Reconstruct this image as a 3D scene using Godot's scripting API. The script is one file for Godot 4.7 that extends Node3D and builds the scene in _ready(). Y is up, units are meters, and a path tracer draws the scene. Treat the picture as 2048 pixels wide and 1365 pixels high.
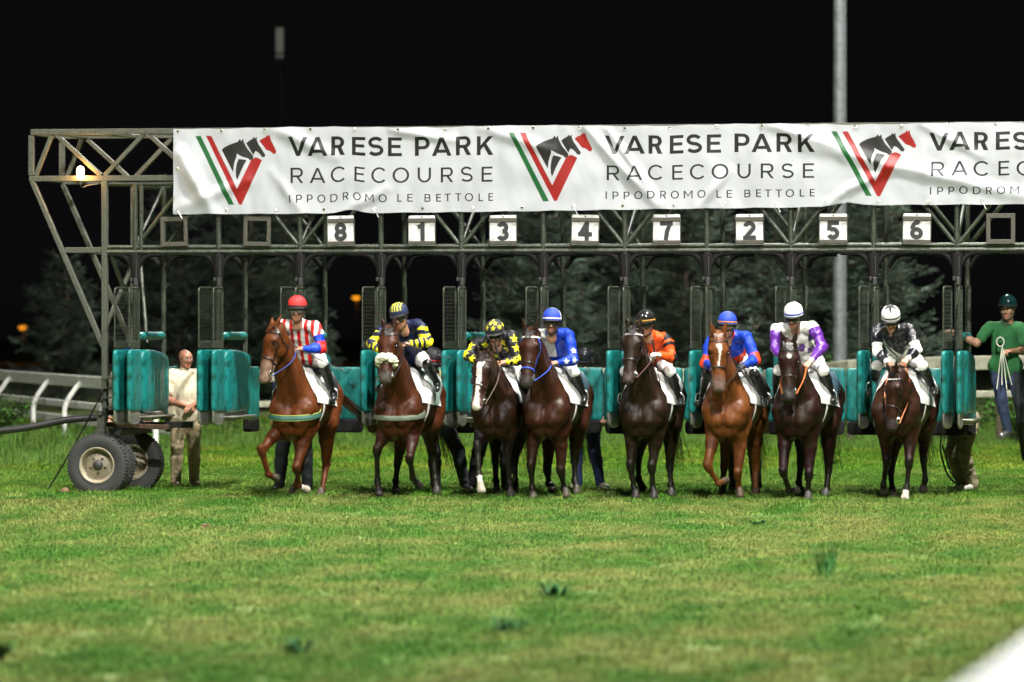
extends Node3D
# Night start at a racecourse: eight runners leave a starting gate under floodlights.
# Metres, y up. The gate stands along x with its front posts in the plane z = 0; the runners come out towards +z.

const YAW := 0.18762          # 10.75 degrees: the camera stands to the right of the gate's centre line
const EYE := Vector3(10.632, 2.16, 56.0)
const NEAR_A := Vector3(9.660, 1.145, 43.705)
const NEAR_B := Vector3(9.690, 1.145, 41.050)


func _ready() -> void:
	# camera: a long lens, focused on the runners
	var cam := Camera3D.new()
	cam.name = "camera"
	add_child(cam)
	cam.position = EYE
	cam.rotation = Vector3(-0.00497, YAW, 0)
	cam.fov = 8.3498
	cam.near = 0.5
	cam.far = 900.0
	var lens := CameraAttributesPhysical.new()
	lens.frustum_focal_length = 164.39
	lens.frustum_focus_distance = 55.0
	lens.exposure_aperture = 1.75
	lens.frustum_near = 0.5
	lens.frustum_far = 900.0
	cam.attributes = lens
	cam.current = true
	# night sky
	var env := Environment.new()
	env.background_mode = Environment.BG_SKY
	var sm := ProceduralSkyMaterial.new()
	sm.sky_top_color = Color(0.040, 0.042, 0.052)
	sm.sky_horizon_color = Color(0.048, 0.046, 0.052)
	sm.ground_bottom_color = Color(0.02, 0.02, 0.02)
	sm.ground_horizon_color = Color(0.03, 0.03, 0.03)
	var sky := Sky.new()
	sky.sky_material = sm
	env.sky = sky
	env.tonemap_mode = Environment.TONE_MAPPER_LINEAR
	env.tonemap_exposure = 0.86
	env.sdfgi_enabled = true
	env.ssao_enabled = true
	env.ssil_enabled = true
	var we := WorldEnvironment.new()
	we.name = "environment"
	we.environment = env
	add_child(we)
	materials()
	# floodlight masts
	flood(V(12, 33, 9), V(0, 0, 7), 8600.0, 50.0, "floodlight mast standing off to the right of the gate")
	flood(V(13, 30, 42), V(1, 0, 16), 6000.0, 48.0, "floodlight mast on the near side of the track, right of the camera")
	flood(V(0.284, 33, -31.6), V(1, 0, 0), 4200.0, 44.0, "tall grey light pole rising behind the gate, right of centre")
	flood(V(-17, 30, 30), V(-5, 0, 0), 2100.0, 46.0, "unseen fill floodlight mast added on the near side, left of the camera")  # added fill light, out of view, lifts the left side
	flood(V(10, 30, -16), V(-1, 0, -37), 4800.0, 36.0, "unseen floodlight mast added behind the gate to brighten the spruces")  # added lamp, out of view, only there to brighten the spruces
	fold = FastNoiseLite.new()
	fold.seed = 4
	fold.frequency = 9.0
	fold.fractal_octaves = 3
	setting()
	gate()
	banner()
	# people share one head and two hands
	job(head_field(), 0.0055, head_code, func(r: Array) -> void: head_r = r)
	job(hand_field(0.0), 0.0045, func(_p, _i) -> Color: return Color(0, 0, 0), func(r: Array) -> void: hand_r["fist"] = r)
	job(hand_field(1.0), 0.0045, func(_p, _i) -> Color: return Color(0, 0, 0), func(r: Array) -> void: hand_r["open"] = r)
	cast()
	handlers()
	print("jobs ", jobs.size(), " at ", Time.get_ticks_msec())
	run_jobs()
	print("done ", Time.get_ticks_msec())


func materials() -> void:
	var speck := noise_tex(0.03, 4, [[0.0, Color(0.55, 0.52, 0.46)], [0.35, Color(0.80, 0.80, 0.76)], [0.62, Color(1, 1, 1)], [0.80, Color(0.90, 0.88, 0.82)], [1.0, Color(0.55, 0.45, 0.36)]], 512, 2)
	var streak := noise_tex(0.025, 5, [[0.0, Color(0.25, 0.25, 0.22)], [0.42, Color(0.55, 0.57, 0.50)], [0.55, Color(1, 1, 1)], [0.66, Color(0.60, 0.60, 0.54)], [1.0, Color(0.32, 0.24, 0.17)]], 512, 3)
	var fine := noise_tex(0.06, 4, [], 512, 5)
	var cloth := noise_tex(0.20, 3, [[0.0, Color(0.90, 0.90, 0.90)], [1.0, Color(1, 1, 1)]], 256, 6)
	var mottle := noise_tex(0.012, 5, [[0.0, Color(0.72, 0.72, 0.72)], [0.5, Color(0.95, 0.95, 0.95)], [1.0, Color(1, 1, 1)]], 512, 7)
	var dirt := noise_tex(0.015, 5, [[0.0, Color(0.45, 0.42, 0.34)], [0.40, Color(0.88, 0.88, 0.86)], [0.7, Color(1, 1, 1)], [1.0, Color(0.75, 0.80, 0.80)]], 512, 8)
	textured(mat("paint", lin(0.050, 0.054, 0.038), 0.55), mottle, 2.4, fine, 0.05)
	textured(mat("tube", lin(0.075, 0.090, 0.070), 0.45, 0.25), streak, 1.9, fine, 0.10)
	textured(mat("steel", lin(0.42, 0.42, 0.40), 0.34, 0.8), speck, 2.5)
	textured(mat("iron", lin(0.05, 0.05, 0.05), 0.5, 0.4), speck, 3.0)
	textured(mat("rust", lin(0.12, 0.055, 0.022), 0.8), streak, 2.5)
	textured(mat("galvanised", lin(0.20, 0.215, 0.222), 0.42, 0.35), mottle, 0.8)
	textured(mat("vinyl", lin(0.003, 0.135, 0.128), 0.44), dirt, 0.9, fine, 0.06)
	mat("rubber", lin(0.008, 0.0075, 0.0075), 0.8).metallic_specular = 0.25
	textured(mat("tyre", lin(0.026, 0.026, 0.027), 0.75), speck, 3.0)
	textured(mat("rim", lin(0.30, 0.26, 0.19), 0.6), speck, 3.0)
	mat("black_paint", lin(0.010, 0.010, 0.011), 0.5)
	textured(mat("board_frame", lin(0.045, 0.042, 0.030), 0.6), mottle, 3.0)
	textured(mat("plate", lin(0.52, 0.52, 0.51), 0.5), mottle, 1.5)
	mat("print_black", lin(0.010, 0.010, 0.011), 0.6)
	mat("white_print", lin(0.6, 0.6, 0.58), 0.6)
	textured(mat("plastic", lin(0.68, 0.68, 0.63), 0.38), mottle, 0.8)
	textured(mat("toned_plastic", lin(0.40, 0.41, 0.43), 0.5), mottle, 0.8)  # white plastic, base colour lowered so the floodlit near rail looks less bright
	textured(mat("far_plastic", lin(0.40, 0.39, 0.31), 0.5), dirt, 0.4)
	textured(mat("timber", lin(0.17, 0.14, 0.09), 0.85), streak, 1.2)
	textured(mat("bark", lin(1, 1, 1), 0.9), speck, 2.0).vertex_color_use_as_albedo = true
	textured(mat("soil", lin(0.115, 0.165, 0.035), 0.95), mottle, 0.7).uv1_world_triplanar = true
	for q in [["coat", 0.66], ["silk", 0.50], ["satin", 0.30], ["cotton", 0.85], ["denim", 0.85], ["cloth", 0.70], ["skin", 0.48], ["leather", 0.32], ["hair", 0.45], ["eye", 0.08], ["gloss", 0.12], ["lens", 0.06], ["grass", 0.8], ["needles", 0.7], ["chrome", 0.22]]:
		var m := mat(q[0], Color(1, 1, 1), q[1])
		m.vertex_color_use_as_albedo = true
	textured(M.coat, mottle, 2.0, fine, 0.14)
	M.coat.roughness_texture = noise_tex(0.02, 4, [[0.0, Color(0.42, 0.42, 0.42)], [1.0, Color(0.95, 0.95, 0.95)]], 512, 11)
	M.coat.metallic_specular = 0.27
	M.silk.metallic_specular = 0.35
	textured(M.silk, cloth, 4.0)
	textured(M.cotton, cloth, 5.0)
	textured(M.denim, mottle, 5.0)
	textured(M.cloth, cloth, 6.0)
	textured(M.skin, mottle, 8.0)
	M.skin.subsurf_scatter_enabled = true
	M.skin.subsurf_scatter_strength = 0.08
	M.chrome.metallic = 1.0
	M.grass.metallic_specular = 0.22
	M.grass.backlight_enabled = true
	M.grass.backlight = Color(0.45, 0.45, 0.45)
	M.needles.backlight_enabled = true
	M.needles.backlight = Color(0.2, 0.2, 0.2)
	mat("leather_black", lin(0.012, 0.012, 0.012), 0.35)
	for q in [["bulb", Color(1.0, 0.80, 0.50), 7.0], ["flood_glass", Color(1.0, 0.98, 0.93), 12.0], ["sodium", Color(1.0, 0.62, 0.10), 2.2]]:
		var m := mat(q[0], Color(0.8, 0.8, 0.8), 0.3)
		m.emission_enabled = true
		m.emission = q[1]
		m.emission_energy_multiplier = q[2]


# ---------------------------------------------------------------- shape tools
static func V(x: float, y: float, z: float) -> Vector3:
	return Vector3(x, y, z)


class Field:
	# a body as tapered rounded bones joined by a smooth minimum, meshed as surface nets
	var a := PackedVector3Array()
	var ba := PackedVector3Array()
	var w := PackedVector3Array()
	var ra := PackedFloat32Array()
	var dr := PackedFloat32Array()
	var ib := PackedFloat32Array()
	var s := PackedFloat32Array()
	var k := PackedFloat32Array()
	var id := PackedInt32Array()
	var noise: FastNoiseLite
	var amp := 0.0
	var nsc := Vector3.ONE
	var noff := Vector3.ZERO

	func bone(p: Vector3, q: Vector3, r0: float, r1: float, kk := 0.03, i := 0, ww := Vector3.ZERO, ss := 1.0) -> void:
		var d := q - p
		if ss != 1.0:
			d += ww * (d.dot(ww) * (ss - 1.0))
		a.append(p); ba.append(d); w.append(ww); ra.append(r0); dr.append(r1 - r0)
		var l := d.length_squared()
		ib.append(1.0 / l if l > 1e-9 else 0.0)
		s.append(ss); k.append(kk); id.append(i)

	func ball(p: Vector3, r: float, kk := 0.03, i := 0, ww := Vector3.ZERO, ss := 1.0) -> void:
		bone(p, p, r, r, kk, i, ww, ss)

	func one(p: Vector3, i: int) -> float:
		var pa := p - a[i]
		var si := s[i]
		if si != 1.0:
			pa += w[i] * (pa.dot(w[i]) * (si - 1.0))
		var b := ba[i]
		var h := clampf(pa.dot(b) * ib[i], 0.0, 1.0)
		return (pa - b * h).length() - ra[i] - dr[i] * h

	func dist(p: Vector3, L: PackedInt32Array) -> float:
		var best := 10.0
		for i in L:
			var pa := p - a[i]
			var si := s[i]
			if si != 1.0:
				pa += w[i] * (pa.dot(w[i]) * (si - 1.0))
			var b := ba[i]
			var h := clampf(pa.dot(b) * ib[i], 0.0, 1.0)
			var d := (pa - b * h).length() - ra[i] - dr[i] * h
			var kk := k[i]
			if kk < 0.0:   # carved out
				d = -d
				var g := -kk - absf(best - d)
				best = maxf(best, d)
				if g > 0.0:
					best -= g * g * 0.25 / kk
				continue
			var g2 := kk - absf(best - d)
			if d < best:
				best = d
			if g2 > 0.0:
				best -= g2 * g2 * 0.25 / kk
		return best

	func near(p: Vector3, r: float) -> PackedInt32Array:
		var L := PackedInt32Array()
		for i in a.size():
			if one(p, i) < r * 1.75 + absf(k[i]):
				L.append(i)
		return L

	func grad(p: Vector3, L: PackedInt32Array) -> Vector3:
		var e := 0.004
		var d := dist(p, L)
		return Vector3(dist(p + Vector3(e, 0, 0), L) - d, dist(p + Vector3(0, e, 0), L) - d, dist(p + Vector3(0, 0, e), L) - d).normalized()

	func onto(p: Vector3, off := 0.0) -> Array:
		# the point of the surface near p, lifted by off, and its normal
		var L := near(p, 0.12)
		if L.is_empty():
			return [p, Vector3.UP]
		var g := Vector3.UP
		for t in 5:
			var d := dist(p, L)
			g = grad(p, L)
			p -= g * (d - off) * 0.85
		return [p, g]

	func ray(o: Vector3, dir: Vector3, far: float, off: float) -> Vector3:
		# outermost crossing of the surface on the way from o along dir
		var L := near(o + dir * far * 0.5, far)
		var t := far
		for i in 40:
			var d := dist(o + dir * t, L) - off
			if absf(d) < 0.001:
				break
			t -= d * 0.7
			if t <= 0.0:
				return o
		return o + dir * t

	func build(cell: float, cf: Callable) -> Array:
		var lo := Vector3(1e9, 1e9, 1e9)
		var hi := -lo
		for i in a.size():
			if k[i] < 0.0:
				continue
			var r := maxf(ra[i], ra[i] + dr[i]) / minf(1.0, s[i]) + 0.02 + amp
			var q := a[i] + ba[i]
			if s[i] != 1.0:
				q = a[i] + ba[i] + w[i] * (ba[i].dot(w[i]) * (1.0 / s[i] - 1.0))
			lo = lo.min(a[i] - Vector3(r, r, r)).min(q - Vector3(r, r, r))
			hi = hi.max(a[i] + Vector3(r, r, r)).max(q + Vector3(r, r, r))
		var N := 8
		var M := N + 1
		var bs := cell * N
		var R := bs * 0.866
		var cnt := Vector3i(((hi - lo) / bs).ceil())
		var sx := cnt.x * N + 2
		var sy := cnt.y * N + 2
		var verts := PackedVector3Array()
		var cols := PackedColorArray()
		var at := {}
		var edges := PackedInt32Array()
		var val := PackedFloat32Array()
		val.resize(M * M * M)
		var co := PackedInt32Array([0, 1, M, M + 1, M * M, M * M + 1, M * M + M, M * M + M + 1])
		var e0 := PackedInt32Array([0, 2, 4, 6, 0, 1, 4, 5, 0, 1, 2, 3])
		var e1 := PackedInt32Array([1, 3, 5, 7, 2, 3, 6, 7, 4, 5, 6, 7])
		var cp := PackedVector3Array([Vector3(0, 0, 0), Vector3(1, 0, 0), Vector3(0, 1, 0), Vector3(1, 1, 0), Vector3(0, 0, 1), Vector3(1, 0, 1), Vector3(0, 1, 1), Vector3(1, 1, 1)])
		var n := a.size()
		for bz in cnt.z:
			for by in cnt.y:
				for bx in cnt.x:
					var org := lo + Vector3(bx, by, bz) * bs
					var c := org + Vector3(bs, bs, bs) * 0.5
					var L := PackedInt32Array()
					for i in n:
						if one(c, i) < R * 1.75 + absf(k[i]):
							L.append(i)
					if L.is_empty() or absf(dist(c, L)) > R * 1.8 + amp:
						continue
					var q := 0
					var neg := 0
					for z in M:
						for y in M:
							var p := org + Vector3(0, y, z) * cell
							for x in M:
								var d := dist(p, L)
								if amp > 0.0:
									d += amp * noise.get_noise_3dv(p * nsc + noff)
								val[q] = d
								if d < 0.0:
									neg += 1
								q += 1
								p.x += cell
					if neg == 0 or neg == M * M * M:
						continue
					for z in N:
						for y in N:
							for x in N:
								var b := (z * M + y) * M + x
								var v0 := val[b]
								var key := ((bz * N + z) * sy + by * N + y) * sx + bx * N + x
								# crossed edges that start at this grid point
								if (v0 < 0.0) != (val[b + 1] < 0.0):
									edges.append(key); edges.append(0 if v0 < 0.0 else 1)
								if (v0 < 0.0) != (val[b + M] < 0.0):
									edges.append(key); edges.append(2 if v0 < 0.0 else 3)
								if (v0 < 0.0) != (val[b + M * M] < 0.0):
									edges.append(key); edges.append(4 if v0 < 0.0 else 5)
								var sgn := 0
								for j in 8:
									if val[b + co[j]] < 0.0:
										sgn += 1
								if sgn == 0 or sgn == 8:
									continue
								var sum := Vector3.ZERO
								var m := 0
								for j in 12:
									var f0 := val[b + co[e0[j]]]
									var f1 := val[b + co[e1[j]]]
									if (f0 < 0.0) != (f1 < 0.0):
										sum += cp[e0[j]].lerp(cp[e1[j]], f0 / (f0 - f1))
										m += 1
								var p2 := org + (Vector3(x, y, z) + sum / m) * cell
								at[key] = verts.size()
								verts.append(p2)
								var near_d := 1e9
								var near_i := 0
								for i in L:
									if k[i] > 0.0:
										var d2 := one(p2, i)
										if d2 < near_d:
											near_d = d2
											near_i = i
								cols.append(cf.call(p2, id[near_i]))
		var idx := PackedInt32Array()
		var nor := PackedVector3Array()
		nor.resize(verts.size())
		var plane := sx * sy
		for e in range(0, edges.size(), 2):
			var key := edges[e]
			var t := edges[e + 1]
			var u := sx if t < 2 else plane if t < 4 else 1
			var v := plane if t < 2 else 1 if t < 4 else sx
			var q0: int = at.get(key, -1)
			var q1: int = at.get(key - u, -1)
			var q2: int = at.get(key - u - v, -1)
			var q3: int = at.get(key - v, -1)
			if q0 < 0 or q1 < 0 or q2 < 0 or q3 < 0:
				continue
			if t % 2 == 0:
				var h := q1
				q1 = q3
				q3 = h
			var fn := (verts[q2] - verts[q0]).cross(verts[q1] - verts[q3])
			nor[q0] += fn; nor[q1] += fn; nor[q2] += fn; nor[q3] += fn
			idx.append_array(PackedInt32Array([q0, q1, q2, q0, q2, q3]))
		for i in nor.size():
			nor[i] = nor[i].normalized()
		return [verts, nor, cols, idx]


static func flip_check(r: Array) -> Array:
	return r


class MB:
	# collects boxes, tubes, lathes and sheets for one mesh
	var v := PackedVector3Array()
	var n := PackedVector3Array()
	var c := PackedColorArray()
	var uv := PackedVector2Array()
	var ix := PackedInt32Array()
	var col := Color(1, 1, 1)

	func vert(p: Vector3, nn: Vector3, t := Vector2.ZERO) -> int:
		v.append(p); n.append(nn); c.append(col); uv.append(t)
		return v.size() - 1

	func tri(i: int, j: int, k2: int) -> void:
		var nn := n[i] + n[j] + n[k2]
		if (v[j] - v[i]).cross(v[k2] - v[i]).dot(nn) > 0.0:
			ix.append(i); ix.append(k2); ix.append(j)
		else:
			ix.append(i); ix.append(j); ix.append(k2)

	func flat(pts: Array, nn := Vector3.ZERO) -> void:
		if nn == Vector3.ZERO:
			nn = -(pts[1] - pts[0]).cross(pts[2] - pts[0]).normalized()
		var b := v.size()
		for p in pts:
			vert(p, nn)
		for i in range(1, pts.size() - 1):
			tri(b, b + i, b + i + 1)

	func box(size: Vector3, at := Vector3.ZERO, rot := Basis.IDENTITY, bev := 0.0) -> void:
		var h := size * 0.5
		bev = minf(bev, minf(h.x, minf(h.y, h.z)) * 0.9)
		var sg := [-1.0, 1.0]
		var corner := {}
		for x in sg:
			for y in sg:
				for z in sg:
					var o := Vector3(x, y, z)
					for ax in 3:
						var p := h * o
						for o2 in 3:
							if o2 != ax:
								p[o2] -= bev * o[o2]
						corner[[x, y, z, ax]] = at + rot * p
		for ax in 3:
			var b1 := (ax + 1) % 3
			var b2 := (ax + 2) % 3
			for s2 in sg:
				var q := []
				for st in [[-1.0, -1.0], [1.0, -1.0], [1.0, 1.0], [-1.0, 1.0]]:
					var o := [0.0, 0.0, 0.0]
					o[ax] = s2
					o[b1] = st[0]
					o[b2] = st[1]
					q.append(corner[[o[0], o[1], o[2], ax]])
				var nn := Vector3.ZERO
				nn[ax] = s2
				flat(q, rot * nn)
				if bev > 0.0:
					for s3 in sg:   # chamfer between the face ax and the face b1
						var o := [0.0, 0.0, 0.0]
						o[ax] = s2
						o[b1] = s3
						var e := []
						for s4 in sg:
							o[b2] = s4
							e.append([corner[[o[0], o[1], o[2], ax]], corner[[o[0], o[1], o[2], b1]]])
						var n2 := Vector3.ZERO
						n2[ax] = s2
						n2[b1] = s3
						flat([e[0][0], e[0][1], e[1][1], e[1][0]], (rot * n2).normalized())
		if bev > 0.0:
			for x in sg:
				for y in sg:
					for z in sg:
						flat([corner[[x, y, z, 0]], corner[[x, y, z, 1]], corner[[x, y, z, 2]]], (rot * Vector3(x, y, z)).normalized())

	func bar(p: Vector3, q: Vector3, sx: float, sy: float, bev := 0.004, up := Vector3.UP) -> void:
		# a square tube from p to q
		var z := (q - p).normalized()
		if absf(z.dot(up)) > 0.98:
			up = Vector3(0, 0, 1)
		var x := up.cross(z).normalized()
		box(Vector3(sx, sy, (q - p).length()), (p + q) * 0.5, Basis(x, z.cross(x), z), bev)

	func tube(pts: PackedVector3Array, r, sides := 10, cap := true, sq := 1.0, up0 := Vector3.ZERO) -> void:
		# round or flattened (sq) tube along pts; r a number or one radius for each point
		var m := pts.size()
		var rings := []
		var up := up0
		for i in m:
			var d := (pts[mini(i + 1, m - 1)] - pts[maxi(i - 1, 0)]).normalized()
			if up == Vector3.ZERO:
				up = Vector3.UP if absf(d.y) < 0.9 else Vector3.RIGHT
			var x := up.cross(d).normalized()
			var y := d.cross(x)
			up = y
			var rr: float = r[i] if r is Array or r is PackedFloat32Array else r
			var ring := PackedInt32Array()
			for s2 in sides + 1:
				var t := TAU * s2 / sides
				var o := x * cos(t) * rr + y * sin(t) * rr * sq
				ring.append(vert(pts[i] + o, (x * cos(t) * sq + y * sin(t)).normalized(), Vector2(float(s2) / sides, i)))
			rings.append(ring)
		for i in m - 1:
			for s2 in sides:
				tri(rings[i][s2], rings[i][s2 + 1], rings[i + 1][s2 + 1])
				tri(rings[i][s2], rings[i + 1][s2 + 1], rings[i + 1][s2])
		if cap:
			for e in [0, m - 1]:
				var d := (pts[0] - pts[1]).normalized() if e == 0 else (pts[m - 1] - pts[m - 2]).normalized()
				var q := []
				for s2 in sides:
					q.append(v[rings[e][s2]])
				flat(q, d)

	func lathe(profile: PackedVector2Array, segs := 24, xf := Transform3D.IDENTITY, colour = null) -> void:
		# profile (radius, height) turned about y
		var m := profile.size()
		var rows := []
		for i in m:
			var t := (profile[mini(i + 1, m - 1)] - profile[maxi(i - 1, 0)])
			var nn := Vector2(t.y, -t.x).normalized()
			var row := PackedInt32Array()
			for s2 in segs + 1:
				var a2 := TAU * s2 / segs
				if colour != null:
					col = colour.call(a2, float(i) / (m - 1), Vector3(profile[i].x * sin(a2), profile[i].y, profile[i].x * cos(a2)))
				row.append(vert(xf * Vector3(profile[i].x * sin(a2), profile[i].y, profile[i].x * cos(a2)), (xf.basis * Vector3(nn.x * sin(a2), nn.y, nn.x * cos(a2))).normalized()))
			rows.append(row)
		for i in m - 1:
			for s2 in segs:
				tri(rows[i][s2], rows[i][s2 + 1], rows[i + 1][s2 + 1])
				tri(rows[i][s2], rows[i + 1][s2 + 1], rows[i + 1][s2])

	func sheet(pts: Array, nu: int, nv: int, tu := 1.0, tv := 1.0) -> void:
		# a smooth grid of points, row by row; normals from its own slope
		var b := v.size()
		for j in nv:
			for i in nu:
				var du: Vector3 = pts[j * nu + mini(i + 1, nu - 1)] - pts[j * nu + maxi(i - 1, 0)]
				var dv: Vector3 = pts[mini(j + 1, nv - 1) * nu + i] - pts[maxi(j - 1, 0) * nu + i]
				vert(pts[j * nu + i], du.cross(dv).normalized(), Vector2(tu * i / (nu - 1), tv * j / (nv - 1)))
		for j in nv - 1:
			for i in nu - 1:
				var q := b + j * nu + i
				tri(q, q + 1, q + nu + 1)
				tri(q, q + nu + 1, q + nu)

	func ribbon(pts: PackedVector3Array, nrm: PackedVector3Array, wide: float, thick: float) -> void:
		# a strap that lies on a surface: flat oval section along pts
		var m := pts.size()
		var rings := []
		for i in m:
			var d := (pts[mini(i + 1, m - 1)] - pts[maxi(i - 1, 0)]).normalized()
			var y := nrm[i]
			var x := y.cross(d).normalized()
			y = d.cross(x)
			var ring := PackedInt32Array()
			for q in [[-1, -1], [-1, 1], [1, 1], [1, -1]]:
				ring.append(vert(pts[i] + x * wide * 0.5 * q[0] + y * thick * 0.5 * q[1], (x * q[0] * 0.5 + y * q[1]).normalized()))
			rings.append(ring)
		for i in m - 1:
			for s2 in 4:
				var t: int = (s2 + 1) % 4
				tri(rings[i][s2], rings[i][t], rings[i + 1][t])
				tri(rings[i][s2], rings[i + 1][t], rings[i + 1][s2])

	func add(o: MB, xf := Transform3D.IDENTITY) -> void:
		var b := v.size()
		for i in o.v.size():
			v.append(xf * o.v[i])
			n.append((xf.basis * o.n[i]).normalized())
			c.append(o.c[i]); uv.append(o.uv[i])
		if xf.basis.determinant() < 0.0:
			for i in range(0, o.ix.size(), 3):
				ix.append(o.ix[i] + b); ix.append(o.ix[i + 2] + b); ix.append(o.ix[i + 1] + b)
		else:
			for i in o.ix:
				ix.append(i + b)

	func field(r: Array, xf := Transform3D.IDENTITY, tint = null) -> void:
		var b := v.size()
		for i in r[0].size():
			v.append(xf * r[0][i])
			n.append((xf.basis * r[1][i]).normalized())
			c.append(tint.call(r[2][i]) if tint != null else r[2][i])
			uv.append(Vector2.ZERO)
		var t: PackedInt32Array = r[3]
		var mirrored := xf.basis.determinant() < 0.0
		for i in range(0, t.size(), 3):
			ix.append(t[i] + b)
			ix.append(t[i + (2 if mirrored else 1)] + b)
			ix.append(t[i + (1 if mirrored else 2)] + b)

	func mesh() -> ArrayMesh:
		var ar := []
		ar.resize(Mesh.ARRAY_MAX)
		ar[Mesh.ARRAY_VERTEX] = v
		ar[Mesh.ARRAY_NORMAL] = n
		ar[Mesh.ARRAY_COLOR] = c
		ar[Mesh.ARRAY_TEX_UV] = uv
		ar[Mesh.ARRAY_INDEX] = ix
		var m := ArrayMesh.new()
		m.add_surface_from_arrays(Mesh.PRIMITIVE_TRIANGLES, ar)
		return m


static func lin(r: float, g: float, b: float) -> Color:
	return Color(r, g, b).linear_to_srgb()


var used := {}

func numbered(called: String) -> String:
	var k: int = used.get(called, -1) + 1
	used[called] = k
	return called if k == 0 else "%s_%03d" % [called, k]


func thing(called: String, label: String, category: String, at := Vector3.ZERO, turn := 0.0, group := "") -> Node3D:
	var o := Node3D.new()
	o.name = numbered(called)
	add_child(o)
	o.position = at
	o.rotation.y = turn
	tag(o, label, category, group)
	return o


func tag(o: Node, label: String, category: String, group := "") -> void:
	o.set_meta("label", label)
	o.set_meta("category", category)
	if group:
		o.set_meta("group", group)


func part(parent: Node, called: String, m: Mesh, material: Material, at := Transform3D.IDENTITY) -> MeshInstance3D:
	var o := MeshInstance3D.new()
	o.name = called
	o.mesh = m
	o.material_override = material
	o.transform = at
	parent.add_child(o, true)
	return o


func top(called: String, m: Mesh, material: Material, label := "", category := "", group := "", at := Vector3.ZERO) -> MeshInstance3D:
	var o := MeshInstance3D.new()
	o.name = numbered(called)
	o.mesh = m
	o.material_override = material
	add_child(o)
	o.position = at
	if label:
		tag(o, label, category, group)
	else:
		o.set_meta("kind", "structure")
	return o


var jobs := []

func job(f: Field, cell: float, cf: Callable, done: Callable) -> void:
	jobs.append({"f": f, "cell": cell, "cf": cf, "done": done})


func _run(i: int) -> void:
	var j: Dictionary = jobs[i]
	j["r"] = j.f.build(j.cell, j.cf)


func run_jobs() -> void:
	var g := WorkerThreadPool.add_group_task(_run, jobs.size(), 4, true)
	WorkerThreadPool.wait_for_group_task_completion(g)
	for j in jobs:
		j.done.call(j.r)
	jobs.clear()


func as_mesh(r: Array) -> ArrayMesh:
	var b := MB.new()
	b.field(r)
	return b.mesh()


# ---------------------------------------------------------------- materials
var M := {}

func noise_tex(freq: float, octaves: int, ramp: Array, size := 512, sd := 1, kind := FastNoiseLite.TYPE_SIMPLEX_SMOOTH) -> NoiseTexture2D:
	var n := FastNoiseLite.new()
	n.noise_type = kind
	n.frequency = freq
	n.fractal_octaves = octaves
	n.seed = sd
	var t := NoiseTexture2D.new()
	t.width = size
	t.height = size
	t.seamless = true
	t.noise = n
	if ramp:
		var g := Gradient.new()
		g.offsets = PackedFloat32Array(ramp.map(func(x): return x[0]))
		g.colors = PackedColorArray(ramp.map(func(x): return x[1]))
		t.color_ramp = g
	return t


func mat(called: String, colour: Color, rough: float, metal := 0.0) -> StandardMaterial3D:
	var m := StandardMaterial3D.new()
	m.resource_name = called
	m.albedo_color = colour
	m.roughness = rough
	m.metallic = metal
	M[called] = m
	return m


func textured(m: StandardMaterial3D, t: Texture2D, scale: float, bump: Texture2D = null, depth := 0.0) -> StandardMaterial3D:
	m.albedo_texture = t
	m.uv1_triplanar = true
	m.uv1_scale = Vector3.ONE * scale
	if bump:
		m.heightmap_enabled = true
		m.heightmap_texture = bump
		m.heightmap_scale = depth
	return m
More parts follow.
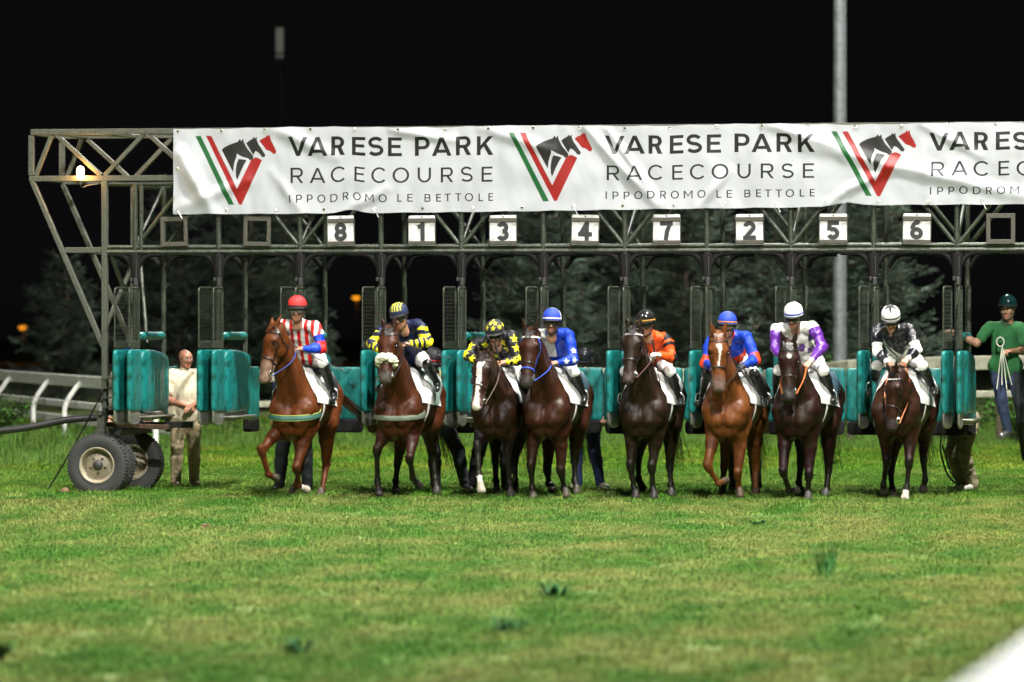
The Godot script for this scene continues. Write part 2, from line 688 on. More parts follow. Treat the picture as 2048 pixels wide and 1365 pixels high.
# ---------------------------------------------------------------- horses
const HORSES := [
	{"o": Vector3(-2.168,0.000,1.450), "poll": Vector3(-0.219,2.048,1.000), "nose": Vector3(-0.354,1.502,1.142), "legs": [[Vector3(-0.425,0.587,0.780), Vector3(-0.366,0.301,0.700), Vector3(-0.292,0.262,0.600)], [Vector3(-0.044,0.371,0.620), Vector3(-0.066,0.162,0.400), Vector3(0.002,0.111,0.300)], [Vector3(-0.320,0.344,-0.750), Vector3(-0.352,0.106,-0.620), Vector3(-0.367,-0.041,-0.500)], [Vector3(-0.020,0.355,-0.850), Vector3(-0.024,0.069,-0.680), Vector3(-0.032,-0.042,-0.580)]],
	"j": {"head": Vector3(-0.072,2.303,0.450), "shr": Vector3(-0.316,2.065,0.300), "shl": Vector3(0.131,2.047,0.300), "ell": Vector3(0.204,1.792,0.380), "hal": Vector3(-0.032,1.793,0.620), "elr": Vector3(-0.388,1.749,0.380), "har": Vector3(-0.117,1.745,0.620), "knl": Vector3(-0.002,1.624,0.280), "ftl": Vector3(0.115,1.204,0.100)}},
	{"o": Vector3(-0.970,0.000,1.300), "poll": Vector3(-0.064,2.019,1.000), "nose": Vector3(-0.071,1.493,1.245), "legs": [[Vector3(-0.308,0.577,0.550), Vector3(-0.323,0.225,0.480), Vector3(-0.286,0.049,0.540)], [Vector3(0.128,0.490,0.720), Vector3(0.135,0.261,0.580), Vector3(0.186,0.169,0.480)], [Vector3(-0.350,0.399,-0.800), Vector3(-0.364,0.182,-0.750), Vector3(-0.349,0.027,-0.680)], [Vector3(0.053,0.494,-0.950), Vector3(0.090,0.204,-0.920), Vector3(0.131,0.013,-0.840)]],
	"j": {"head": Vector3(-0.068,2.219,0.450), "shr": Vector3(-0.296,2.005,0.300), "shl": Vector3(0.149,2.077,0.300), "ell": Vector3(0.274,1.875,0.380), "hal": Vector3(0.023,1.841,0.620), "elr": Vector3(-0.418,1.851,0.380), "har": Vector3(-0.165,1.710,0.620), "knl": Vector3(0.108,1.613,0.280), "ftl": Vector3(0.216,1.325,0.100)}},
	{"o": Vector3(0.098,0.000,1.150), "poll": Vector3(-0.024,1.714,1.000), "nose": Vector3(-0.084,1.190,1.241), "legs": [[Vector3(-0.167,0.643,0.700), Vector3(-0.127,0.309,0.780), Vector3(-0.081,0.124,0.860)], [Vector3(0.140,0.566,0.420), Vector3(0.155,0.207,0.340), Vector3(0.181,0.031,0.380)], [Vector3(-0.241,0.450,-0.800), Vector3(-0.221,0.185,-0.760), Vector3(-0.199,0.006,-0.680)], [Vector3(-0.004,0.450,-0.850), Vector3(0.006,0.185,-0.800), Vector3(0.021,0.006,-0.720)]],
	"j": {"head": Vector3(-0.005,2.018,0.450), "shr": Vector3(-0.258,1.839,0.300), "shl": Vector3(0.166,1.946,0.300), "ell": Vector3(0.259,1.650,0.380), "hal": Vector3(0.094,1.628,0.620), "elr": Vector3(-0.339,1.709,0.380), "har": Vector3(0.004,1.575,0.620), "knl": Vector3(0.126,1.441,0.280), "ftl": Vector3(0.267,1.147,0.100)}},
	{"o": Vector3(0.767,0.000,1.100), "poll": Vector3(-0.142,1.990,1.000), "nose": Vector3(-0.173,1.453,1.218), "legs": [[Vector3(-0.231,0.397,0.520), Vector3(-0.226,0.153,0.480), Vector3(-0.203,0.007,0.540)], [Vector3(0.108,0.336,0.400), Vector3(0.126,0.131,0.300), Vector3(0.167,0.027,0.360)], [Vector3(-0.215,0.331,-0.450), Vector3(-0.191,0.162,-0.450), Vector3(-0.132,0.064,-0.360)], [Vector3(0.057,0.453,-0.850), Vector3(0.062,0.187,-0.820), Vector3(0.100,0.027,-0.740)]],
	"j": {"head": Vector3(0.009,2.154,0.450), "shr": Vector3(-0.211,1.946,0.300), "shl": Vector3(0.187,1.958,0.300), "ell": Vector3(0.255,1.651,0.380), "hal": Vector3(0.040,1.623,0.620), "elr": Vector3(-0.257,1.650,0.380), "har": Vector3(-0.074,1.576,0.620), "knl": Vector3(0.171,1.513,0.280), "ftl": Vector3(0.242,1.184,0.100)}},
	{"o": Vector3(1.873,0.000,0.950), "poll": Vector3(-0.048,2.019,1.000), "nose": Vector3(-0.091,1.495,1.245), "legs": [[Vector3(-0.162,0.399,0.520), Vector3(-0.130,0.156,0.500), Vector3(-0.096,0.017,0.560)], [Vector3(0.086,0.388,0.500), Vector3(0.091,0.139,0.460), Vector3(0.114,0.012,0.530)], [Vector3(-0.311,0.455,-0.950), Vector3(-0.335,0.202,-1.100), Vector3(-0.294,0.091,-1.150)], [Vector3(0.111,0.374,-0.720), Vector3(0.127,0.134,-0.700), Vector3(0.151,0.010,-0.620)]],
	"j": {"head": Vector3(-0.000,2.136,0.450), "shr": Vector3(-0.150,1.899,0.300), "shl": Vector3(0.221,1.911,0.300), "ell": Vector3(0.312,1.687,0.380), "hal": Vector3(0.146,1.730,0.620), "elr": Vector3(-0.227,1.633,0.380), "har": Vector3(0.069,1.677,0.620), "knl": Vector3(0.110,1.520,0.280), "ftl": Vector3(0.251,1.150,0.100)}},
	{"o": Vector3(2.870,0.000,0.850), "poll": Vector3(-0.061,1.950,1.000), "nose": Vector3(-0.022,1.390,1.149), "legs": [[Vector3(-0.222,0.409,0.750), Vector3(-0.101,0.207,0.680), Vector3(-0.041,0.239,0.560)], [Vector3(0.096,0.308,0.480), Vector3(0.097,0.140,0.400), Vector3(0.123,0.036,0.460)], [Vector3(-0.222,0.378,-0.620), Vector3(-0.230,0.140,-0.550), Vector3(-0.231,0.022,-0.470)], [Vector3(0.127,0.374,-0.820), Vector3(0.136,0.087,-0.750), Vector3(0.149,-0.036,-0.660)]],
	"j": {"head": Vector3(-0.034,2.113,0.450), "shr": Vector3(-0.234,1.899,0.300), "shl": Vector3(0.178,1.935,0.300), "ell": Vector3(0.290,1.652,0.380), "hal": Vector3(0.145,1.578,0.620), "elr": Vector3(-0.306,1.628,0.380), "har": Vector3(-0.039,1.536,0.620), "knl": Vector3(0.223,1.515,0.280), "ftl": Vector3(0.354,1.151,0.100)}},
	{"o": Vector3(3.716,0.000,0.750), "poll": Vector3(-0.091,1.845,1.000), "nose": Vector3(-0.056,1.293,1.175), "legs": [[Vector3(-0.199,0.338,0.660), Vector3(-0.149,0.120,0.500), Vector3(-0.075,0.117,0.380)], [Vector3(0.082,0.299,0.500), Vector3(0.072,0.097,0.460), Vector3(0.080,-0.018,0.530)], [Vector3(-0.139,0.431,-0.550), Vector3(-0.169,0.178,-0.550), Vector3(-0.128,0.026,-0.460)], [Vector3(0.162,0.353,-0.800), Vector3(0.148,0.090,-0.720), Vector3(0.141,-0.033,-0.630)]],
	"j": {"head": Vector3(-0.108,2.219,0.450), "shr": Vector3(-0.336,2.018,0.300), "shl": Vector3(0.104,2.048,0.300), "ell": Vector3(0.233,1.818,0.380), "hal": Vector3(0.073,1.596,0.620), "elr": Vector3(-0.325,1.811,0.380), "har": Vector3(-0.128,1.560,0.620), "knl": Vector3(0.114,1.533,0.280), "ftl": Vector3(0.253,1.188,0.100)}},
	{"o": Vector3(4.874,0.000,0.500), "poll": Vector3(-0.022,1.507,1.120), "nose": Vector3(-0.116,0.809,1.220), "legs": [[Vector3(-0.187,0.454,0.450), Vector3(-0.239,0.194,0.300), Vector3(-0.247,0.097,0.220)], [Vector3(0.092,0.448,0.580), Vector3(0.063,0.171,0.580), Vector3(0.048,0.009,0.660)], [Vector3(-0.236,0.348,-0.450), Vector3(-0.213,0.110,-0.400), Vector3(-0.192,-0.019,-0.320)], [Vector3(0.104,0.473,-0.950), Vector3(0.119,0.198,-1.050), Vector3(0.089,0.075,-1.100)]],
	"j": {"head": Vector3(-0.140,2.184,0.450), "shr": Vector3(-0.335,2.018,0.300), "shl": Vector3(0.081,2.018,0.300), "ell": Vector3(0.154,1.782,0.380), "hal": Vector3(0.043,1.643,0.620), "elr": Vector3(-0.302,1.758,0.380), "har": Vector3(-0.122,1.595,0.620), "knl": Vector3(0.162,1.592,0.280), "ftl": Vector3(0.298,1.276,0.100)}},
]
# centre line of the trunk at the forelegs and at the hind legs
const LINE := [[-0.09, -0.12], [-0.05, -0.06], [0.02, -0.04], [-0.04, -0.03], [-0.01, -0.02], [-0.03, 0.0], [-0.05, 0.03], [-0.06, 0.0]]
const COATS := [
	{"body": [0.0839, 0.0246, 0.0078], "leg": [0.0594, 0.0158, 0.0059], "points": 0.0, "muzzle": [0.12, 0.065, 0.045], "mane": [0.06, 0.018, 0.008], "hoof": [0.055, 0.045, 0.035], "white": "muzzle", "socks": [0, 1, 0, 0]},
	{"body": [0.0468, 0.0148, 0.0061], "leg": [0.0275, 0.0094, 0.0054], "points": 1.0, "muzzle": [0.05, 0.04, 0.035], "mane": [0.008, 0.006, 0.005], "hoof": [0.025, 0.022, 0.020], "white": "", "socks": [0, 0, 0, 0]},
	{"body": [0.0220, 0.0094, 0.0046], "leg": [0.0099, 0.0061, 0.0040], "points": 1.0, "muzzle": [0.10, 0.06, 0.055], "mane": [0.007, 0.005, 0.004], "hoof": [0.040, 0.035, 0.030], "white": "blaze", "socks": [1, 0, 0, 0]},
	{"body": [0.0302, 0.0114, 0.0054], "leg": [0.0231, 0.0094, 0.0046], "points": 1.0, "muzzle": [0.035, 0.028, 0.026], "mane": [0.007, 0.005, 0.004], "hoof": [0.050, 0.043, 0.033], "white": "", "socks": [0, 0, 0, 0]},
	{"body": [0.0165, 0.0094, 0.0067], "leg": [0.0132, 0.0081, 0.0061], "points": 1.0, "muzzle": [0.05, 0.035, 0.032], "mane": [0.006, 0.005, 0.005], "hoof": [0.025, 0.022, 0.020], "white": "", "socks": [0, 0, 0, 0]},
	{"body": [0.1049, 0.0346, 0.0105], "leg": [0.0734, 0.0238, 0.0078], "points": 0.0, "muzzle": [0.12, 0.075, 0.06], "mane": [0.11, 0.035, 0.013], "hoof": [0.050, 0.037, 0.025], "white": "stripe", "socks": [0, 0, 0, 0]},
	{"body": [0.0187, 0.0081, 0.0046], "leg": [0.0143, 0.0067, 0.0046], "points": 1.0, "muzzle": [0.03, 0.026, 0.026], "mane": [0.006, 0.005, 0.004], "hoof": [0.045, 0.043, 0.037], "white": "star", "socks": [0, 0, 0, 0]},
	{"body": [0.0253, 0.0094, 0.0046], "leg": [0.0165, 0.0074, 0.0046], "points": 1.0, "muzzle": [0.028, 0.022, 0.022], "mane": [0.006, 0.005, 0.004], "hoof": [0.035, 0.030, 0.025], "white": "", "socks": [0, 2, 0, 0]},
]


const HS := 1.13   # size of the head


func rgb3(c: Array) -> Color:
	return Color(c[0], c[1], c[2])


func horse_frame(i: int) -> Dictionary:
	# where the head points, and the centre line of the trunk
	var h: Dictionary = HORSES[i]
	var poll: Vector3 = h.poll
	var f: Vector3 = (h.nose - poll).normalized()
	var flat := V(f.x, 0, f.z)
	if flat.length() < 0.12:
		flat = V(f.x * 0.5, 0, 0.2)
	flat = flat.normalized()
	var e := flat + V(0, 0.55, 0)
	var u := (e - f * e.dot(f)).normalized()
	var l := u.cross(f).normalized()   # towards the horse's left
	if l.x < 0.0:
		l = -l
	return {"poll": poll, "f": f, "u": u, "l": l, "xf": LINE[i][0], "xh": LINE[i][1]}


func horse_field(i: int, fr: Dictionary) -> Field:
	var h: Dictionary = HORSES[i]
	var F := Field.new()
	var X := V(1, 0, 0)
	var xf: float = fr.xf
	var xh: float = fr.xh
	var C := func(x: float, y: float, z: float) -> Vector3:
		return V(x + lerpf(xh, xf, clampf((z + 0.75) / 1.2, -0.3, 1.3)), y, z)
	# trunk
	F.bone(C.call(0, 1.11, 0.36), C.call(0, 1.15, -0.32), 0.325, 0.335, 0.10, 0, X, 1.14)
	F.bone(C.call(0, 1.36, 0.36), C.call(0, 1.34, -0.05), 0.19, 0.20, 0.12, 0, X, 1.35)
	F.bone(C.call(0, 1.28, -0.10), C.call(0, 1.32, -0.72), 0.24, 0.235, 0.12, 0, X, 1.02)
	F.bone(C.call(0, 1.04, -0.2), C.call(0, 1.12, -0.55), 0.24, 0.18, 0.10, 0, X, 1.1)
	for s in [-1.0, 1.0]:
		# hindquarter, thigh, buttock
		F.bone(C.call(0.10 * s, 1.34, -0.62), C.call(0.12 * s, 1.20, -0.90), 0.19, 0.17, 0.08, 0)
		F.bone(C.call(0.13 * s, 1.20, -0.80), C.call(0.16 * s, 0.92, -0.62), 0.19, 0.13, 0.08, 0)
		# breast, shoulder blade, upper arm
		F.ball(C.call(0.10 * s, 0.98, 0.59), 0.155, 0.035, 0)
		F.ball(C.call(0.175 * s, 1.07, 0.625), 0.075, 0.05, 0)
		F.ball(C.call(0.150 * s, 0.80, 0.465), 0.085, 0.04, 0)
		F.bone(C.call(0.10 * s, 1.46, 0.26), C.call(0.155 * s, 1.10, 0.58), 0.09, 0.115, 0.08, 0)
		F.bone(C.call(0.155 * s, 1.08, 0.58), C.call(0.155 * s, 0.90, 0.40), 0.115, 0.12, 0.06, 0)
		F.bone(C.call(0.065 * s, 0.84, 0.60), C.call(0.10 * s, 0.77, 0.46), 0.095, 0.085, 0.05, 0)
		# ridge of the breast muscle beside the neck
		F.bone(C.call(0.05 * s, 1.24, 0.58), C.call(0.080 * s, 0.94, 0.69), 0.080, 0.075, 0.028, 0)
	F.bone(C.call(0, 1.18, 0.83), C.call(0, 0.86, 0.80), 0.035, 0.05, -0.05, 0)
	F.noise = fold
	F.amp = 0.009
	F.nsc = V(0.75, 0.42, 0.75)
	F.noff = h.o * 5.0
	# neck
	var poll: Vector3 = fr.poll
	var f: Vector3 = fr.f
	var u: Vector3 = fr.u
	var l: Vector3 = fr.l
	var P := func(t: float, uu: float, ll: float) -> Vector3:
		return poll + f * t * HS + u * uu * HS + l * ll * HS
	var n0: Vector3 = C.call(0, 1.23, 0.42)
	var n3: Vector3 = P.call(0.05, -0.085, 0)
	var n1 := n0.lerp(n3, 0.36) + V(0, 0.035, 0)
	var n2 := n0.lerp(n3, 0.70) + V(0, 0.045, -0.01)
	var nl := (n3 - n0).cross(V(0, 0.2, -1)).normalized()
	if nl.x < 0.0:
		nl = -nl
	F.bone(n0, n1, 0.235, 0.180, 0.10, 1, nl, 1.28)
	F.bone(n1, n2, 0.180, 0.138, 0.08, 1, nl, 1.42)
	F.bone(n2, n3, 0.138, 0.105, 0.06, 1, nl, 1.30)
	for s in [-1.0, 1.0]:   # the long muscles down the throat
		F.bone(n3.lerp(n2, 0.5) + nl * 0.045 * s + V(0, -0.06, 0.05), n0 + nl * 0.09 * s + V(0, -0.10, 0.17), 0.05, 0.09, 0.03, 1)
	# head
	F.bone(P.call(0.0, -0.045, 0), P.call(0.16, -0.035, 0), 0.0889, 0.0980, 0.05, 2, l, 0.84)
	F.bone(P.call(0.15, -0.03, 0), P.call(0.44, -0.045, 0), 0.0958, 0.0593, 0.04, 2, l, 0.90)
	F.bone(P.call(0.42, -0.055, 0), P.call(0.545, -0.065, 0), 0.0616, 0.0616, 0.03, 3, l, 0.86)
	F.bone(P.call(0.18, -0.14, 0), P.call(0.46, -0.105, 0), 0.0570, 0.0388, 0.04, 2)
	F.ball(P.call(0.525, -0.115, 0), 0.0410, 0.02, 3)
	for s in [-1.0, 1.0]:
		F.bone(P.call(0.12, -0.12, 0.052 * s), P.call(0.20, -0.125, 0.052 * s), 0.1003, 0.0912, 0.025, 2, l, 2.2)
		F.bone(P.call(0.19, -0.035, 0.078 * s), P.call(0.36, -0.055, 0.052 * s), 0.0228, 0.0160, 0.02, 2)
		F.ball(P.call(0.15, 0.006, 0.082 * s), 0.0308, 0.02, 2)
		F.ball(P.call(0.21, -0.014, 0.084 * s), 0.0194, 0.015, 2)
		F.bone(P.call(0.50, -0.035, 0.034 * s), P.call(0.555, -0.055, 0.034 * s), 0.0274, 0.0296, 0.02, 3)
		var eb: Vector3 = P.call(-0.005, 0.02, 0.048 * s)
		var ed: Vector3 = (-f * 0.75 + u * (0.35 if i != 0 else -0.1) + l * 0.22 * s).normalized()
		F.bone(eb, eb + ed * 0.075, 0.024, 0.029, 0.025, 7, u, 1.3)
		F.bone(eb + ed * 0.075, eb + ed * 0.165, 0.029, 0.005, 0.01, 7, u, 1.3)
		F.bone(eb + ed * 0.05 + u * 0.022 + l * 0.012 * s, eb + ed * 0.13 + u * 0.018 + l * 0.008 * s, 0.014, 0.006, -0.008, 7)
		F.bone(P.call(0.545, -0.028, 0.062 * s), P.call(0.56, -0.05, 0.058 * s), 0.0148, 0.0114, -0.01, 3)
		F.ball(P.call(0.182, 0.002, 0.112 * s), 0.0239, -0.012, 2)
	# legs: right fore, left fore, right hind, left hind
	for q in 4:
		var s := -1.0 if q % 2 == 0 else 1.0
		var j: Array = h.legs[q]
		var kn: Vector3 = j[0]
		var fe: Vector3 = j[1]
		var ho: Vector3 = j[2]
		ho.y = maxf(ho.y, 0.0) if ho.y < 0.05 else ho.y
		var idd := 10 + q
		if q < 2:
			var el: Vector3 = C.call(0.155 * s, 0.90, 0.42)
			var m := el.lerp(kn, 0.45)
			F.bone(el, m, 0.105, 0.075, 0.05, idd)
			F.bone(m, kn, 0.075, 0.046, 0.03, idd)
			F.bone(el + V(0.0, -0.02, 0.05), m + V(0, 0, 0.025), 0.06, 0.045, 0.03, idd)
			var fd := (fe - kn).normalized()
			F.bone(kn - fd * 0.035 + V(0, 0, 0.004), kn + fd * 0.03 + V(0, 0, 0.004), 0.050, 0.046, 0.02, idd)
			F.bone(kn + fd * 0.02, fe, 0.036, 0.030, 0.02, idd)
			F.bone(kn + fd * 0.03 - V(0, 0, 0.018), fe - V(0, 0, 0.014), 0.020, 0.021, 0.012, idd)
			F.ball(fe, 0.041, 0.018, idd)
		else:
			var st: Vector3 = C.call(0.165 * s, 0.88, -0.58)
			var m := st.lerp(kn, 0.42) + V(0, 0, -0.02)
			F.bone(C.call(0.15 * s, 1.05, -0.72), st, 0.16, 0.12, 0.06, idd)
			F.bone(st, m, 0.12, 0.085, 0.05, idd)
			F.bone(m, kn, 0.085, 0.046, 0.03, idd)
			F.bone(m + V(0, -0.02, -0.06), kn + V(0, 0.02, -0.045), 0.030, 0.024, 0.02, idd)
			var fd := (fe - kn).normalized()
			F.bone(kn - fd * 0.045 - V(0, 0, 0.018), kn + fd * 0.04, 0.049, 0.045, 0.02, idd)
			F.bone(kn + fd * 0.02, fe, 0.039, 0.031, 0.02, idd)
			F.bone(kn + fd * 0.03 - V(0, 0, 0.020), fe - V(0, 0, 0.015), 0.020, 0.021, 0.012, idd)
			F.ball(fe, 0.042, 0.018, idd)
		# pastern and hoof
		var grounded := ho.y < 0.07
		var pd := (ho - fe)
		var cor := fe + pd * 0.58
		if grounded:
			cor = V(lerpf(fe.x, ho.x, 0.75), maxf(ho.y + 0.075, 0.075), lerpf(fe.z, ho.z, 0.62))
		F.bone(fe, cor, 0.034, 0.036, 0.02, 20 + q)
		var tip := ho
		if grounded:
			tip = V(ho.x, ho.y + 0.018, ho.z)
			F.bone(cor, tip, 0.040, 0.052, 0.012, 30 + q, V(0, 1, 0), 1.0)
			F.bone(tip, tip + V(0, 0, 0.028), 0.052, 0.046, 0.012, 30 + q)
			F.bone(V(tip.x - 0.2, tip.y - 0.145, tip.z), V(tip.x + 0.2, tip.y - 0.145, tip.z), 0.125, 0.125, -0.008, 30 + q)
		else:
			F.bone(cor, cor + pd.normalized() * maxf(0.06, pd.length() * 0.42), 0.040, 0.053, 0.012, 30 + q)
			var sole := cor + pd.normalized() * (maxf(0.06, pd.length() * 0.42) + 0.155)
			F.ball(sole, 0.125, -0.006, 30 + q)
	return F


func horse_colour(i: int, fr: Dictionary) -> Callable:
	var c: Dictionary = COATS[i]
	var body := rgb3(c.body)
	var legc := rgb3(c.leg)
	var muz := rgb3(c.muzzle)
	var hoofc := rgb3(c.hoof)
	var dark := Color(0.010, 0.008, 0.007)
	var white := Color(0.52, 0.47, 0.42)
	var legs: Array = HORSES[i].legs
	var n := FastNoiseLite.new()
	n.seed = 40 + i
	n.frequency = 5.0
	n.fractal_octaves = 3
	var poll: Vector3 = fr.poll
	var f: Vector3 = fr.f
	var l: Vector3 = fr.l
	var u: Vector3 = fr.u
	var pts: float = c.points
	return func(p: Vector3, id: int) -> Color:
		var v := n.get_noise_3dv(p)
		var col := body * (1.0 + 0.22 * v)
		if id >= 10:
			var q := id % 10
			var kn: Vector3 = legs[q][0]
			var fe: Vector3 = legs[q][1]
			if id >= 30:
				return hoofc * (1.0 + 0.3 * v) if c.socks[q] == 0 else Color(0.30, 0.26, 0.21) * (1.0 + 0.25 * v)
			if id >= 20:
				if c.socks[q] == 1 or (c.socks[q] == 2 and p.distance_to(fe) > 0.07):
					return white * (1.0 + 0.2 * v)
				return legc.lerp(dark, pts) * (1.0 + 0.2 * v)
			var t := (p - kn).dot((fe - kn).normalized()) + 0.05 * v
			col = col.lerp(legc, smoothstep(-0.35, -0.12, t))
			col = col.lerp(dark, pts * smoothstep(-0.14, 0.02, t))
			return col
		if id == 7:
			return col.lerp(dark, 0.55 * pts)
		var d := (p - poll) / HS
		var t := d.dot(f)
		var s := d.dot(l)
		if id == 3 or id == 2:
			col = col.lerp(muz, smoothstep(0.40, 0.50, t + 0.03 * v))
			# dark skin round the eyes
			var e := minf((d - f * 0.18 - l * 0.102).length(), (d - f * 0.18 + l * 0.102).length())
			col = col.lerp(dark, 0.8 * (1.0 - smoothstep(0.022, 0.042, e)))
			if d.dot(u) > -0.055:
				if c.white == "blaze" and t > 0.06 and absf(s - 0.008) < 0.034 + 0.012 * v - 0.012 * smoothstep(0.1, 0.3, t) + 0.02 * smoothstep(0.4, 0.55, t):
					return white
				if c.white == "stripe" and t > 0.10 and t < 0.33 and absf(s + 0.008 * sin(t * 25.0)) < (0.024 if t < 0.16 else 0.009) + 0.006 * v:
					return white
				if c.white == "star" and V(s, (t - 0.14) * 0.8, 0).length() < 0.020 + 0.008 * v:
					return white
			if c.white == "muzzle" and t > 0.30:
				col = col.lerp(Color(0.22, 0.15, 0.115), 0.6 * smoothstep(0.28, 0.42, t + 0.05 * v))
		return col


func strap_line(F: Field, pts: Array, off: float, steps := 8) -> Array:
	# points of a smooth line through pts, laid on the body
	var cv := Curve3D.new()
	for q in pts.size():
		var a: Vector3 = pts[maxi(q - 1, 0)]
		var b: Vector3 = pts[mini(q + 1, pts.size() - 1)]
		var t := (b - a) / 6.0
		cv.add_point(pts[q], -t, t)
	var out := PackedVector3Array()
	var nor := PackedVector3Array()
	for q in (pts.size() - 1) * steps + 1:
		var r := F.onto(cv.samplef(float(q) / steps), off)
		out.append(r[0])
		nor.append(r[1])
	return [out, nor]


func strap(b: MB, F: Field, pts: Array, wide: float, thick := 0.006, steps := 8) -> void:
	var r := strap_line(F, pts, thick * 0.4, steps)
	b.ribbon(r[0], r[1], wide, thick)


func ring(b: MB, at: Vector3, nrm: Vector3, r: float, t: float) -> void:
	var x := nrm.cross(V(0.1, 1, 0.2)).normalized()
	var y := nrm.cross(x)
	var p := PackedVector3Array()
	for q in 13:
		p.append(at + x * cos(TAU * q / 12) * r + y * sin(TAU * q / 12) * r)
	b.tube(p, t, 6, false)


func loose(p: Vector3, q: Vector3, sag: float, steps := 10) -> PackedVector3Array:
	var out := PackedVector3Array()
	for k in steps + 1:
		var t := float(k) / steps
		out.append(p.lerp(q, t) + V(0, -sag * 4.0 * t * (1.0 - t), 0))
	return out


func hair(b: MB, root: Vector3, dirs: PackedVector3Array, wide: float, side: Vector3) -> void:
	# one lock: a tapering strip through root + dirs
	var p := root
	var prev := -1
	var m := dirs.size()
	for q in m + 1:
		var wd := wide * (1.0 - float(q) / (m + 0.3))
		var nn := side.cross(dirs[mini(q, m - 1)]).normalized()
		var i0 := b.vert(p - side * wd * 0.5, nn)
		b.vert(p + side * wd * 0.5, nn)
		if prev >= 0:
			b.tri(prev, prev + 1, i0 + 1)
			b.tri(prev, i0 + 1, i0)
		prev = i0
		if q < m:
			p += dirs[q]


func make_horse(i: int, label: String, tack: Dictionary) -> Dictionary:
	var fr := horse_frame(i)
	var F := horse_field(i, fr)
	var h: Dictionary = HORSES[i]
	var root := thing("racehorse", label, "horse", h.o, 0.0, "racehorses leaving the starting gate")
	job(F, 0.0135, horse_colour(i, fr), func(r: Array) -> void: part(root, "body", as_mesh(r), M.coat))
	var P := func(t: float, uu: float, ll: float) -> Vector3:
		return fr.poll + fr.f * t * HS + fr.u * uu * HS + fr.l * ll * HS
	var rnd := RandomNumberGenerator.new()
	rnd.seed = 100 + i
	# eyes
	for s in [-1.0, 1.0]:
		var e := MB.new()
		e.col = Color(0.008, 0.006, 0.005)
		var pr := PackedVector2Array()
		for q in 9:
			pr.append(Vector2(sin(PI * q / 8) * 0.021, -cos(PI * q / 8) * 0.021))
		e.lathe(pr, 12, Transform3D(Basis.IDENTITY, P.call(0.182, 0.000, 0.096 * s)))
		part(root, "eye", e.mesh(), M.eye)
	# mane and forelock
	var mane := MB.new()
	var mc := rgb3(COATS[i].mane)
	var n0 := V(fr.xf, 1.50, 0.34)
	for q in 170:
		var t := rnd.randf()
		var side := -1.0 if rnd.randf() < 0.75 else 1.0
		var p: Vector3 = n0.lerp(P.call(-0.02, 0.0, 0), t) + V(0, 0.06 * sin(PI * t), -0.04 * sin(PI * t))
		var o := F.onto(p + V(rnd.randfn() * 0.012, 0.05, -0.05), 0.0)
		mane.col = mc * rnd.randf_range(0.6, 1.5)
		var ds := PackedVector3Array()
		var out: Vector3 = V(0.030 * side + rnd.randfn() * 0.006, 0.018, 0.0) + o[1] * 0.012
		for z in 4:
			ds.append(out)
			out = out * 0.72 + V(0.004 * side, -0.020, 0.002)
		hair(mane, o[0] - o[1] * 0.006, ds, 0.016, V(0, 0.4, 1).normalized())
	part(root, "mane", mane.mesh(), M.hair)
	mane = MB.new()
	for q in 26:
		mane.col = mc * rnd.randf_range(0.6, 1.5)
		var o := F.onto(P.call(rnd.randf_range(-0.02, 0.03), 0.06, rnd.randfn() * 0.02), 0.002)
		var ds := PackedVector3Array()
		for z in 4:
			ds.append(fr.f * 0.028 + o[1] * (0.012 - 0.007 * z) + fr.l * rnd.randfn() * 0.006)
		hair(mane, o[0], ds, 0.014, fr.l)
	part(root, "forelock", mane.mesh(), M.hair)
	# tail
	var tail := MB.new()
	var dock := V(fr.xh, 1.36, -1.05)
	var sweep: Vector3 = tack.get("tail", V(0.02, 0, -0.12))
	for q in 90:
		tail.col = mc * rnd.randf_range(0.6, 1.6)
		var ds := PackedVector3Array()
		var d := V(rnd.randfn() * 0.012, 0.01, -0.09)
		for z in 8:
			ds.append(d)
			d = d * 0.55 + (sweep * 0.35 + V(rnd.randfn() * 0.012, -0.085, rnd.randfn() * 0.012))
		hair(tail, dock + V(rnd.randfn() * 0.02, rnd.randfn() * 0.02, 0.05), ds, 0.012, V(1, 0, 0.3).normalized())
	part(root, "tail", tail.mesh(), M.hair)
	# bridle
	var br := Node3D.new()
	br.name = "bridle"
	root.add_child(br)
	var lc: Color = tack.get("leather", Color(0.012, 0.010, 0.009))
	var b := MB.new()
	b.col = lc
	var around := func(t0: float, t1: float, r0 := 0.11) -> Array:
		# a loop round the head: over the top at t0, under the jaw at t1
		var o := []
		for q in 13:
			var a := TAU * q / 12
			var t := lerpf(t0, t1, (1.0 - cos(a)) * 0.5)
			o.append(P.call(t, cos(a) * r0 * 0.75 - 0.055, sin(a) * r0))
		return o
	strap(b, F, around.call(0.34, 0.37), 0.020, 0.006, 4)          # noseband
	strap(b, F, around.call(0.005, 0.16, 0.14), 0.018, 0.006, 4)   # headpiece and throat lash
	for s in [-1.0, 1.0]:
		strap(b, F, [P.call(0.03, 0.01, 0.085 * s), P.call(0.14, -0.03, 0.10 * s), P.call(0.27, -0.065, 0.09 * s), P.call(0.40, -0.085, 0.07 * s), P.call(0.455, -0.092, 0.062 * s)], 0.015)
	part(br, "strap", b.mesh(), M.leather)
	if tack.has("strap2"):
		b = MB.new()
		b.col = tack.strap2
		for s in [-1.0, 1.0]:
			strap(b, F, [P.call(0.05, 0.01, 0.095 * s), P.call(0.16, -0.04, 0.11 * s), P.call(0.30, -0.075, 0.10 * s), P.call(0.43, -0.10, 0.075 * s)], 0.016, 0.009)
		strap(b, F, around.call(0.40, 0.43), 0.018, 0.007, 4)
		part(br, "coloured_strap", b.mesh(), M.cloth)
	b = MB.new()
	b.col = tack.get("brow", lc)
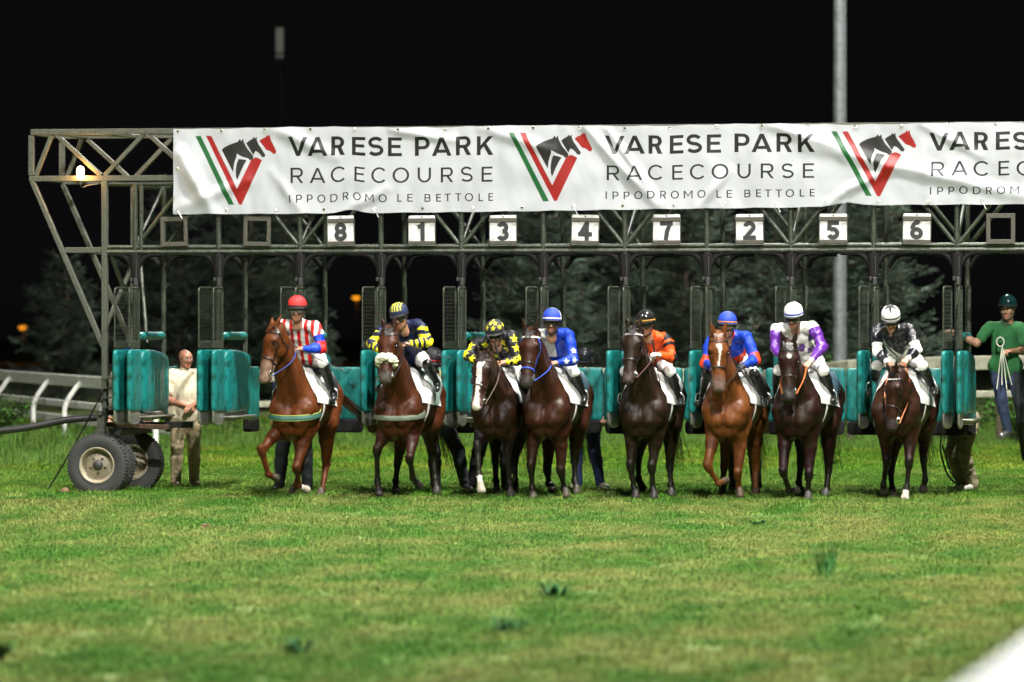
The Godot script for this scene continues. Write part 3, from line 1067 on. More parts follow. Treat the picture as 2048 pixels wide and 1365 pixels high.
	strap(b, F, [P.call(0.055, -0.02, -0.11), P.call(0.062, 0.03, -0.075), P.call(0.068, 0.06, 0.0), P.call(0.062, 0.03, 0.075), P.call(0.055, -0.02, 0.11)], 0.020, 0.009)
	part(br, "browband", b.mesh(), M.cloth if tack.has("brow") else M.leather)
	if tack.has("beads"):
		b = MB.new()
		b.col = Color(0.75, 0.75, 0.72)
		var bl := strap_line(F, [P.call(0.062, 0.03, -0.080), P.call(0.068, 0.06, 0.0), P.call(0.062, 0.03, 0.080)], 0.010, 6)
		for q in bl[0].size():
			b.box(V(0.009, 0.014, 0.014), bl[0][q], Basis.IDENTITY, 0.003)
		part(br, "bead_row", b.mesh(), M.cloth)
	if tack.has("fleece"):
		var fl := Field.new()
		var lp := strap_line(F, [P.call(0.36, -0.10, -0.085), P.call(0.34, -0.02, -0.085), P.call(0.33, 0.04, 0.0), P.call(0.34, -0.02, 0.085), P.call(0.36, -0.10, 0.085)], 0.012, 3)
		for q in lp[0].size() - 1:
			fl.bone(lp[0][q], lp[0][q + 1], 0.036, 0.036, 0.02, 0, fr.f, 0.8)
		fl.noise = FastNoiseLite.new()
		fl.noise.frequency = 22.0
		fl.noise.fractal_octaves = 2
		fl.amp = 0.020
		var fc: Color = tack.fleece
		job(fl, 0.0065, func(_p, _i) -> Color: return fc, func(r: Array) -> void: part(br, "sheepskin_noseband", as_mesh(r), M.cloth))
	# bit rings, reins
	var hands: Array = tack.hands
	for s in [-1.0, 1.0]:
		b = MB.new()
		b.col = Color(0.75, 0.74, 0.72)
		ring(b, P.call(0.475, -0.092, 0.066 * s), fr.l * s, 0.033, 0.006)
		ring(b, P.call(0.452, -0.085, 0.068 * s), fr.l * s, 0.014, 0.005)
		part(br, "bit_ring", b.mesh(), M.chrome)
	b = MB.new()
	b.col = tack.get("rein", lc)
	for s in [-1.0, 1.0]:
		var p: Vector3 = P.call(0.50, -0.10, 0.075 * s)
		var hd: Vector3 = hands[0 if s < 0.0 else 1]
		var m: Vector3 = F.onto(p.lerp(hd, 0.5) + V(0.09 * s, 0, 0.04), 0.03)[0]
		if p.lerp(hd, 0.5).distance_to(m) > 0.22:
			m = p.lerp(hd, 0.5) + V(0.03 * s, -0.03, 0)
		var cv := Curve3D.new()
		cv.add_point(p, Vector3.ZERO, (m - p) * 0.4)
		cv.add_point(m, (p - hd) * 0.18, (hd - p) * 0.18)
		cv.add_point(hd, (m - hd) * 0.4, Vector3.ZERO)
		var pts := PackedVector3Array()
		for q in 17:
			pts.append(cv.samplef(q / 8.0))
		b.tube(pts, 0.010, 6, true, 0.35)
	b.tube(loose(hands[0], hands[1], 0.02, 6), 0.010, 6, true, 0.4)
	part(br, "rein", b.mesh(), M.cloth if tack.has("rein") else M.leather)
	# breast girth
	if tack.has("breast"):
		b = MB.new()
		var rad := []
		for q in 41:
			var a := lerpf(-1.55, 1.55, q / 40.0)
			var o := V(fr.xf, 0.97, 0.35)
			rad.append(F.ray(o, V(sin(a), 0.10 * a * a, cos(a)).normalized(), 0.7, 0.006).distance_to(o))
		var pts2 := PackedVector3Array()
		var nor2 := PackedVector3Array()
		for q in 41:
			var a := lerpf(-1.55, 1.55, q / 40.0)
			var far := 0.0
			for z in range(-4, 5):   # the strap bridges the hollows
				far += maxf(rad[clampi(q + z, 0, 40)], rad[q]) / 9.0
			pts2.append(V(fr.xf, 0.97, 0.35) + V(sin(a), 0.10 * a * a, cos(a)).normalized() * far)
			nor2.append(V(sin(a), 0.25, cos(a)).normalized())
		b.col = tack.breast
		b.ribbon(pts2, nor2, 0.062, 0.007)
		part(root, "breast_girth", b.mesh(), M.cloth)
		if tack.has("breast_edge"):
			b = MB.new()
			b.col = tack.breast_edge
			for dy in [-0.031, 0.031]:
				var pe := pts2.duplicate()
				for q in pe.size():
					pe[q] += V(0, dy, -dy * 0.2)
				b.ribbon(pe, nor2, 0.008, 0.009)
			part(root, "breast_girth_edge", b.mesh(), M.cloth)
	# saddle cloth, number panel, saddle flap, girth
	var sheet_of := func(z0: float, z1: float, deg: float, off: float, cut: float, thick := 0.0) -> MB:
		var m := MB.new()
		var nu := 31
		var nv := 15
		var pts := []
		for j in nv:
			var z := lerpf(z0, z1, float(j) / (nv - 1))
			for q in nu:
				var a := deg_to_rad(lerpf(-deg, deg, float(q) / (nu - 1)))
				a *= 1.0 - cut * (1.0 - float(j) / (nv - 1))
				var o := V(lerpf(fr.xh, fr.xf, clampf((z + 0.75) / 1.2, 0, 1)), 1.22, z)
				var p: Vector3 = F.ray(o, V(sin(a), cos(a), 0), 0.55, off)
				p += (p - o).normalized() * 0.004 * sin(z * 37.0 + a * 9.0)
				pts.append(p)
		m.sheet(pts, nu, nv)
		if thick > 0.0:
			var m2 := MB.new()
			m2.sheet(pts.map(func(p): return p + V(0, -thick, 0)), nu, nv)
			m.add(m2)
		return m
	var cl: MB = sheet_of.call(0.52, -0.60, 114.0, 0.012, 0.10)
	for q in cl.c.size():
		cl.c[q] = tack.get("cloth", Color(0.62, 0.62, 0.60))
	var cloth := part(root, "saddle_cloth", cl.mesh(), M.cloth)
	if tack.has("panel"):
		var pm: MB = sheet_of.call(-0.10, -0.58, 111.0, 0.018, 0.03)
		for q in pm.c.size():
			pm.c[q] = tack.panel
		part(cloth, "dark_panel", pm.mesh(), M.cloth)
	if tack.has("digit"):
		# the number on the panel, laid on the left flank
		var tm := TextMesh.new()
		tm.text = tack.digit
		tm.font = font_bold()
		tm.font_size = 64
		tm.pixel_size = 0.0036
		tm.depth = 0.006
		var a := deg_to_rad(72.0)
		var o := V(lerpf(fr.xh, fr.xf, 0.45), 1.22, -0.36)
		var p: Vector3 = F.ray(o, V(sin(a), cos(a), 0), 0.55, 0.022)
		var nn := V(sin(a), cos(a) * 0.75, 0).normalized()
		var xx := V(0, 0, -1)
		part(cloth, "number", tm, M.white_print, Transform3D(Basis(xx, nn.cross(xx), nn), p))
	var sd: MB = sheet_of.call(0.16, -0.16, 38.0, 0.030, 0.10)
	for q in sd.c.size():
		sd.c[q] = Color(0.015, 0.014, 0.014)
	var saddle := part(root, "saddle", sd.mesh(), M.leather)
	var sf := Field.new()
	sf.bone(V(fr.xf * 0.6, 1.545, 0.08), V(fr.xf * 0.5, 1.55, -0.28), 0.055, 0.085, 0.05, 0, V(0, 1, 0), 1.7)
	sf.ball(V(fr.xf * 0.6, 1.57, 0.12), 0.045, 0.04, 0)
	job(sf, 0.014, func(_p, _i) -> Color: return Color(0.014, 0.012, 0.012), func(r: Array) -> void: part(saddle, "seat", as_mesh(r), M.leather))
	# stirrups under the jockey's feet
	for an in tack.feet:
		var st := MB.new()
		var sg := signf(an.x - fr.xf)
		var fo: Vector3 = an + V(0.018 * sg, -0.062, 0.085)
		st.tube(arc([fo + V(-0.052, 0.0, 0), fo + V(-0.050, 0.10, 0), fo + V(0, 0.135, 0), fo + V(0.050, 0.10, 0), fo + V(0.052, 0.0, 0)], 0.03, 4), 0.006, 6)
		st.box(V(0.112, 0.012, 0.030), fo, Basis.IDENTITY, 0.004)
		var iron := part(saddle, "stirrup", st.mesh(), M.chrome)
		st = MB.new()
		st.col = lc
		st.tube(PackedVector3Array([fo + V(0, 0.135, 0), V(fr.xf + 0.235 * sg, 1.44, -0.03)]), 0.011, 6, true, 0.35)
		part(iron, "stirrup_leather", st.mesh(), M.leather)
	b = MB.new()
	b.col = tack.get("girth", Color(0.55, 0.55, 0.52))
	var gl := []
	for q in 13:
		var a := deg_to_rad(lerpf(75.0, 285.0, q / 12.0))
		gl.append(F.ray(V(fr.xf, 1.14, 0.16), V(sin(a), cos(a), 0), 0.5, 0.004))
	strap(b, F, gl, 0.085, 0.008, 3)
	part(root, "girth", b.mesh(), M.cloth)
	return {"root": root, "F": F, "fr": fr}
# ---------------------------------------------------------------- people
var head_r: Array
var hand_r := {}
var fold: FastNoiseLite


func head_field() -> Field:
	var F := Field.new()
	var X := V(1, 0, 0)
	F.bone(V(0, 0.035, -0.035), V(0, 0.03, 0.018), 0.079, 0.074, 0.03, 0, X, 1.06)
	F.bone(V(0, -0.01, 0.015), V(0, -0.07, 0.03), 0.064, 0.048, 0.04, 0, X, 1.0)
	F.bone(V(0.035, -0.055, 0.01), V(0.012, -0.098, 0.058), 0.030, 0.020, 0.03, 0)
	F.bone(V(-0.035, -0.055, 0.01), V(-0.012, -0.098, 0.058), 0.030, 0.020, 0.03, 0)
	F.ball(V(0, -0.100, 0.064), 0.017, 0.02, 0)
	for s in [-1.0, 1.0]:
		F.bone(V(0.012 * s, 0.030, 0.082), V(0.048 * s, 0.028, 0.062), 0.011, 0.010, 0.015, 0)
		F.ball(V(0.043 * s, -0.022, 0.056), 0.024, 0.025, 0)
		F.ball(V(0.030 * s, 0.006, 0.094), 0.014, -0.016, 0)
		F.ball(V(0.031 * s, 0.006, 0.070), 0.0135, 0.004, 3)
		F.bone(V(0.074 * s, 0.018, -0.012), V(0.070 * s, -0.028, -0.004), 0.015, 0.010, 0.010, 0, X, 1.5)
		F.ball(V(0.0115 * s, -0.036, 0.094), 0.0085, 0.008, 0)
	F.bone(V(0, 0.016, 0.082), V(0, -0.030, 0.104), 0.0095, 0.0125, 0.012, 0)
	F.bone(V(-0.018, -0.063, 0.080), V(0.018, -0.063, 0.080), 0.0085, 0.0085, 0.008, 1)
	F.bone(V(-0.015, -0.074, 0.079), V(0.015, -0.074, 0.079), 0.0095, 0.0095, 0.008, 1)
	F.bone(V(0, -0.06, -0.02), V(0, -0.19, -0.045), 0.056, 0.058, 0.03, 0)
	return F


func head_code(p: Vector3, id: int) -> Color:
	var k := 0
	if id == 3 and p.z > 0.074:
		k = 4 if Vector2(absf(p.x) - 0.031, p.y - 0.006).length() < 0.006 else 3
	elif id == 1:
		k = 1
	elif absf(p.y - 0.036) < 0.006 and absf(p.x) > 0.012 and absf(p.x) < 0.05 and p.z > 0.05:
		k = 5
	elif p.y > 0.066 + 0.02 * absf(p.x) / 0.05 or (p.z < -0.015 and p.y > -0.05 and absf(p.x) < 0.078):
		k = 2
	elif p.y < -0.04 and p.z > 0.0 and p.y > -0.125:
		k = 6
	return Color(k / 10.0, 0, 0)


func hand_field(open: float) -> Field:
	# right hand, wrist at the origin, fingers along +z, back up, thumb towards +x
	var F := Field.new()
	var xs := [0.030, 0.010, -0.010, -0.028]
	F.bone(V(0, 0, -0.05), V(0, 0, 0.01), 0.027, 0.026, 0.02, 0, V(0, 1, 0), 1.2)
	for q in 4:
		F.bone(V(xs[q] * 0.5, 0, 0.005), V(xs[q], 0, 0.080), 0.019, 0.0125, 0.014, 0)
		var l: float = [0.040, 0.044, 0.041, 0.033][q]
		var p := V(xs[q], 0, 0.082)
		var a := deg_to_rad(lerpf(52.0, 14.0, open))
		for g in 3:
			var d: Vector3 = V(0, -sin(a), cos(a)) * l * [1.0, 0.72, 0.56][g]
			F.bone(p, p + d, [0.0100, 0.0092, 0.0084][g], [0.0092, 0.0084, 0.0074][g], 0.003, 0)
			p += d
			a += deg_to_rad(lerpf(74.0, 20.0, open))
	F.bone(V(0.024, -0.006, 0.018), V(0.044, -0.020, 0.052), 0.016, 0.0115, 0.012, 0)
	F.bone(V(0.044, -0.020, 0.052), V(lerpf(0.030, 0.052, open), -0.034, 0.086), 0.0115, 0.009, 0.004, 0)
	return F


func skin_tint(s: Dictionary) -> Callable:
	var skin: Color = s.get("skin", Color(0.36, 0.185, 0.115))
	var hairc: Color = s.get("hair", Color(0.02, 0.014, 0.010))
	var beard: float = s.get("beard", 0.12)
	return func(c: Color) -> Color:
		match int(round(c.r * 10.0)):
			1: return skin * Color(0.80, 0.55, 0.55)
			2: return hairc
			3: return Color(0.45, 0.42, 0.38)
			4: return Color(0.02, 0.014, 0.01)
			5: return skin.lerp(hairc, 0.75)
			6: return skin.lerp(hairc, beard)
		return skin


func frame(z: Vector3, up: Vector3) -> Basis:
	z = z.normalized()
	var x := up.cross(z).normalized()
	return Basis(x, z.cross(x), z)


func helmet(parent: Node, xf: Transform3D, st: Dictionary) -> void:
	# skull cap with its silk, rim and peak, in the axes of the head
	var pr := PackedVector2Array()
	for q in 33:
		var a := lerpf(-0.30, PI * 0.5, q / 32.0)
		pr.append(Vector2(maxf(0.0005, 0.112 * cos(a)), 0.112 * sin(a)))
	var b := MB.new()
	var t := Transform3D(Basis(V(1, 0, 0), V(0, 0.98, -0.10) * 1.04, V(0, 0.10, 0.98) * 1.16), V(0, 0.070, -0.012))
	b.lathe(pr, 108, xf * t, st.cap)
	var h := part(parent, "helmet", b.mesh(), M[st.get("capmat", "cloth")])
	b = MB.new()
	b.col = st.get("rim", Color(0.012, 0.012, 0.013))
	var p := PackedVector3Array()
	for q in 33:
		var a := TAU * q / 32
		p.append(xf * (t * V(0.1085 * sin(a), -0.031, 0.1085 * cos(a))))
	b.tube(p, 0.0065, 6, false)
	part(h, "rim", b.mesh(), M.cloth)
	if st.has("band"):
		b = MB.new()
		b.col = st.band
		var p2 := PackedVector3Array()
		var nn := PackedVector3Array()
		for q in 33:
			var a := TAU * q / 32
			p2.append(xf * (t * V(0.1125 * sin(a), -0.012, 0.1125 * cos(a))))
			nn.append((xf.basis * V(sin(a), 0.05, cos(a))).normalized())
		b.ribbon(p2, nn, 0.016, 0.004)
		part(h, "band", b.mesh(), M.cloth)
	b = MB.new()
	b.col = st.get("peak", Color(0.012, 0.012, 0.013))
	var pts := []
	for j in 4:
		for q in 13:
			var a := lerpf(-1.05, 1.05, q / 12.0)
			var o := 0.030 * (j / 3.0) * pow(cos(a * 1.2), 0.7) if absf(a * 1.2) < PI * 0.5 else 0.0
			pts.append(xf * (t * V((0.108 + o) * sin(a), -0.032 - 0.35 * o, (0.108 + o) * cos(a))))
	b.sheet(pts, 13, 4)
	var b2 := MB.new()
	b2.col = b.col
	b2.sheet(pts.map(func(x): return x - xf.basis.y * 0.005), 13, 4)
	b.add(b2)
	part(h, "peak", b.mesh(), M[st.get("capmat", "cloth")])
	b = MB.new()
	b.col = Color(0.012, 0.012, 0.013)
	for s in [-1.0, 1.0]:
		b.tube(PackedVector3Array([xf * V(0.098 * s, 0.02, 0.0), xf * V(0.083 * s, -0.05, 0.012), xf * V(0.058 * s, -0.102, 0.032), xf * V(0.0, -0.127, 0.050)]), 0.0075, 6, false, 0.5)
	part(h, "chin_strap", b.mesh(), M.cloth)


func goggles(parent: Node, xf: Transform3D, lens: Color, edge: Color) -> void:
	var curve := func(a: float, y: float, o: float) -> Vector3:
		return xf * V((0.080 + o) * sin(a), y, 0.022 + (0.078 + o) * cos(a) - 0.012 * (1.0 if absf(a) < 0.12 else 0.0))
	var b := MB.new()
	var pts := []
	for j in 5:
		for q in 17:
			var a := lerpf(-1.15, 1.15, q / 16.0)
			var hgt := 0.024 * (1.0 - 0.25 * pow(absf(a) / 1.15, 3.0)) - (0.010 if absf(a) < 0.2 and j < 2 else 0.0)
			pts.append(curve.call(a, 0.008 + hgt * (j / 2.0 - 1.0), 0.012))
	b.col = lens
	b.sheet(pts, 17, 5)
	var g := part(parent, "goggles", b.mesh(), M.lens)
	b = MB.new()
	b.col = edge
	for s in [0, 4]:
		var p := PackedVector3Array()
		for q in 17:
			p.append(pts[s * 17 + q])
		b.tube(p, 0.0045, 6)
	for s in [-1.0, 1.0]:
		var p := PackedVector3Array()
		for q in 6:
			p.append(xf * V(lerpf(0.088, 0.075, q / 5.0) * s + 0.008 * s * sin(PI * q / 5.0), 0.010 + 0.004 * q, 0.045 - 0.030 * q))
		b.tube(p, 0.011, 6, true, 0.3)
	part(g, "frame", b.mesh(), M.cloth)


func spectacles(parent: Node, xf: Transform3D) -> void:
	var b := MB.new()
	b.col = Color(0.02, 0.015, 0.012)
	for s in [-1.0, 1.0]:
		var p := PackedVector3Array()
		for q in 17:
			var a := TAU * q / 16
			p.append(xf * V(0.032 * s + 0.024 * cos(a), 0.004 + 0.017 * sin(a), 0.094))
		b.tube(p, 0.0022, 5, false)
		b.tube(PackedVector3Array([xf * V(0.056 * s, 0.008, 0.094), xf * V(0.078 * s, 0.012, 0.05), xf * V(0.079 * s, 0.008, -0.01)]), 0.002, 5)
	part(parent, "spectacles", b.mesh(), M.leather)


func limb(F: Field, a: Vector3, b: Vector3, r: Array, id: int, kk := 0.03) -> void:
	# a limb with a belly: radius at the start, at a third, and at the end
	var m := a.lerp(b, 0.33)
	F.bone(a, m, r[0], r[1], kk, id)
	F.bone(m, b, r[1], r[2], kk, id)


func make_person(called: String, label: String, at: Vector3, turn: float, J: Dictionary, S: Dictionary, group := "") -> Node3D:
	var root := thing(called, label, "person", at, turn, group)
	var lat: Vector3 = (J.shl - J.shr).normalized()
	var hx := Transform3D(frame(J.face, J.get("up", V(0, 1, 0))), J.head)
	var neck: Vector3 = (J.shl + J.shr) * 0.5 + V(0, 0.045, 0)
	var low: Vector3 = (J.hil + J.hir) * 0.5
	var mid: Vector3 = low.lerp(neck, 0.5)
	var chest: Vector3 = low.lerp(neck, 0.72)
	var fat: float = S.get("fat", 1.0)
	# the body under the clothes, with its head and hands
	var B := Field.new()
	B.bone(low, mid, 0.095 * fat, 0.092 * fat, 0.05, 0, lat, 0.88)
	B.bone(mid, chest, 0.092 * fat, 0.100, 0.05, 0, lat, 0.88)
	B.bone(J.shr.lerp(neck, 0.2), J.shl.lerp(neck, 0.2), 0.040, 0.040, 0.04, 0)
	B.bone(neck, hx * V(0, -0.10, -0.03), 0.060, 0.056, 0.04, 1)
	for s in ["l", "r"]:
		limb(B, J["sh" + s], J["el" + s], [0.036, 0.040, 0.036] if S.get("sleeve", 1.0) > 0.5 else [0.040, 0.048, 0.040], 2)
		limb(B, J["el" + s], J["wr" + s], [0.038, 0.038, 0.027] if S.get("sleeve", 1.0) > 0.5 else [0.042, 0.044, 0.028], 3)
		limb(B, J["hi" + s], J["kn" + s], [0.080, 0.074, 0.052], 4)
		limb(B, J["kn" + s], J["an" + s], [0.052, 0.052, 0.036], 4)
		B.bone(J["an" + s] - V(0, 0.03, 0), J["to" + s] - V(0, 0.006, 0), 0.026, 0.018, 0.02, 4)
	var tint := skin_tint(S)
	var skin: Color = S.get("skin", Color(0.36, 0.185, 0.115))
	var glove: Color = S.get("glove", skin)
	job(B, 0.016, func(_p, _i) -> Color: return skin, func(r: Array) -> void:
		var b := MB.new()
		b.field(r)
		b.field(head_r, hx, tint)
		for s in ["l", "r"]:
			var d: Vector3 = J.get("hd" + s, J["wr" + s] - J["el" + s])
			var bk: Vector3 = J.get("hb" + s, V(0, 1, 0.25) if absf(d.normalized().y) < 0.8 else V(0.3, 0, 1))
			var bs := frame(d, bk)
			if s == "l":
				bs.x = -bs.x
			b.field(hand_r[S.get("hand" + s, "fist")], Transform3D(bs, J["wr" + s]), func(_c): return glove)
		part(root, "body", b.mesh(), M.skin))
	# top
	var sl: float = S.get("sleeve", 1.0)     # 1 to the wrist, 0 above the elbow
	var T := Field.new()
	T.noise = fold
	T.amp = S.get("folds", 0.010)
	T.noff = at * 3.0
	T.nsc = V(0.85, 0.5, 0.85)
	var g: float = S.get("loose", 0.014)
	T.bone(low.lerp(mid, S.get("hem", 0.25)), mid, 0.122 * fat + g, 0.118 * fat + g, 0.05, 0, lat, 0.86)
	T.bone(mid, chest, 0.118 * fat + g, 0.128 + g, 0.05, 0, lat, 0.84)
	T.bone(J.shr.lerp(neck, 0.16), J.shl.lerp(neck, 0.16), 0.060 + g * 0.5, 0.060 + g * 0.5, 0.05, 0)
	T.bone(neck - V(0, 0.01, 0), neck.lerp(hx * V(0, -0.10, -0.03), S.get("collar", 0.25)), 0.074, 0.066, 0.03, 5)
	if S.has("untucked"):
		T.bone(J.hir + V(-0.01, 0.05, 0), J.hil + V(0.01, 0.05, 0), 0.112 * fat, 0.112 * fat, 0.05, 0)
	for s in ["l", "r"]:
		if sl > 0.5:
			limb(T, J["sh" + s], J["el" + s], [0.060 + g * 0.5, 0.055 + g, 0.047 + g], 1 if s == "l" else 2)
			limb(T, J["el" + s], J["el" + s].lerp(J["wr" + s], 0.93), [0.047 + g, 0.044 + g, 0.036], 3 if s == "l" else 4)
		else:
			limb(T, J["sh" + s], J["sh" + s].lerp(J["el" + s], 0.62), [0.068, 0.068, 0.070], 1 if s == "l" else 2)
	job(T, S.get("topcell", 0.009), S.top, func(r: Array) -> void: part(root, S.get("topname", "shirt"), as_mesh(r), M[S.get("topmat", "silk")]))
	# trousers
	var Q := Field.new()
	Q.noise = fold
	Q.amp = S.get("legfolds", 0.008)
	Q.noff = at * 3.0 + V(7, 3, 1)
	Q.nsc = V(1.0, 1.5, 1.0)
	var lg: float = S.get("legloose", 0.012)
	var cut: float = S.get("leg", 1.0)       # how far down the shin
	Q.bone(J.hir, J.hil, 0.10 * fat, 0.10 * fat, 0.04, 0)
	Q.bone(low, low.lerp(mid, 0.38), 0.118 * fat, 0.118 * fat, 0.04, 0, lat, 0.82)
	for s in ["l", "r"]:
		limb(Q, J["hi" + s], J["kn" + s], [0.090 + lg * 0.5, 0.080 + lg, (0.058 if not S.get("boots", false) else 0.050) + lg], 1)
		limb(Q, J["kn" + s], J["kn" + s].lerp(J["an" + s], cut), [0.058 + lg, 0.055 + lg, lerpf(0.056, 0.042 + lg, cut)], 1)
	var lc: Color = S.legs
	job(Q, 0.011, S.get("legfn", func(_p, _i) -> Color: return lc), func(r: Array) -> void: part(root, S.get("legname", "trousers"), as_mesh(r), M[S.get("legmat", "denim")]))
	# boots or shoes
	for s in ["l", "r"]:
		var K := Field.new()
		var an: Vector3 = J["an" + s]
		var to: Vector3 = J["to" + s]
		var fd := (to - an)
		fd = fd.normalized()
		if S.get("boots", false):
			limb(K, J["kn" + s].lerp(an, 0.03), an, [0.062, 0.062, 0.042], 0, 0.02)
			K.bone(J["kn" + s].lerp(J["hi" + s], S.get("high", 0.0)), J["kn" + s].lerp(an, 0.05), 0.064, 0.062, 0.02, 0)
		else:
			K.bone(an + V(0, 0.03, 0), an - V(0, 0.02, 0), 0.044, 0.044, 0.02, 0)
		K.bone(an - fd * 0.03 + V(0, -0.03, 0), to, 0.040, 0.033, 0.02, 0, fd.cross(V(0, 1, 0)).normalized(), 1.0)
		K.bone(an - fd * 0.035 + V(0, -0.050, 0), to + V(0, -0.012, 0), 0.030, 0.030, 0.01, 1)
		var bc: Color = S.get("shoe", Color(0.010, 0.010, 0.011))
		var sc: Color = S.get("sole", bc)
		job(K, 0.011, func(_p, i) -> Color: return sc if i == 1 else bc, func(r: Array) -> void: part(root, "boot" if S.get("boots", false) else "shoe", as_mesh(r), M[S.get("shoemat", "leather")]))
	if S.has("cap"):
		helmet(root, hx, S)
	if S.has("goggles"):
		goggles(root, hx, S.goggles, S.get("gedge", Color(0.01, 0.01, 0.01)))
	if S.has("glasses"):
		spectacles(root, hx)
	return root


func star_in(x: float, y: float, r: float) -> bool:
	var d := sqrt(x * x + y * y)
	if d > r:
		return false
	var t := absf(fposmod(atan2(x, y), TAU / 5) - TAU / 10) / (TAU / 10)   # 1 at a tip
	return d < 1.0 / lerpf(1.0 / (0.42 * r), 1.0 / r, t)


func plain_cap(c: Color) -> Callable:
	return func(_a, _t, _p) -> Color: return c


func standing(o := {}) -> Dictionary:
	# joints of a person who stands facing +z, feet on the ground, 1.76 m tall
	var J := {"head": V(0, 1.64, 0.03), "face": V(0, 0, 1), "shl": V(0.185, 1.44, 0), "shr": V(-0.185, 1.44, 0), "ell": V(0.25, 1.16, -0.03), "elr": V(-0.25, 1.16, -0.03),
		"wrl": V(0.25, 0.92, 0.06), "wrr": V(-0.25, 0.92, 0.06), "hil": V(0.095, 0.93, 0), "hir": V(-0.095, 0.93, 0), "knl": V(0.11, 0.50, 0.02), "knr": V(-0.11, 0.50, 0.02),
		"anl": V(0.12, 0.09, -0.02), "anr": V(-0.12, 0.09, -0.02), "tol": V(0.14, 0.045, 0.15), "tor": V(-0.14, 0.045, 0.15)}
	J.merge(o, true)
	return J
# ---------------------------------------------------------------- horses with their jockeys
const RED := Color(0.62, 0.012, 0.014)
const WHITE := Color(0.70, 0.69, 0.66)
const BLUE := Color(0.007, 0.038, 0.36)
const NAVY := Color(0.005, 0.010, 0.038)
const YELLOW := Color(0.62, 0.58, 0.015)
const BLACK := Color(0.011, 0.011, 0.013)
const ORANGE := Color(0.72, 0.075, 0.008)
const PURPLE := Color(0.085, 0.018, 0.20)


func sleeve_t(p: Vector3, J: Dictionary, s: String) -> float:
	# 0 at the shoulder, 1 at the elbow, 2 at the wrist
	var a: Vector3 = J["sh" + s]
	var b: Vector3 = J["el" + s]
	var c: Vector3 = J["wr" + s]
	var t := (p - a).dot(b - a) / (b - a).length_squared()
	if p.distance_to(c) < p.distance_to(a) and t > 0.75:
		return 1.0 + clampf((p - b).dot(c - b) / (c - b).length_squared(), 0, 1)
	return clampf(t, 0, 1)


func silk(i: int, J: Dictionary) -> Callable:
	var lat: Vector3 = (J.shl - J.shr).normalized()
	var low: Vector3 = (J.hil + J.hir) * 0.5
	var neck: Vector3 = (J.shl + J.shr) * 0.5
	var up := (neck - low).normalized()
	var tone := FastNoiseLite.new()
	tone.frequency = 2.0
	var stars := []
	if i == 2 or i == 3:
		for s in [["l", 1.0], ["r", -1.0]]:
			for t in ([0.12, 0.5, 0.9, 1.35, 1.8] if i == 2 else [0.62, 1.05, 1.5]):
				var c: Vector3 = J["sh" + s[0]].lerp(J["el" + s[0]], t) if t < 1.0 else J["el" + s[0]].lerp(J["wr" + s[0]], t - 1.0)
				var n := V(0.62 * s[1], 0.05, 0.8).normalized()
				stars.append([c + n * 0.06, n, 0.058 if i == 2 else 0.042])
		if i == 2:
			for q in [[0.02, 0.62], [0.13, 0.40], [-0.11, 0.45], [0.10, 0.80], [-0.04, 0.28], [-0.10, 0.85]]:
				stars.append([low.lerp(neck, q[1]) + lat * q[0] + V(0, 0, 0.12), V(0, 0, 1), 0.058])
	return func(p: Vector3, id: int) -> Color:
		var d := p - low
		var x := d.dot(lat)
		var y := d.dot(up) / (neck - low).length()      # 0 hips, 1 neck
		var s := "l" if id == 1 or id == 3 else "r"
		var t := sleeve_t(p, J, s) if id >= 1 and id <= 4 else -1.0
		for q in stars:
			var o: Vector3 = p - q[0]
			if absf(o.dot(q[1])) < 0.10:
				var sx: Vector3 = V(0, 1, 0).cross(q[1]).normalized()
				if star_in(o.dot(sx), o.dot(q[1].cross(sx)), q[2]):
					return YELLOW if i == 2 else WHITE
		match i:
			0:
				if t >= 0.42:
					return RED if t > 0.72 and t < 1.12 else BLUE
				if id == 5:
					return WHITE
				return WHITE if fposmod(x + 0.02, 0.088) < 0.046 else RED
			1:
				if t > 0.25:
					var around: float = (p - J["el" + s]).dot(lat) * 9.0
					return YELLOW if fposmod(t * 4.2 + absf(around), 1.5) < 0.72 else NAVY
				return NAVY
			2:
				return BLACK
			3:
				if t < 0.0 and x < 0.045 and p.z > neck.z - 0.16 and id == 0:
					return WHITE
				return BLUE
			4:
				if id == 5 or (t >= 0.0 and t < 0.16 and p.y > J["sh" + s].y - 0.08) or (t > 0.28 and t < 0.46):
					return ORANGE if id == 5 else BLACK
				if t > 0.92 and t < 1.12 and (p - J["el" + s]).dot(lat) * (1.0 if s == "l" else -1.0) > 0.01:
					return BLACK
				return ORANGE
			5:
				if t > 0.72 and t < 1.10:
					return ORANGE.lerp(RED, 0.5)
				if id == 5 or (t < 0.0 and y > 0.18 and y < 0.52 + 0.5 * x and p.z > low.z):
					return ORANGE.lerp(RED, 0.4)
				return BLUE
			6:
				if t > 0.10:
					return WHITE if t > 1.82 and fposmod(t, 0.075) < 0.045 else PURPLE
				for q in [[0.0, 0.60], [0.13, 0.72], [-0.13, 0.72], [0.10, 0.42], [-0.09, 0.42]]:
					if Vector2(x - q[0], (y - q[1]) * 0.45).length() < 0.044 and p.z > low.z:
						return PURPLE * 0.7
				return WHITE
			7:
				if t > 1.84:
					return WHITE
				if t > 0.62 and t < 1.28:
					return WHITE
				if t >= 0.0:
					return BLACK
				return WHITE if y < 0.42 + 1.6 * absf(x) and y > 0.06 and p.z > low.z - 0.05 else BLACK
		return BLACK


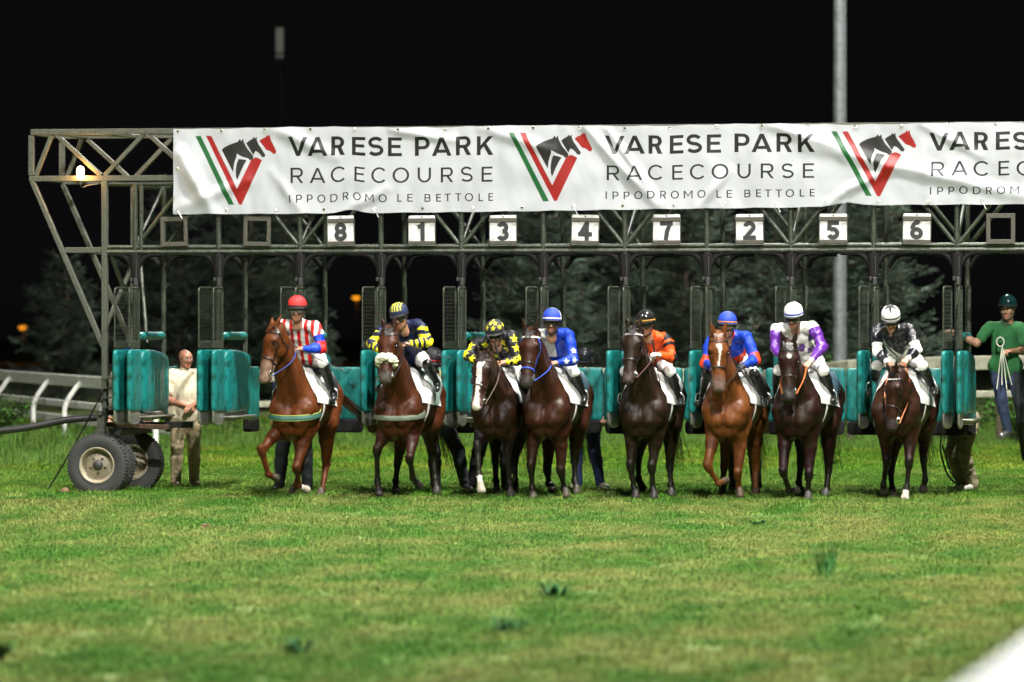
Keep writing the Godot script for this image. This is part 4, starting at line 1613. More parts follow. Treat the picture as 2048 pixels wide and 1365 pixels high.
func caps(i: int) -> Callable:
	match i:
		1:
			return func(_a, t, p) -> Color: return YELLOW if fposmod(p.x + 0.011, 0.034) < 0.015 and absf(p.x) < 0.066 and t > 0.25 and p.z > -0.05 else NAVY * 1.3
		2:
			return func(a, t, p) -> Color:
				for q in [[0.10, 0.34], [-0.75, 0.34], [0.92, 0.36], [0.45, 0.62], [-0.38, 0.64], [1.7, 0.38], [-1.6, 0.38], [0.0, 0.90]]:
					var x: float = wrapf(a - q[0], -PI, PI) * 0.105 * cos((t - 0.16) * 1.5)
					if star_in(x, (t - q[1]) * 0.20, 0.034):
						return YELLOW
				return BLACK * 1.6
		3:
			return func(a, t, _p) -> Color: return WHITE if t > 0.86 or (absf(wrapf(a - 1.35, -PI, PI)) < 0.12) else BLUE
		7:
			return func(_a, _t, p) -> Color:
				return BLACK if p.y > 0.03 and star_in(p.x, p.z - 0.012, 0.092) else WHITE
	return plain_cap([RED, NAVY, BLACK, BLUE, Color(0.012, 0.012, 0.014), BLUE, WHITE, WHITE][i])


func whip(label: String, at: Vector3, p: Vector3, q: Vector3) -> void:
	var b := MB.new()
	var pts := PackedVector3Array()
	for k in 9:
		pts.append(p.lerp(q, k / 8.0) + V(0, -0.015 * sin(PI * k / 8.0), 0))
	b.tube(pts, [0.009, 0.0105, 0.0105, 0.008, 0.006, 0.0055, 0.005, 0.0048, 0.010], 8)
	top("riding_whip", b.mesh(), M.leather_black, label, "whip", "riding whips in the jockeys' hands", at)


func cast() -> void:
	var face := [V(0.10, -0.10, 1), V(-0.10, -0.28, 1), V(-0.05, -0.42, 1), V(0.12, -0.08, 1), V(-0.22, -0.22, 1), V(-0.02, -0.10, 1), V(-0.15, -0.36, 1), V(0.10, -0.55, 1)]
	var tilt := [V(0.02, 1, 0), V(-0.16, 1, 0), V(0, 1, 0), V(0.03, 1, 0), V(-0.04, 1, 0), V(0.05, 1, 0), V(0.02, 1, 0), V(-0.04, 1, 0)]
	var horse_labels := [
		"chestnut racehorse with pale muzzle and green breast girth, leftmost of the runners", "bay racehorse wearing a white sheepskin noseband", "dark bay racehorse with a broad white blaze and lowered head",
		"bay racehorse in a blue bridle with a white browband", "brown black racehorse under the orange jockey", "bright chestnut racehorse with a thin white stripe, one foreleg folded",
		"dark brown racehorse with a small white star, ears pricked", "dark bay racehorse with its head down and a beaded browband"]
	var jockey_labels := [
		"jockey in red and white striped silks with a red helmet", "jockey in navy and yellow silks leaning behind his horse's head", "jockey in black silks and helmet covered in yellow stars",
		"jockey in blue silks with a white front panel and blue helmet", "jockey in orange and black silks with a glossy black helmet", "jockey in blue and red silks with orange banded blue helmet",
		"jockey in white and purple satin silks with a white helmet", "jockey in black and white silks bent forward, star on white helmet"]
	var tacks := [
		{"breast": Color(0.012, 0.07, 0.05), "breast_edge": Color(0.30, 0.36, 0.06), "panel": Color(0.012, 0.014, 0.018), "digit": "8", "rein": Color(0.015, 0.04, 0.20), "tail": V(0.22, 0.03, -0.05)},
		{"fleece": Color(0.60, 0.58, 0.46), "breast": Color(0.06, 0.075, 0.05), "panel": Color(0.25, 0.33, 0.30), "tail": V(0.05, 0, -0.1)},
		{"brow": Color(0.03, 0.02, 0.015), "leather": Color(0.03, 0.018, 0.012), "rein": Color(0.06, 0.045, 0.035)},
		{"brow": Color(0.55, 0.54, 0.52), "strap2": Color(0.012, 0.05, 0.36), "rein": Color(0.012, 0.05, 0.36), "panel": Color(0.02, 0.05, 0.07)},
		{"brow": Color(0.28, 0.25, 0.25), "rein": Color(0.05, 0.015, 0.018), "tail": V(0.03, 0, -0.05)},
		{"leather": Color(0.016, 0.012, 0.010), "panel": Color(0.02, 0.022, 0.022)},
		{"rein": Color(0.40, 0.09, 0.01), "panel": Color(0.02, 0.05, 0.07)},
		{"beads": true, "leather": Color(0.012, 0.010, 0.010), "rein": Color(0.30, 0.09, 0.02)}]
	for i in 8:
		var h: Dictionary = HORSES[i]
		var j: Dictionary = h.j
		var fr := horse_frame(i)
		var xc: float = fr.xf
		var J := {"face": face[i], "up": tilt[i], "shl": j.shl, "shr": j.shr, "ell": j.ell, "elr": j.elr}
		var hb := frame(face[i], tilt[i])
		J["head"] = j.head - hb * V(0, 0.060, 0)
		for s in ["l", "r"]:
			var d: Vector3 = (j["ha" + s] - j["el" + s]).normalized()
			J["wr" + s] = j["ha" + s] - d * 0.070
			var sg := 1.0 if s == "l" else -1.0
			J["hi" + s] = V(xc * 0.6 + 0.105 * sg, 1.665, -0.12)
			var kx: float = maxf(j.knl.x - xc, 0.27)
			J["kn" + s] = V(xc + kx * sg, j.knl.y, 0.20)
			var fx: float = maxf(j.ftl.x - xc, 0.33)
			J["an" + s] = V(xc + fx * sg, j.ftl.y + 0.05, -0.12)
			J["to" + s] = J["an" + s] + V(0.035 * sg, -0.065, 0.17)
			J["hb" + s] = V(0.45 * sg, 1, 0.1)
		tacks[i]["hands"] = [j.har, j.hal]
		tacks[i]["feet"] = [J.anr, J.anl]
		make_horse(i, horse_labels[i], tacks[i])
		var S := {"top": silk(i, J), "topname": "silks", "legs": WHITE, "legname": "breeches", "legmat": "cloth", "leg": 0.05, "legloose": 0.004, "high": [0.05, -0.12, -0.15, 0.12, 0.14, -0.1, 0.12, 0.3][i], "legfolds": 0.006, "boots": true, "cap": caps(i), "topcell": 0.0075, "folds": 0.022, "hem": 0.15, "collar": 0.62, "loose": 0.010,
			"goggles": Color(0.012, 0.012, 0.013), "beard": [0.1, 0.1, 0.15, 0.75, 0.2, 0.1, 0.12, 0.12][i]}
		match i:
			0: S.merge({"band": BLACK, "goggles": Color(0.10, 0.10, 0.10)}, true)
			1: S.merge({"rim": BLACK}, true)
			3: S.merge({"band": WHITE, "rim": BLUE}, true)
			4: S.merge({"band": Color(0.42, 0.20, 0.01), "capmat": "gloss", "glove": Color(0.62, 0.62, 0.60)}, true)
			5: S.merge({"band": Color(0.60, 0.22, 0.02), "rim": BLUE, "glove": BLACK, "goggles": Color(0.16, 0.12, 0.09)}, true)
			6: S.merge({"band": BLUE * 1.2, "rim": WHITE, "topmat": "satin"}, true)
			7: S.merge({"band": BLACK, "rim": WHITE, "topmat": "satin", "legs": WHITE}, true)
		make_person("person", jockey_labels[i], h.o, 0.0, J, S, "jockeys on the racehorses")
	# stirrups hang from the saddles: leather and iron under each visible foot
	# whips
	var wl := ["thin black whip held across the striped jockey's reins", "black whip pointing right from the navy and yellow jockey's hand", "black whip upright in the star silks jockey's hands",
		"", "short black whip upright in the orange jockey's glove", "black whip in the blue and red jockey's gloved hand", "", "black whip slanting up from the black and white jockey's hands"]
	var wd := [[V(-0.14, 0.10, 0.05), V(0.52, -0.26, -0.20)], [V(-0.04, 0.04, 0.05), V(0.52, -0.16, -0.25)], [V(-0.06, 0.26, 0.04), V(0.10, -0.30, 0.0)], [], [V(-0.03, 0.17, 0.02), V(0.05, -0.40, -0.1)], [V(-0.09, 0.11, 0.03), V(0.26, -0.40, -0.2)], [], [V(-0.22, 0.20, 0.05), V(0.12, -0.12, -0.05)]]
	for i in 8:
		if wl[i]:
			var p: Vector3 = HORSES[i].j.hal
			whip(wl[i], HORSES[i].o, p + wd[i][0], p + wd[i][1])


func handlers() -> void:
	var helm := plain_cap(Color(0.012, 0.014, 0.016))
	var G := "gate handlers on foot"
	# man in pale clothes at the left end of the gate
	make_person("person", "bald man in a pale cream shirt and beige trousers beside the padded stalls", V(-4.52, 0, -1.55), 0.45,
		standing({"wrl": V(0.05, 1.05, 0.22), "wrr": V(-0.02, 1.04, 0.22), "ell": V(0.27, 1.14, 0.02), "elr": V(-0.26, 1.13, 0.02), "face": V(0.30, -0.06, 1)}),
		{"top": func(_p, _i) -> Color: return Color(0.58, 0.50, 0.36), "legs": Color(0.36, 0.29, 0.17), "sleeve": 0.0, "fat": 1.22, "topmat": "cotton", "hem": -0.05, "untucked": true, "glasses": true, "hair": Color(0.20, 0.10, 0.06), "beard": 0.10,
		"skin": Color(0.34, 0.15, 0.09), "shoe": Color(0.20, 0.15, 0.10), "legloose": 0.022, "handl": "open", "handr": "fist", "folds": 0.012}, G)
	# blue cap, seen behind the end frame
	make_person("person", "handler in a blue cap half hidden behind the end frame post", V(-5.44, -0.03, -2.2), 0.4, standing({"face": V(0.5, -0.2, 1)}),
		{"top": func(_p, _i) -> Color: return Color(0.14, 0.13, 0.10), "legs": NAVY, "cap": plain_cap(Color(0.012, 0.035, 0.16)), "capmat": "gloss", "topmat": "cotton"}, G)
	# trousers of a handler behind the first horse
	make_person("person", "handler in dark trousers standing behind the leftmost horse", V(-2.85, 0, -0.55), 0.0, standing({"knl": V(0.14, 0.50, 0.02), "knr": V(-0.16, 0.50, 0.02), "anl": V(0.16, 0.09, 0), "anr": V(-0.20, 0.09, 0), "tol": V(0.2, 0.045, 0.15), "tor": V(-0.22, 0.045, 0.16), "head": V(0, 1.50, 0.22), "shl": V(0.185, 1.32, 0.14), "shr": V(-0.185, 1.32, 0.14)}),
		{"top": func(_p, _i) -> Color: return NAVY, "legs": Color(0.010, 0.012, 0.018), "topmat": "cotton", "legloose": 0.024}, G)
	# khaki handler bending behind the second horse
	make_person("person", "stooping handler in a khaki shirt and black helmet with red band", V(-1.10, 0, -0.35), 0.35,
		standing({"hil": V(0.16, 0.92, -0.10), "hir": V(-0.03, 0.92, -0.10), "shl": V(0.24, 1.42, 0.02), "shr": V(-0.12, 1.46, 0.06), "head": V(0.03, 1.62, 0.13), "face": V(0.3, -0.6, 1), "ell": V(0.34, 1.14, 0.06), "elr": V(-0.22, 1.16, 0.12), "wrl": V(0.30, 0.92, 0.22), "wrr": V(-0.10, 0.96, 0.30), "knl": V(0.34, 0.52, 0.10), "knr": V(0.06, 0.50, 0.0), "anl": V(0.44, 0.12, -0.05), "anr": V(0.10, 0.10, -0.16), "tol": V(0.50, 0.05, 0.11), "tor": V(0.12, 0.05, 0.0)}),
		{"top": func(p, i) -> Color: return Color(0.20, 0.19, 0.085) if i != 0 or p.y > 1.0 else Color(0.15, 0.14, 0.07), "legs": Color(0.012, 0.018, 0.020), "cap": helm, "band": Color(0.45, 0.03, 0.02), "sleeve": 0.0, "topmat": "cotton", "shoe": Color(0.02, 0.02, 0.02), "legloose": 0.022}, G)
	# dark legs behind the third horse
	make_person("person", "handler in black trousers behind the white blazed horse", V(-0.36, 0, -0.75), -0.1, standing({"knl": V(0.15, 0.5, 0.02), "knr": V(-0.20, 0.49, 0.03), "anl": V(0.15, 0.09, 0), "anr": V(-0.30, 0.09, 0), "tol": V(0.18, 0.045, 0.15), "tor": V(-0.34, 0.045, 0.14), "head": V(0.05, 1.42, 0.22), "shl": V(0.2, 1.25, 0.15), "shr": V(-0.17, 1.25, 0.15)}),
		{"top": func(_p, _i) -> Color: return BLACK * 1.5, "legs": Color(0.010, 0.010, 0.012), "topmat": "cotton", "legloose": 0.022, "cap": helm}, G)
	# black helmet behind the rear door, blue jeans below
	make_person("person", "handler in blue jeans and glossy black helmet behind a teal door", V(0.59, 0, -1.75), 0.1, standing({"face": V(0.3, -0.35, 1), "knl": V(0.13, 0.50, 0.0), "anl": V(0.20, 0.09, -0.03), "tol": V(0.30, 0.045, 0.12), "knr": V(-0.10, 0.5, 0.02), "anr": V(-0.08, 0.09, 0.02), "head": V(0.0, 1.60, 0.05)}),
		{"top": func(_p, _i) -> Color: return Color(0.03, 0.03, 0.035), "legs": Color(0.010, 0.020, 0.085), "cap": helm, "capmat": "gloss", "topmat": "cotton", "shoe": Color(0.16, 0.14, 0.11), "legloose": 0.018}, G)
	# handler behind the sixth horse: bare arm and dark jeans
	make_person("person", "bare armed handler in dark jeans behind the bright chestnut horse", V(2.72, 0, -0.90), 0.0, standing({"ell": V(0.27, 1.12, -0.02), "wrl": V(0.285, 0.90, 0.03), "knl": V(0.14, 0.5, 0.02), "anl": V(0.17, 0.09, 0), "tol": V(0.2, 0.045, 0.15), "head": V(0, 1.52, 0.18)}),
		{"top": func(_p, _i) -> Color: return Color(0.45, 0.44, 0.42), "legs": Color(0.014, 0.020, 0.030), "sleeve": 0.0, "topmat": "cotton", "handl": "open", "legloose": 0.018}, G)
	# green polo shirt, standing on the footboard at the right end
	make_person("person", "man in a green polo shirt and dark helmet holding coiled ropes", V(5.95, 0.60, -0.72), 0.2,
		standing({"head": V(0.02, 1.66, 0.06), "face": V(-0.42, -0.05, 1), "shl": V(0.18, 1.44, 0.0), "shr": V(-0.20, 1.44, 0.02), "elr": V(-0.36, 1.25, 0.10), "wrr": V(-0.58, 1.36, 0.10), "ell": V(0.26, 1.17, 0.02), "wrl": V(0.04, 1.16, 0.22), "hbl": V(0.2, 1, 0.2),
			"knl": V(0.17, 0.52, 0.06), "anl": V(0.25, -0.12, -0.05), "tol": V(0.26, -0.19, 0.10), "knr": V(-0.06, 0.56, 0.10), "anr": V(0.02, 0.20, 0.05), "tor": V(-0.07, 0.13, 0.20)}),
		{"top": func(p, i) -> Color: return Color(0.012, 0.11, 0.028) if not (i == 5) else Color(0.02, 0.05, 0.025), "legs": Color(0.022, 0.034, 0.075), "legfn": func(p, i) -> Color: return Color(0.010, 0.012, 0.018) if i == 1 and p.x > 0.09 else Color(0.026, 0.042, 0.095), "sleeve": 0.0, "cap": plain_cap(Color(0.006, 0.022, 0.020)), "capmat": "gloss", "topmat": "cotton", "beard": 0.3,
		"shoe": Color(0.05, 0.05, 0.05), "sole": Color(0.12, 0.11, 0.09), "legloose": 0.010, "hem": 0.0, "untucked": true, "handr": "open"}, G)
	var rope := MB.new()
	rope.col = Color(0.50, 0.50, 0.42)
	var c := V(5.97, 1.80, -0.46)
	for k in 3:
		var p := PackedVector3Array()
		for q in 17:
			var a := TAU * q / 16
			p.append(c + V(0.045 * cos(a) - 0.06, 0.055 * sin(a) + 0.07, 0.012 * k))
		rope.tube(p, 0.007, 6, false)
	for k in 4:
		rope.tube(loose(c + V(-0.04, 0.03, 0.01 * k), c + V(-0.10 + 0.06 * k, -0.50 + 0.05 * (k % 2), 0.03), 0.0, 5), 0.007, 6)
	top("rope_coil", rope.mesh(), M.cloth, "coiled pale rope hanging from the green shirted man's hand", "rope")
	var lead := MB.new()
	lead.tube(arc([V(5.16, 0.92, -1.35), V(5.08, 0.55, -1.40), V(5.18, 0.20, -1.45), V(5.36, 0.06, -1.5), V(5.22, 0.25, -1.42), V(5.12, 0.60, -1.38)], 0.12, 6), 0.012, 6)
	top("lead_strap", lead.mesh(), M.leather_black, "black lead strap looping down beside the khaki trousers", "strap")
	# khaki legs under the right hand partition
	make_person("person", "person in khaki trousers and trainers hidden above the waist by padding", V(5.30, 0, -1.95), -0.6,
		standing({"knl": V(0.12, 0.50, 0.10), "anl": V(0.14, 0.10, -0.06), "tol": V(0.16, 0.05, 0.12), "knr": V(-0.10, 0.50, 0.05), "anr": V(-0.06, 0.10, -0.12), "tor": V(-0.05, 0.05, 0.05), "hil": V(0.1, 0.9, -0.08), "hir": V(-0.1, 0.9, -0.08), "shl": V(0.14, 1.26, 0.20), "shr": V(-0.18, 1.26, 0.20), "ell": V(0.10, 1.02, 0.32), "wrl": V(0.02, 1.10, 0.5), "elr": V(-0.2, 1.02, 0.3), "wrr": V(-0.14, 1.1, 0.5), "head": V(0, 1.40, 0.36)}),
		{"top": func(_p, _i) -> Color: return Color(0.09, 0.085, 0.05), "legs": Color(0.17, 0.145, 0.085), "topmat": "cotton", "shoe": Color(0.30, 0.29, 0.26), "legloose": 0.028, "folds": 0.014, "legfolds": 0.014}, G)
# ---------------------------------------------------------------- starting gate
const POSTS := [-4.751, -3.686, -2.654, -1.634, -0.628, 0.390, 1.396, 2.402, 3.425, 4.427, 5.430, 6.440, 7.450]
const REAR := -1.35
const BEAM := 3.0


func font_bold() -> Font:
	var f := SystemFont.new()
	f.font_names = PackedStringArray(["Droid Sans"])
	f.font_weight = 700
	var w := FontVariation.new()
	w.base_font = f
	return w


func arc(pts: Array, r: float, steps := 5) -> PackedVector3Array:
	# a bent tube's line: straight runs with rounded corners
	var out := PackedVector3Array([pts[0]])
	for i in range(1, pts.size() - 1):
		var a: Vector3 = (pts[i - 1] - pts[i]).normalized()
		var b: Vector3 = (pts[i + 1] - pts[i]).normalized()
		for k in steps + 1:
			var t := float(k) / steps
			var p: Vector3 = pts[i] + a * r
			var q: Vector3 = pts[i] + b * r
			out.append(p.lerp(pts[i], t).lerp(pts[i].lerp(q, t), t))
	out.append(pts[pts.size() - 1])
	return out


func pole(parent: Node, called: String, p: Vector3, q: Vector3, r: float, m: Material, sides := 12) -> MeshInstance3D:
	var b := MB.new()
	b.tube(PackedVector3Array([p, q]), r, sides)
	return part(parent, called, b.mesh(), m)


func beam(parent: Node, called: String, p: Vector3, q: Vector3, w: float, h: float, m: Material) -> MeshInstance3D:
	var b := MB.new()
	b.bar(p, q, w, h, 0.006)
	return part(parent, called, b.mesh(), m)


func figure(ch: String, w: float, h: float, t: float) -> ArrayMesh:
	# a heavy painted figure as flat strokes, centred, facing +z
	var x := w * 0.5 - t * 0.5
	var y := h * 0.5 - t * 0.5
	var arc2 := func(cx: float, cy: float, rx: float, ry: float, a0: float, a1: float, n := 18) -> Array:
		var o := []
		for q in n + 1:
			var a := deg_to_rad(lerpf(a0, a1, float(q) / n))
			o.append(Vector2(cx + rx * cos(a), cy + ry * sin(a)))
		return o
	var r := y * 0.5
	var lines := []
	match ch:
		"1": lines = [[Vector2(0.012, -h * 0.5), Vector2(0.012, h * 0.5)], [Vector2(0.012, y - 0.004), Vector2(-x * 0.95, y * 0.58)]]
		"2": lines = [arc2.call(0, y - r * 1.08, x * 0.97, r * 1.08, 170, -35) + [Vector2(-x * 0.82, -y + 0.012)], [Vector2(-w * 0.5, -y), Vector2(w * 0.5, -y)]]
		"3": lines = [arc2.call(-0.004, r, x * 0.92, r, 160, -90), arc2.call(-0.004, -r, x, r, 90, -160)]
		"4": lines = [[Vector2(x * 0.45, -h * 0.5), Vector2(x * 0.45, h * 0.5)], [Vector2(x * 0.30, y), Vector2(-x * 0.98, -y * 0.36)], [Vector2(-w * 0.54, -y * 0.44), Vector2(w * 0.56, -y * 0.44)]]
		"5": lines = [[Vector2(w * 0.46, y), Vector2(-x * 0.80, y)], [Vector2(-x * 0.74, h * 0.5), Vector2(-x * 0.92, -0.004)], arc2.call(-0.002, -r * 0.85, x, r * 1.15, 128, -158)]
		"6": lines = [arc2.call(0, -r * 0.92, x, r * 1.08, 0, 360, 28), arc2.call(x * 0.12, 0.0, x * 1.12, y, 175, 62)]
		"7": lines = [[Vector2(-w * 0.5, y), Vector2(w * 0.5, y)], [Vector2(x * 0.86, y), Vector2(x * 0.15, -0.01), Vector2(-x * 0.22, -h * 0.5)]]
		"8": lines = [arc2.call(0, r * 1.04, x * 0.90, r * 0.96, 0, 360, 28), arc2.call(0, -r * 0.96, x, r * 1.04, 0, 360, 28)]
	var b := MB.new()
	var lift := 0.0
	for l in lines:
		var prev := -1
		for q in l.size():
			var d: Vector2 = (l[mini(q + 1, l.size() - 1)] - l[maxi(q - 1, 0)]).normalized()
			if q == 0 and l.size() > 4 and l[0].distance_to(l[l.size() - 1]) < 0.001 or q == l.size() - 1 and l.size() > 4 and l[0].distance_to(l[q]) < 0.001:
				d = (l[1] - l[l.size() - 2]).normalized()
			var n2 := d.orthogonal() * t * 0.5
			var i0 := b.vert(V(l[q].x + n2.x, l[q].y + n2.y, lift), V(0, 0, 1))
			b.vert(V(l[q].x - n2.x, l[q].y - n2.y, lift), V(0, 0, 1))
			if prev >= 0:
				b.tri(prev, prev + 1, i0 + 1)
				b.tri(prev, i0 + 1, i0)
			prev = i0
		lift += 0.0006
	return b.mesh()


func pad(size: Vector3, r: float, sd: int, folds: float, lower := 0.0) -> ArrayMesh:
	# a stuffed vinyl pad: rounded block whose cover hangs in vertical folds; z runs backwards from 0, y upwards from 0
	var n := FastNoiseLite.new()
	n.seed = sd
	n.frequency = 1.0
	n.fractal_octaves = 3
	var b := MB.new()
	var nu := 49
	var nv := 41
	var pts := []
	for j in nv:
		var t := float(j) / (nv - 1)
		var zc := -size.z * t
		var e := minf(t, 1.0 - t) * size.z
		var sq := 1.0 if e > r else sqrt(maxf(0.0, 1.0 - pow(1.0 - e / r, 2.0)))
		var hgt := size.y - lower * pow(t, 3.0)
		for i in nu:
			var a := TAU * i / (nu - 1)
			# rounded rectangle outline
			var cx := signf(sin(a)) * pow(absf(sin(a)), 0.42)
			var cy := signf(cos(a)) * pow(absf(cos(a)), 0.22)
			var w := size.x * 0.5 * lerpf(0.25, 1.0, sq)
			var g := folds * n.get_noise_2d(zc * 11.0, cy * 0.9) * (0.6 + 0.5 * (1.0 - absf(cy)))
			g += folds * 0.5 * n.get_noise_2d(zc * 27.0 + 40.0, cy * 1.6)
			pts.append(V(cx * (w + g), hgt * 0.5 + cy * (hgt * 0.5 - (1.0 - sq) * r * 0.8), zc + g * 0.2))
	b.sheet(pts, nu, nv)
	# sheet normals follow the winding; turn them outwards
	for i in b.n.size():
		var mid := V(0, size.y * 0.5, b.v[i].z)
		if b.n[i].dot(b.v[i] - mid) < 0.0:
			b.n[i] = -b.n[i]
		if not b.n[i].is_finite() or b.n[i].length() < 0.5:
			b.n[i] = V(0, 0, 1)
	for q in range(0, b.ix.size(), 3):
		var nn := b.n[b.ix[q]] + b.n[b.ix[q + 1]] + b.n[b.ix[q + 2]]
		if (b.v[b.ix[q + 1]] - b.v[b.ix[q]]).cross(b.v[b.ix[q + 2]] - b.v[b.ix[q]]).dot(nn) > 0.0:
			var s := b.ix[q + 1]
			b.ix[q + 1] = b.ix[q + 2]
			b.ix[q + 2] = s
	for j in [0, nv - 1]:
		var q := []
		for i in nu - 1:
			q.append(pts[j * nu + i])
		b.flat(q, V(0, 0, 1 if j == 0 else -1))
	return b.mesh()


func wire_panel(w: float, h: float, step: float) -> ArrayMesh:
	# a grid of wires in the y-z plane, z from 0 to w
	var b := MB.new()
	for k in range(1, int(h / (step * 0.75))):
		b.bar(V(0, k * step * 0.75, 0), V(0, k * step * 0.75, w), 0.0032, 0.0032, 0.0)
	for k in range(1, int(w / step)):
		b.bar(V(0.004, 0, k * step), V(0.004, h, k * step), 0.0032, 0.0032, 0.0)
	return b.mesh()


func gate() -> Node3D:
	var g := thing("starting_gate", "green grey steel starting gate with teal padded stalls and number boards", "starting gate")
	var paint: Material = M.paint
	var tube_m: Material = M.tube
	var x_end := -5.14
	var x_tip := -6.09
	var x_far := 7.6
	# top truss: two square-tube girders, one above the front posts and one above the rear posts
	for zz in [0.0, REAR]:
		beam(g, "truss_chord", V(x_tip, 4.47, zz), V(x_far, 4.47, zz), 0.07, 0.07, paint)
		beam(g, "truss_chord", V(x_tip - 0.02, 3.89, zz), V(x_far, 3.89, zz), 0.07, 0.07, paint)
		beam(g, "truss_upright", V(x_tip + 0.005, 3.93, zz), V(x_tip + 0.005, 4.43, zz), 0.072, 0.06, paint)
		beam(g, "truss_diagonal", V(x_tip + 0.06, 3.925, zz), V(x_tip + 0.27, 4.435, zz), 0.055, 0.055, paint)
		var x := x_tip + 0.33
		while x < x_far - 0.6:
			beam(g, "truss_diagonal", V(x, 4.435, zz), V(x + 0.57, 3.925, zz), 0.055, 0.055, paint)
			beam(g, "truss_diagonal", V(x + 0.62, 3.925, zz), V(x + 1.12, 4.435, zz), 0.055, 0.055, paint)
			x += 1.18
		# sloping end brace down to the end post, and the tie at beam height
		beam(g, "end_brace", V(x_tip + 0.015, 3.862, zz), V(x_end - 0.02, 1.80, zz), 0.07, 0.06, paint)
		beam(g, "end_tie", V(-5.66, 3.0, zz), V(x_end - 0.036, 3.0, zz), 0.06, 0.07, paint)
		beam(g, "end_post", V(x_end, 0.90, zz), V(x_end, 3.853, zz), 0.075, 0.075, paint)
		# round-tube frame of the stalls
		pole(g, "upper_rail", V(x_end + 0.04, 3.82, zz - 0.02), V(x_far, 3.82, zz - 0.02), 0.032, tube_m)
		pole(g, "beam_tube", V(x_end + 0.04, BEAM + 0.035, zz), V(x_far, BEAM + 0.035, zz), 0.027, tube_m)
		pole(g, "beam_tube", V(x_end + 0.04, BEAM - 0.025, zz + 0.012), V(x_far, BEAM - 0.025, zz + 0.012), 0.030, tube_m)
	for xx in [x_tip, -5.77, x_end, -4.19, -3.17, -2.14, -1.13, -0.12, 0.9, 1.9, 2.9, 3.93, 4.93, 5.94, 6.95]:
		beam(g, "truss_crosspiece", V(xx, 4.46, -0.036), V(xx, 4.46, REAR + 0.036), 0.05, 0.05, paint)
		beam(g, "truss_crosspiece", V(xx, 3.90, -0.036), V(xx, 3.90, REAR + 0.036), 0.05, 0.05, paint)
	for k in 13:
		beam(g, "plan_brace", V(-5.6 + k, 4.46, -0.04), V(-5.05 + k, 4.46, REAR + 0.04), 0.045, 0.045, paint)
	beam(g, "end_brace", V(-5.14, 2.05, -0.04), V(-5.14, 2.85, REAR + 0.04), 0.05, 0.05, paint)
	pole(g, "end_brace", V(-5.06, 2.94, 0.0), V(-4.80, 1.80, REAR * 0.5), 0.03, tube_m)
	pole(g, "end_brace", V(-5.06, 2.94, REAR), V(-4.80, 1.60, REAR * 0.6), 0.026, tube_m)
	# shared shapes
	var wires := wire_panel(0.50, 0.68, 0.060)
	var door_pad := pad(V(0.075, 0.76, 0.52), 0.06, 3, 0.006)
	var wall_pads := [pad(V(0.17, 0.78, 1.22), 0.14, 5, 0.018, 0.10), pad(V(0.17, 0.78, 1.22), 0.14, 6, 0.020, 0.08)]
	var rear_pads := [pad(V(0.07, 0.66, 0.475), 0.05, 8, 0.007), pad(V(0.07, 0.66, 0.475), 0.05, 9, 0.008)]
	var rear_low := pad(V(0.075, 0.17, 0.44), 0.06, 10, 0.002)
	var bar_pad := MB.new()
	bar_pad.tube(PackedVector3Array([V(0, 0, -0.13), V(0, 0.002, -0.16), V(0, 0.004, -0.5), V(0, 0, -0.9), V(0, 0.003, -1.16), V(0, 0, -1.19)]), [0.035, 0.052, 0.055, 0.052, 0.054, 0.04], 14)
	var bar_mesh := bar_pad.mesh()
	var frame_b := MB.new()
	var fp := arc([V(0, -0.03, 0.0), V(0, 0.70, 0.0), V(0, 0.70, 0.50), V(0, -0.03, 0.50)], 0.06)
	frame_b.tube(fp, 0.012, 8)
	frame_b.bar(V(0, 0.0, 0.0), V(0, 0.0, 0.50), 0.03, 0.09, 0.004)
	var frame_m := frame_b.mesh()
	var foot_b := MB.new()
	var fl := []
	for q in 9:
		var a := PI * q / 8.0
		fl.append(V(0, -0.10 - 0.05 * sin(a), 0.26 - 0.24 * cos(a)))
	foot_b.flat([V(0.012, 0.02, 0.02)] + fl.map(func(p): return p + V(0.012, 0, 0)) + [V(0.012, 0.02, 0.50)], V(1, 0, 0))
	foot_b.flat([V(-0.012, 0.02, 0.02)] + fl.map(func(p): return p + V(-0.012, 0, 0)) + [V(-0.012, 0.02, 0.50)], V(-1, 0, 0))
	foot_b.tube(PackedVector3Array([V(0, 0.02, 0.02)] + fl + [V(0, 0.02, 0.50)]), 0.016, 8)
	var foot_m := foot_b.mesh()
	var boot_b := MB.new()   # rubber sleeve and cushions at the head of a post
	boot_b.tube(PackedVector3Array([V(0, 0.0, 0), V(0, -0.05, 0), V(0, -0.20, 0), V(0, -0.34, 0.004), V(0, -0.36, 0)]), [0.085, 0.075, 0.058, 0.052, 0.03], 12)
	var boot_m := boot_b.mesh()
	var cush_b := MB.new()
	cush_b.tube(arc([V(-0.40, -0.055, 0), V(-0.13, -0.06, 0), V(-0.035, -0.22, 0)], 0.10), 0.032, 10)
	cush_b.tube(arc([V(0.40, -0.055, 0), V(0.13, -0.06, 0), V(0.035, -0.22, 0)], 0.10), 0.032, 10)
	var cush_m := cush_b.mesh()
	for k in POSTS.size():
		var x: float = POSTS[k]
		# front and rear posts of the partition
		pole(g, "post", V(x, 0.90, 0), V(x, 3.81, 0), 0.034, tube_m)
		pole(g, "post", V(x, 0.90, REAR), V(x, 3.81, REAR), 0.032, tube_m)
		if k == 0:
			pole(g, "post", V(x + 0.078, BEAM, 0.0), V(x + 0.078, 3.81, 0.0), 0.030, tube_m)
		else:
			pole(g, "post", V(x + 0.03, 1.70, REAR + 0.09), V(x + 0.03, 2.55, REAR + 0.09), 0.026, tube_m)
		part(g, "rubber_sleeve", boot_m, M.rubber, Transform3D(Basis.IDENTITY, V(x, BEAM - 0.06, 0)))
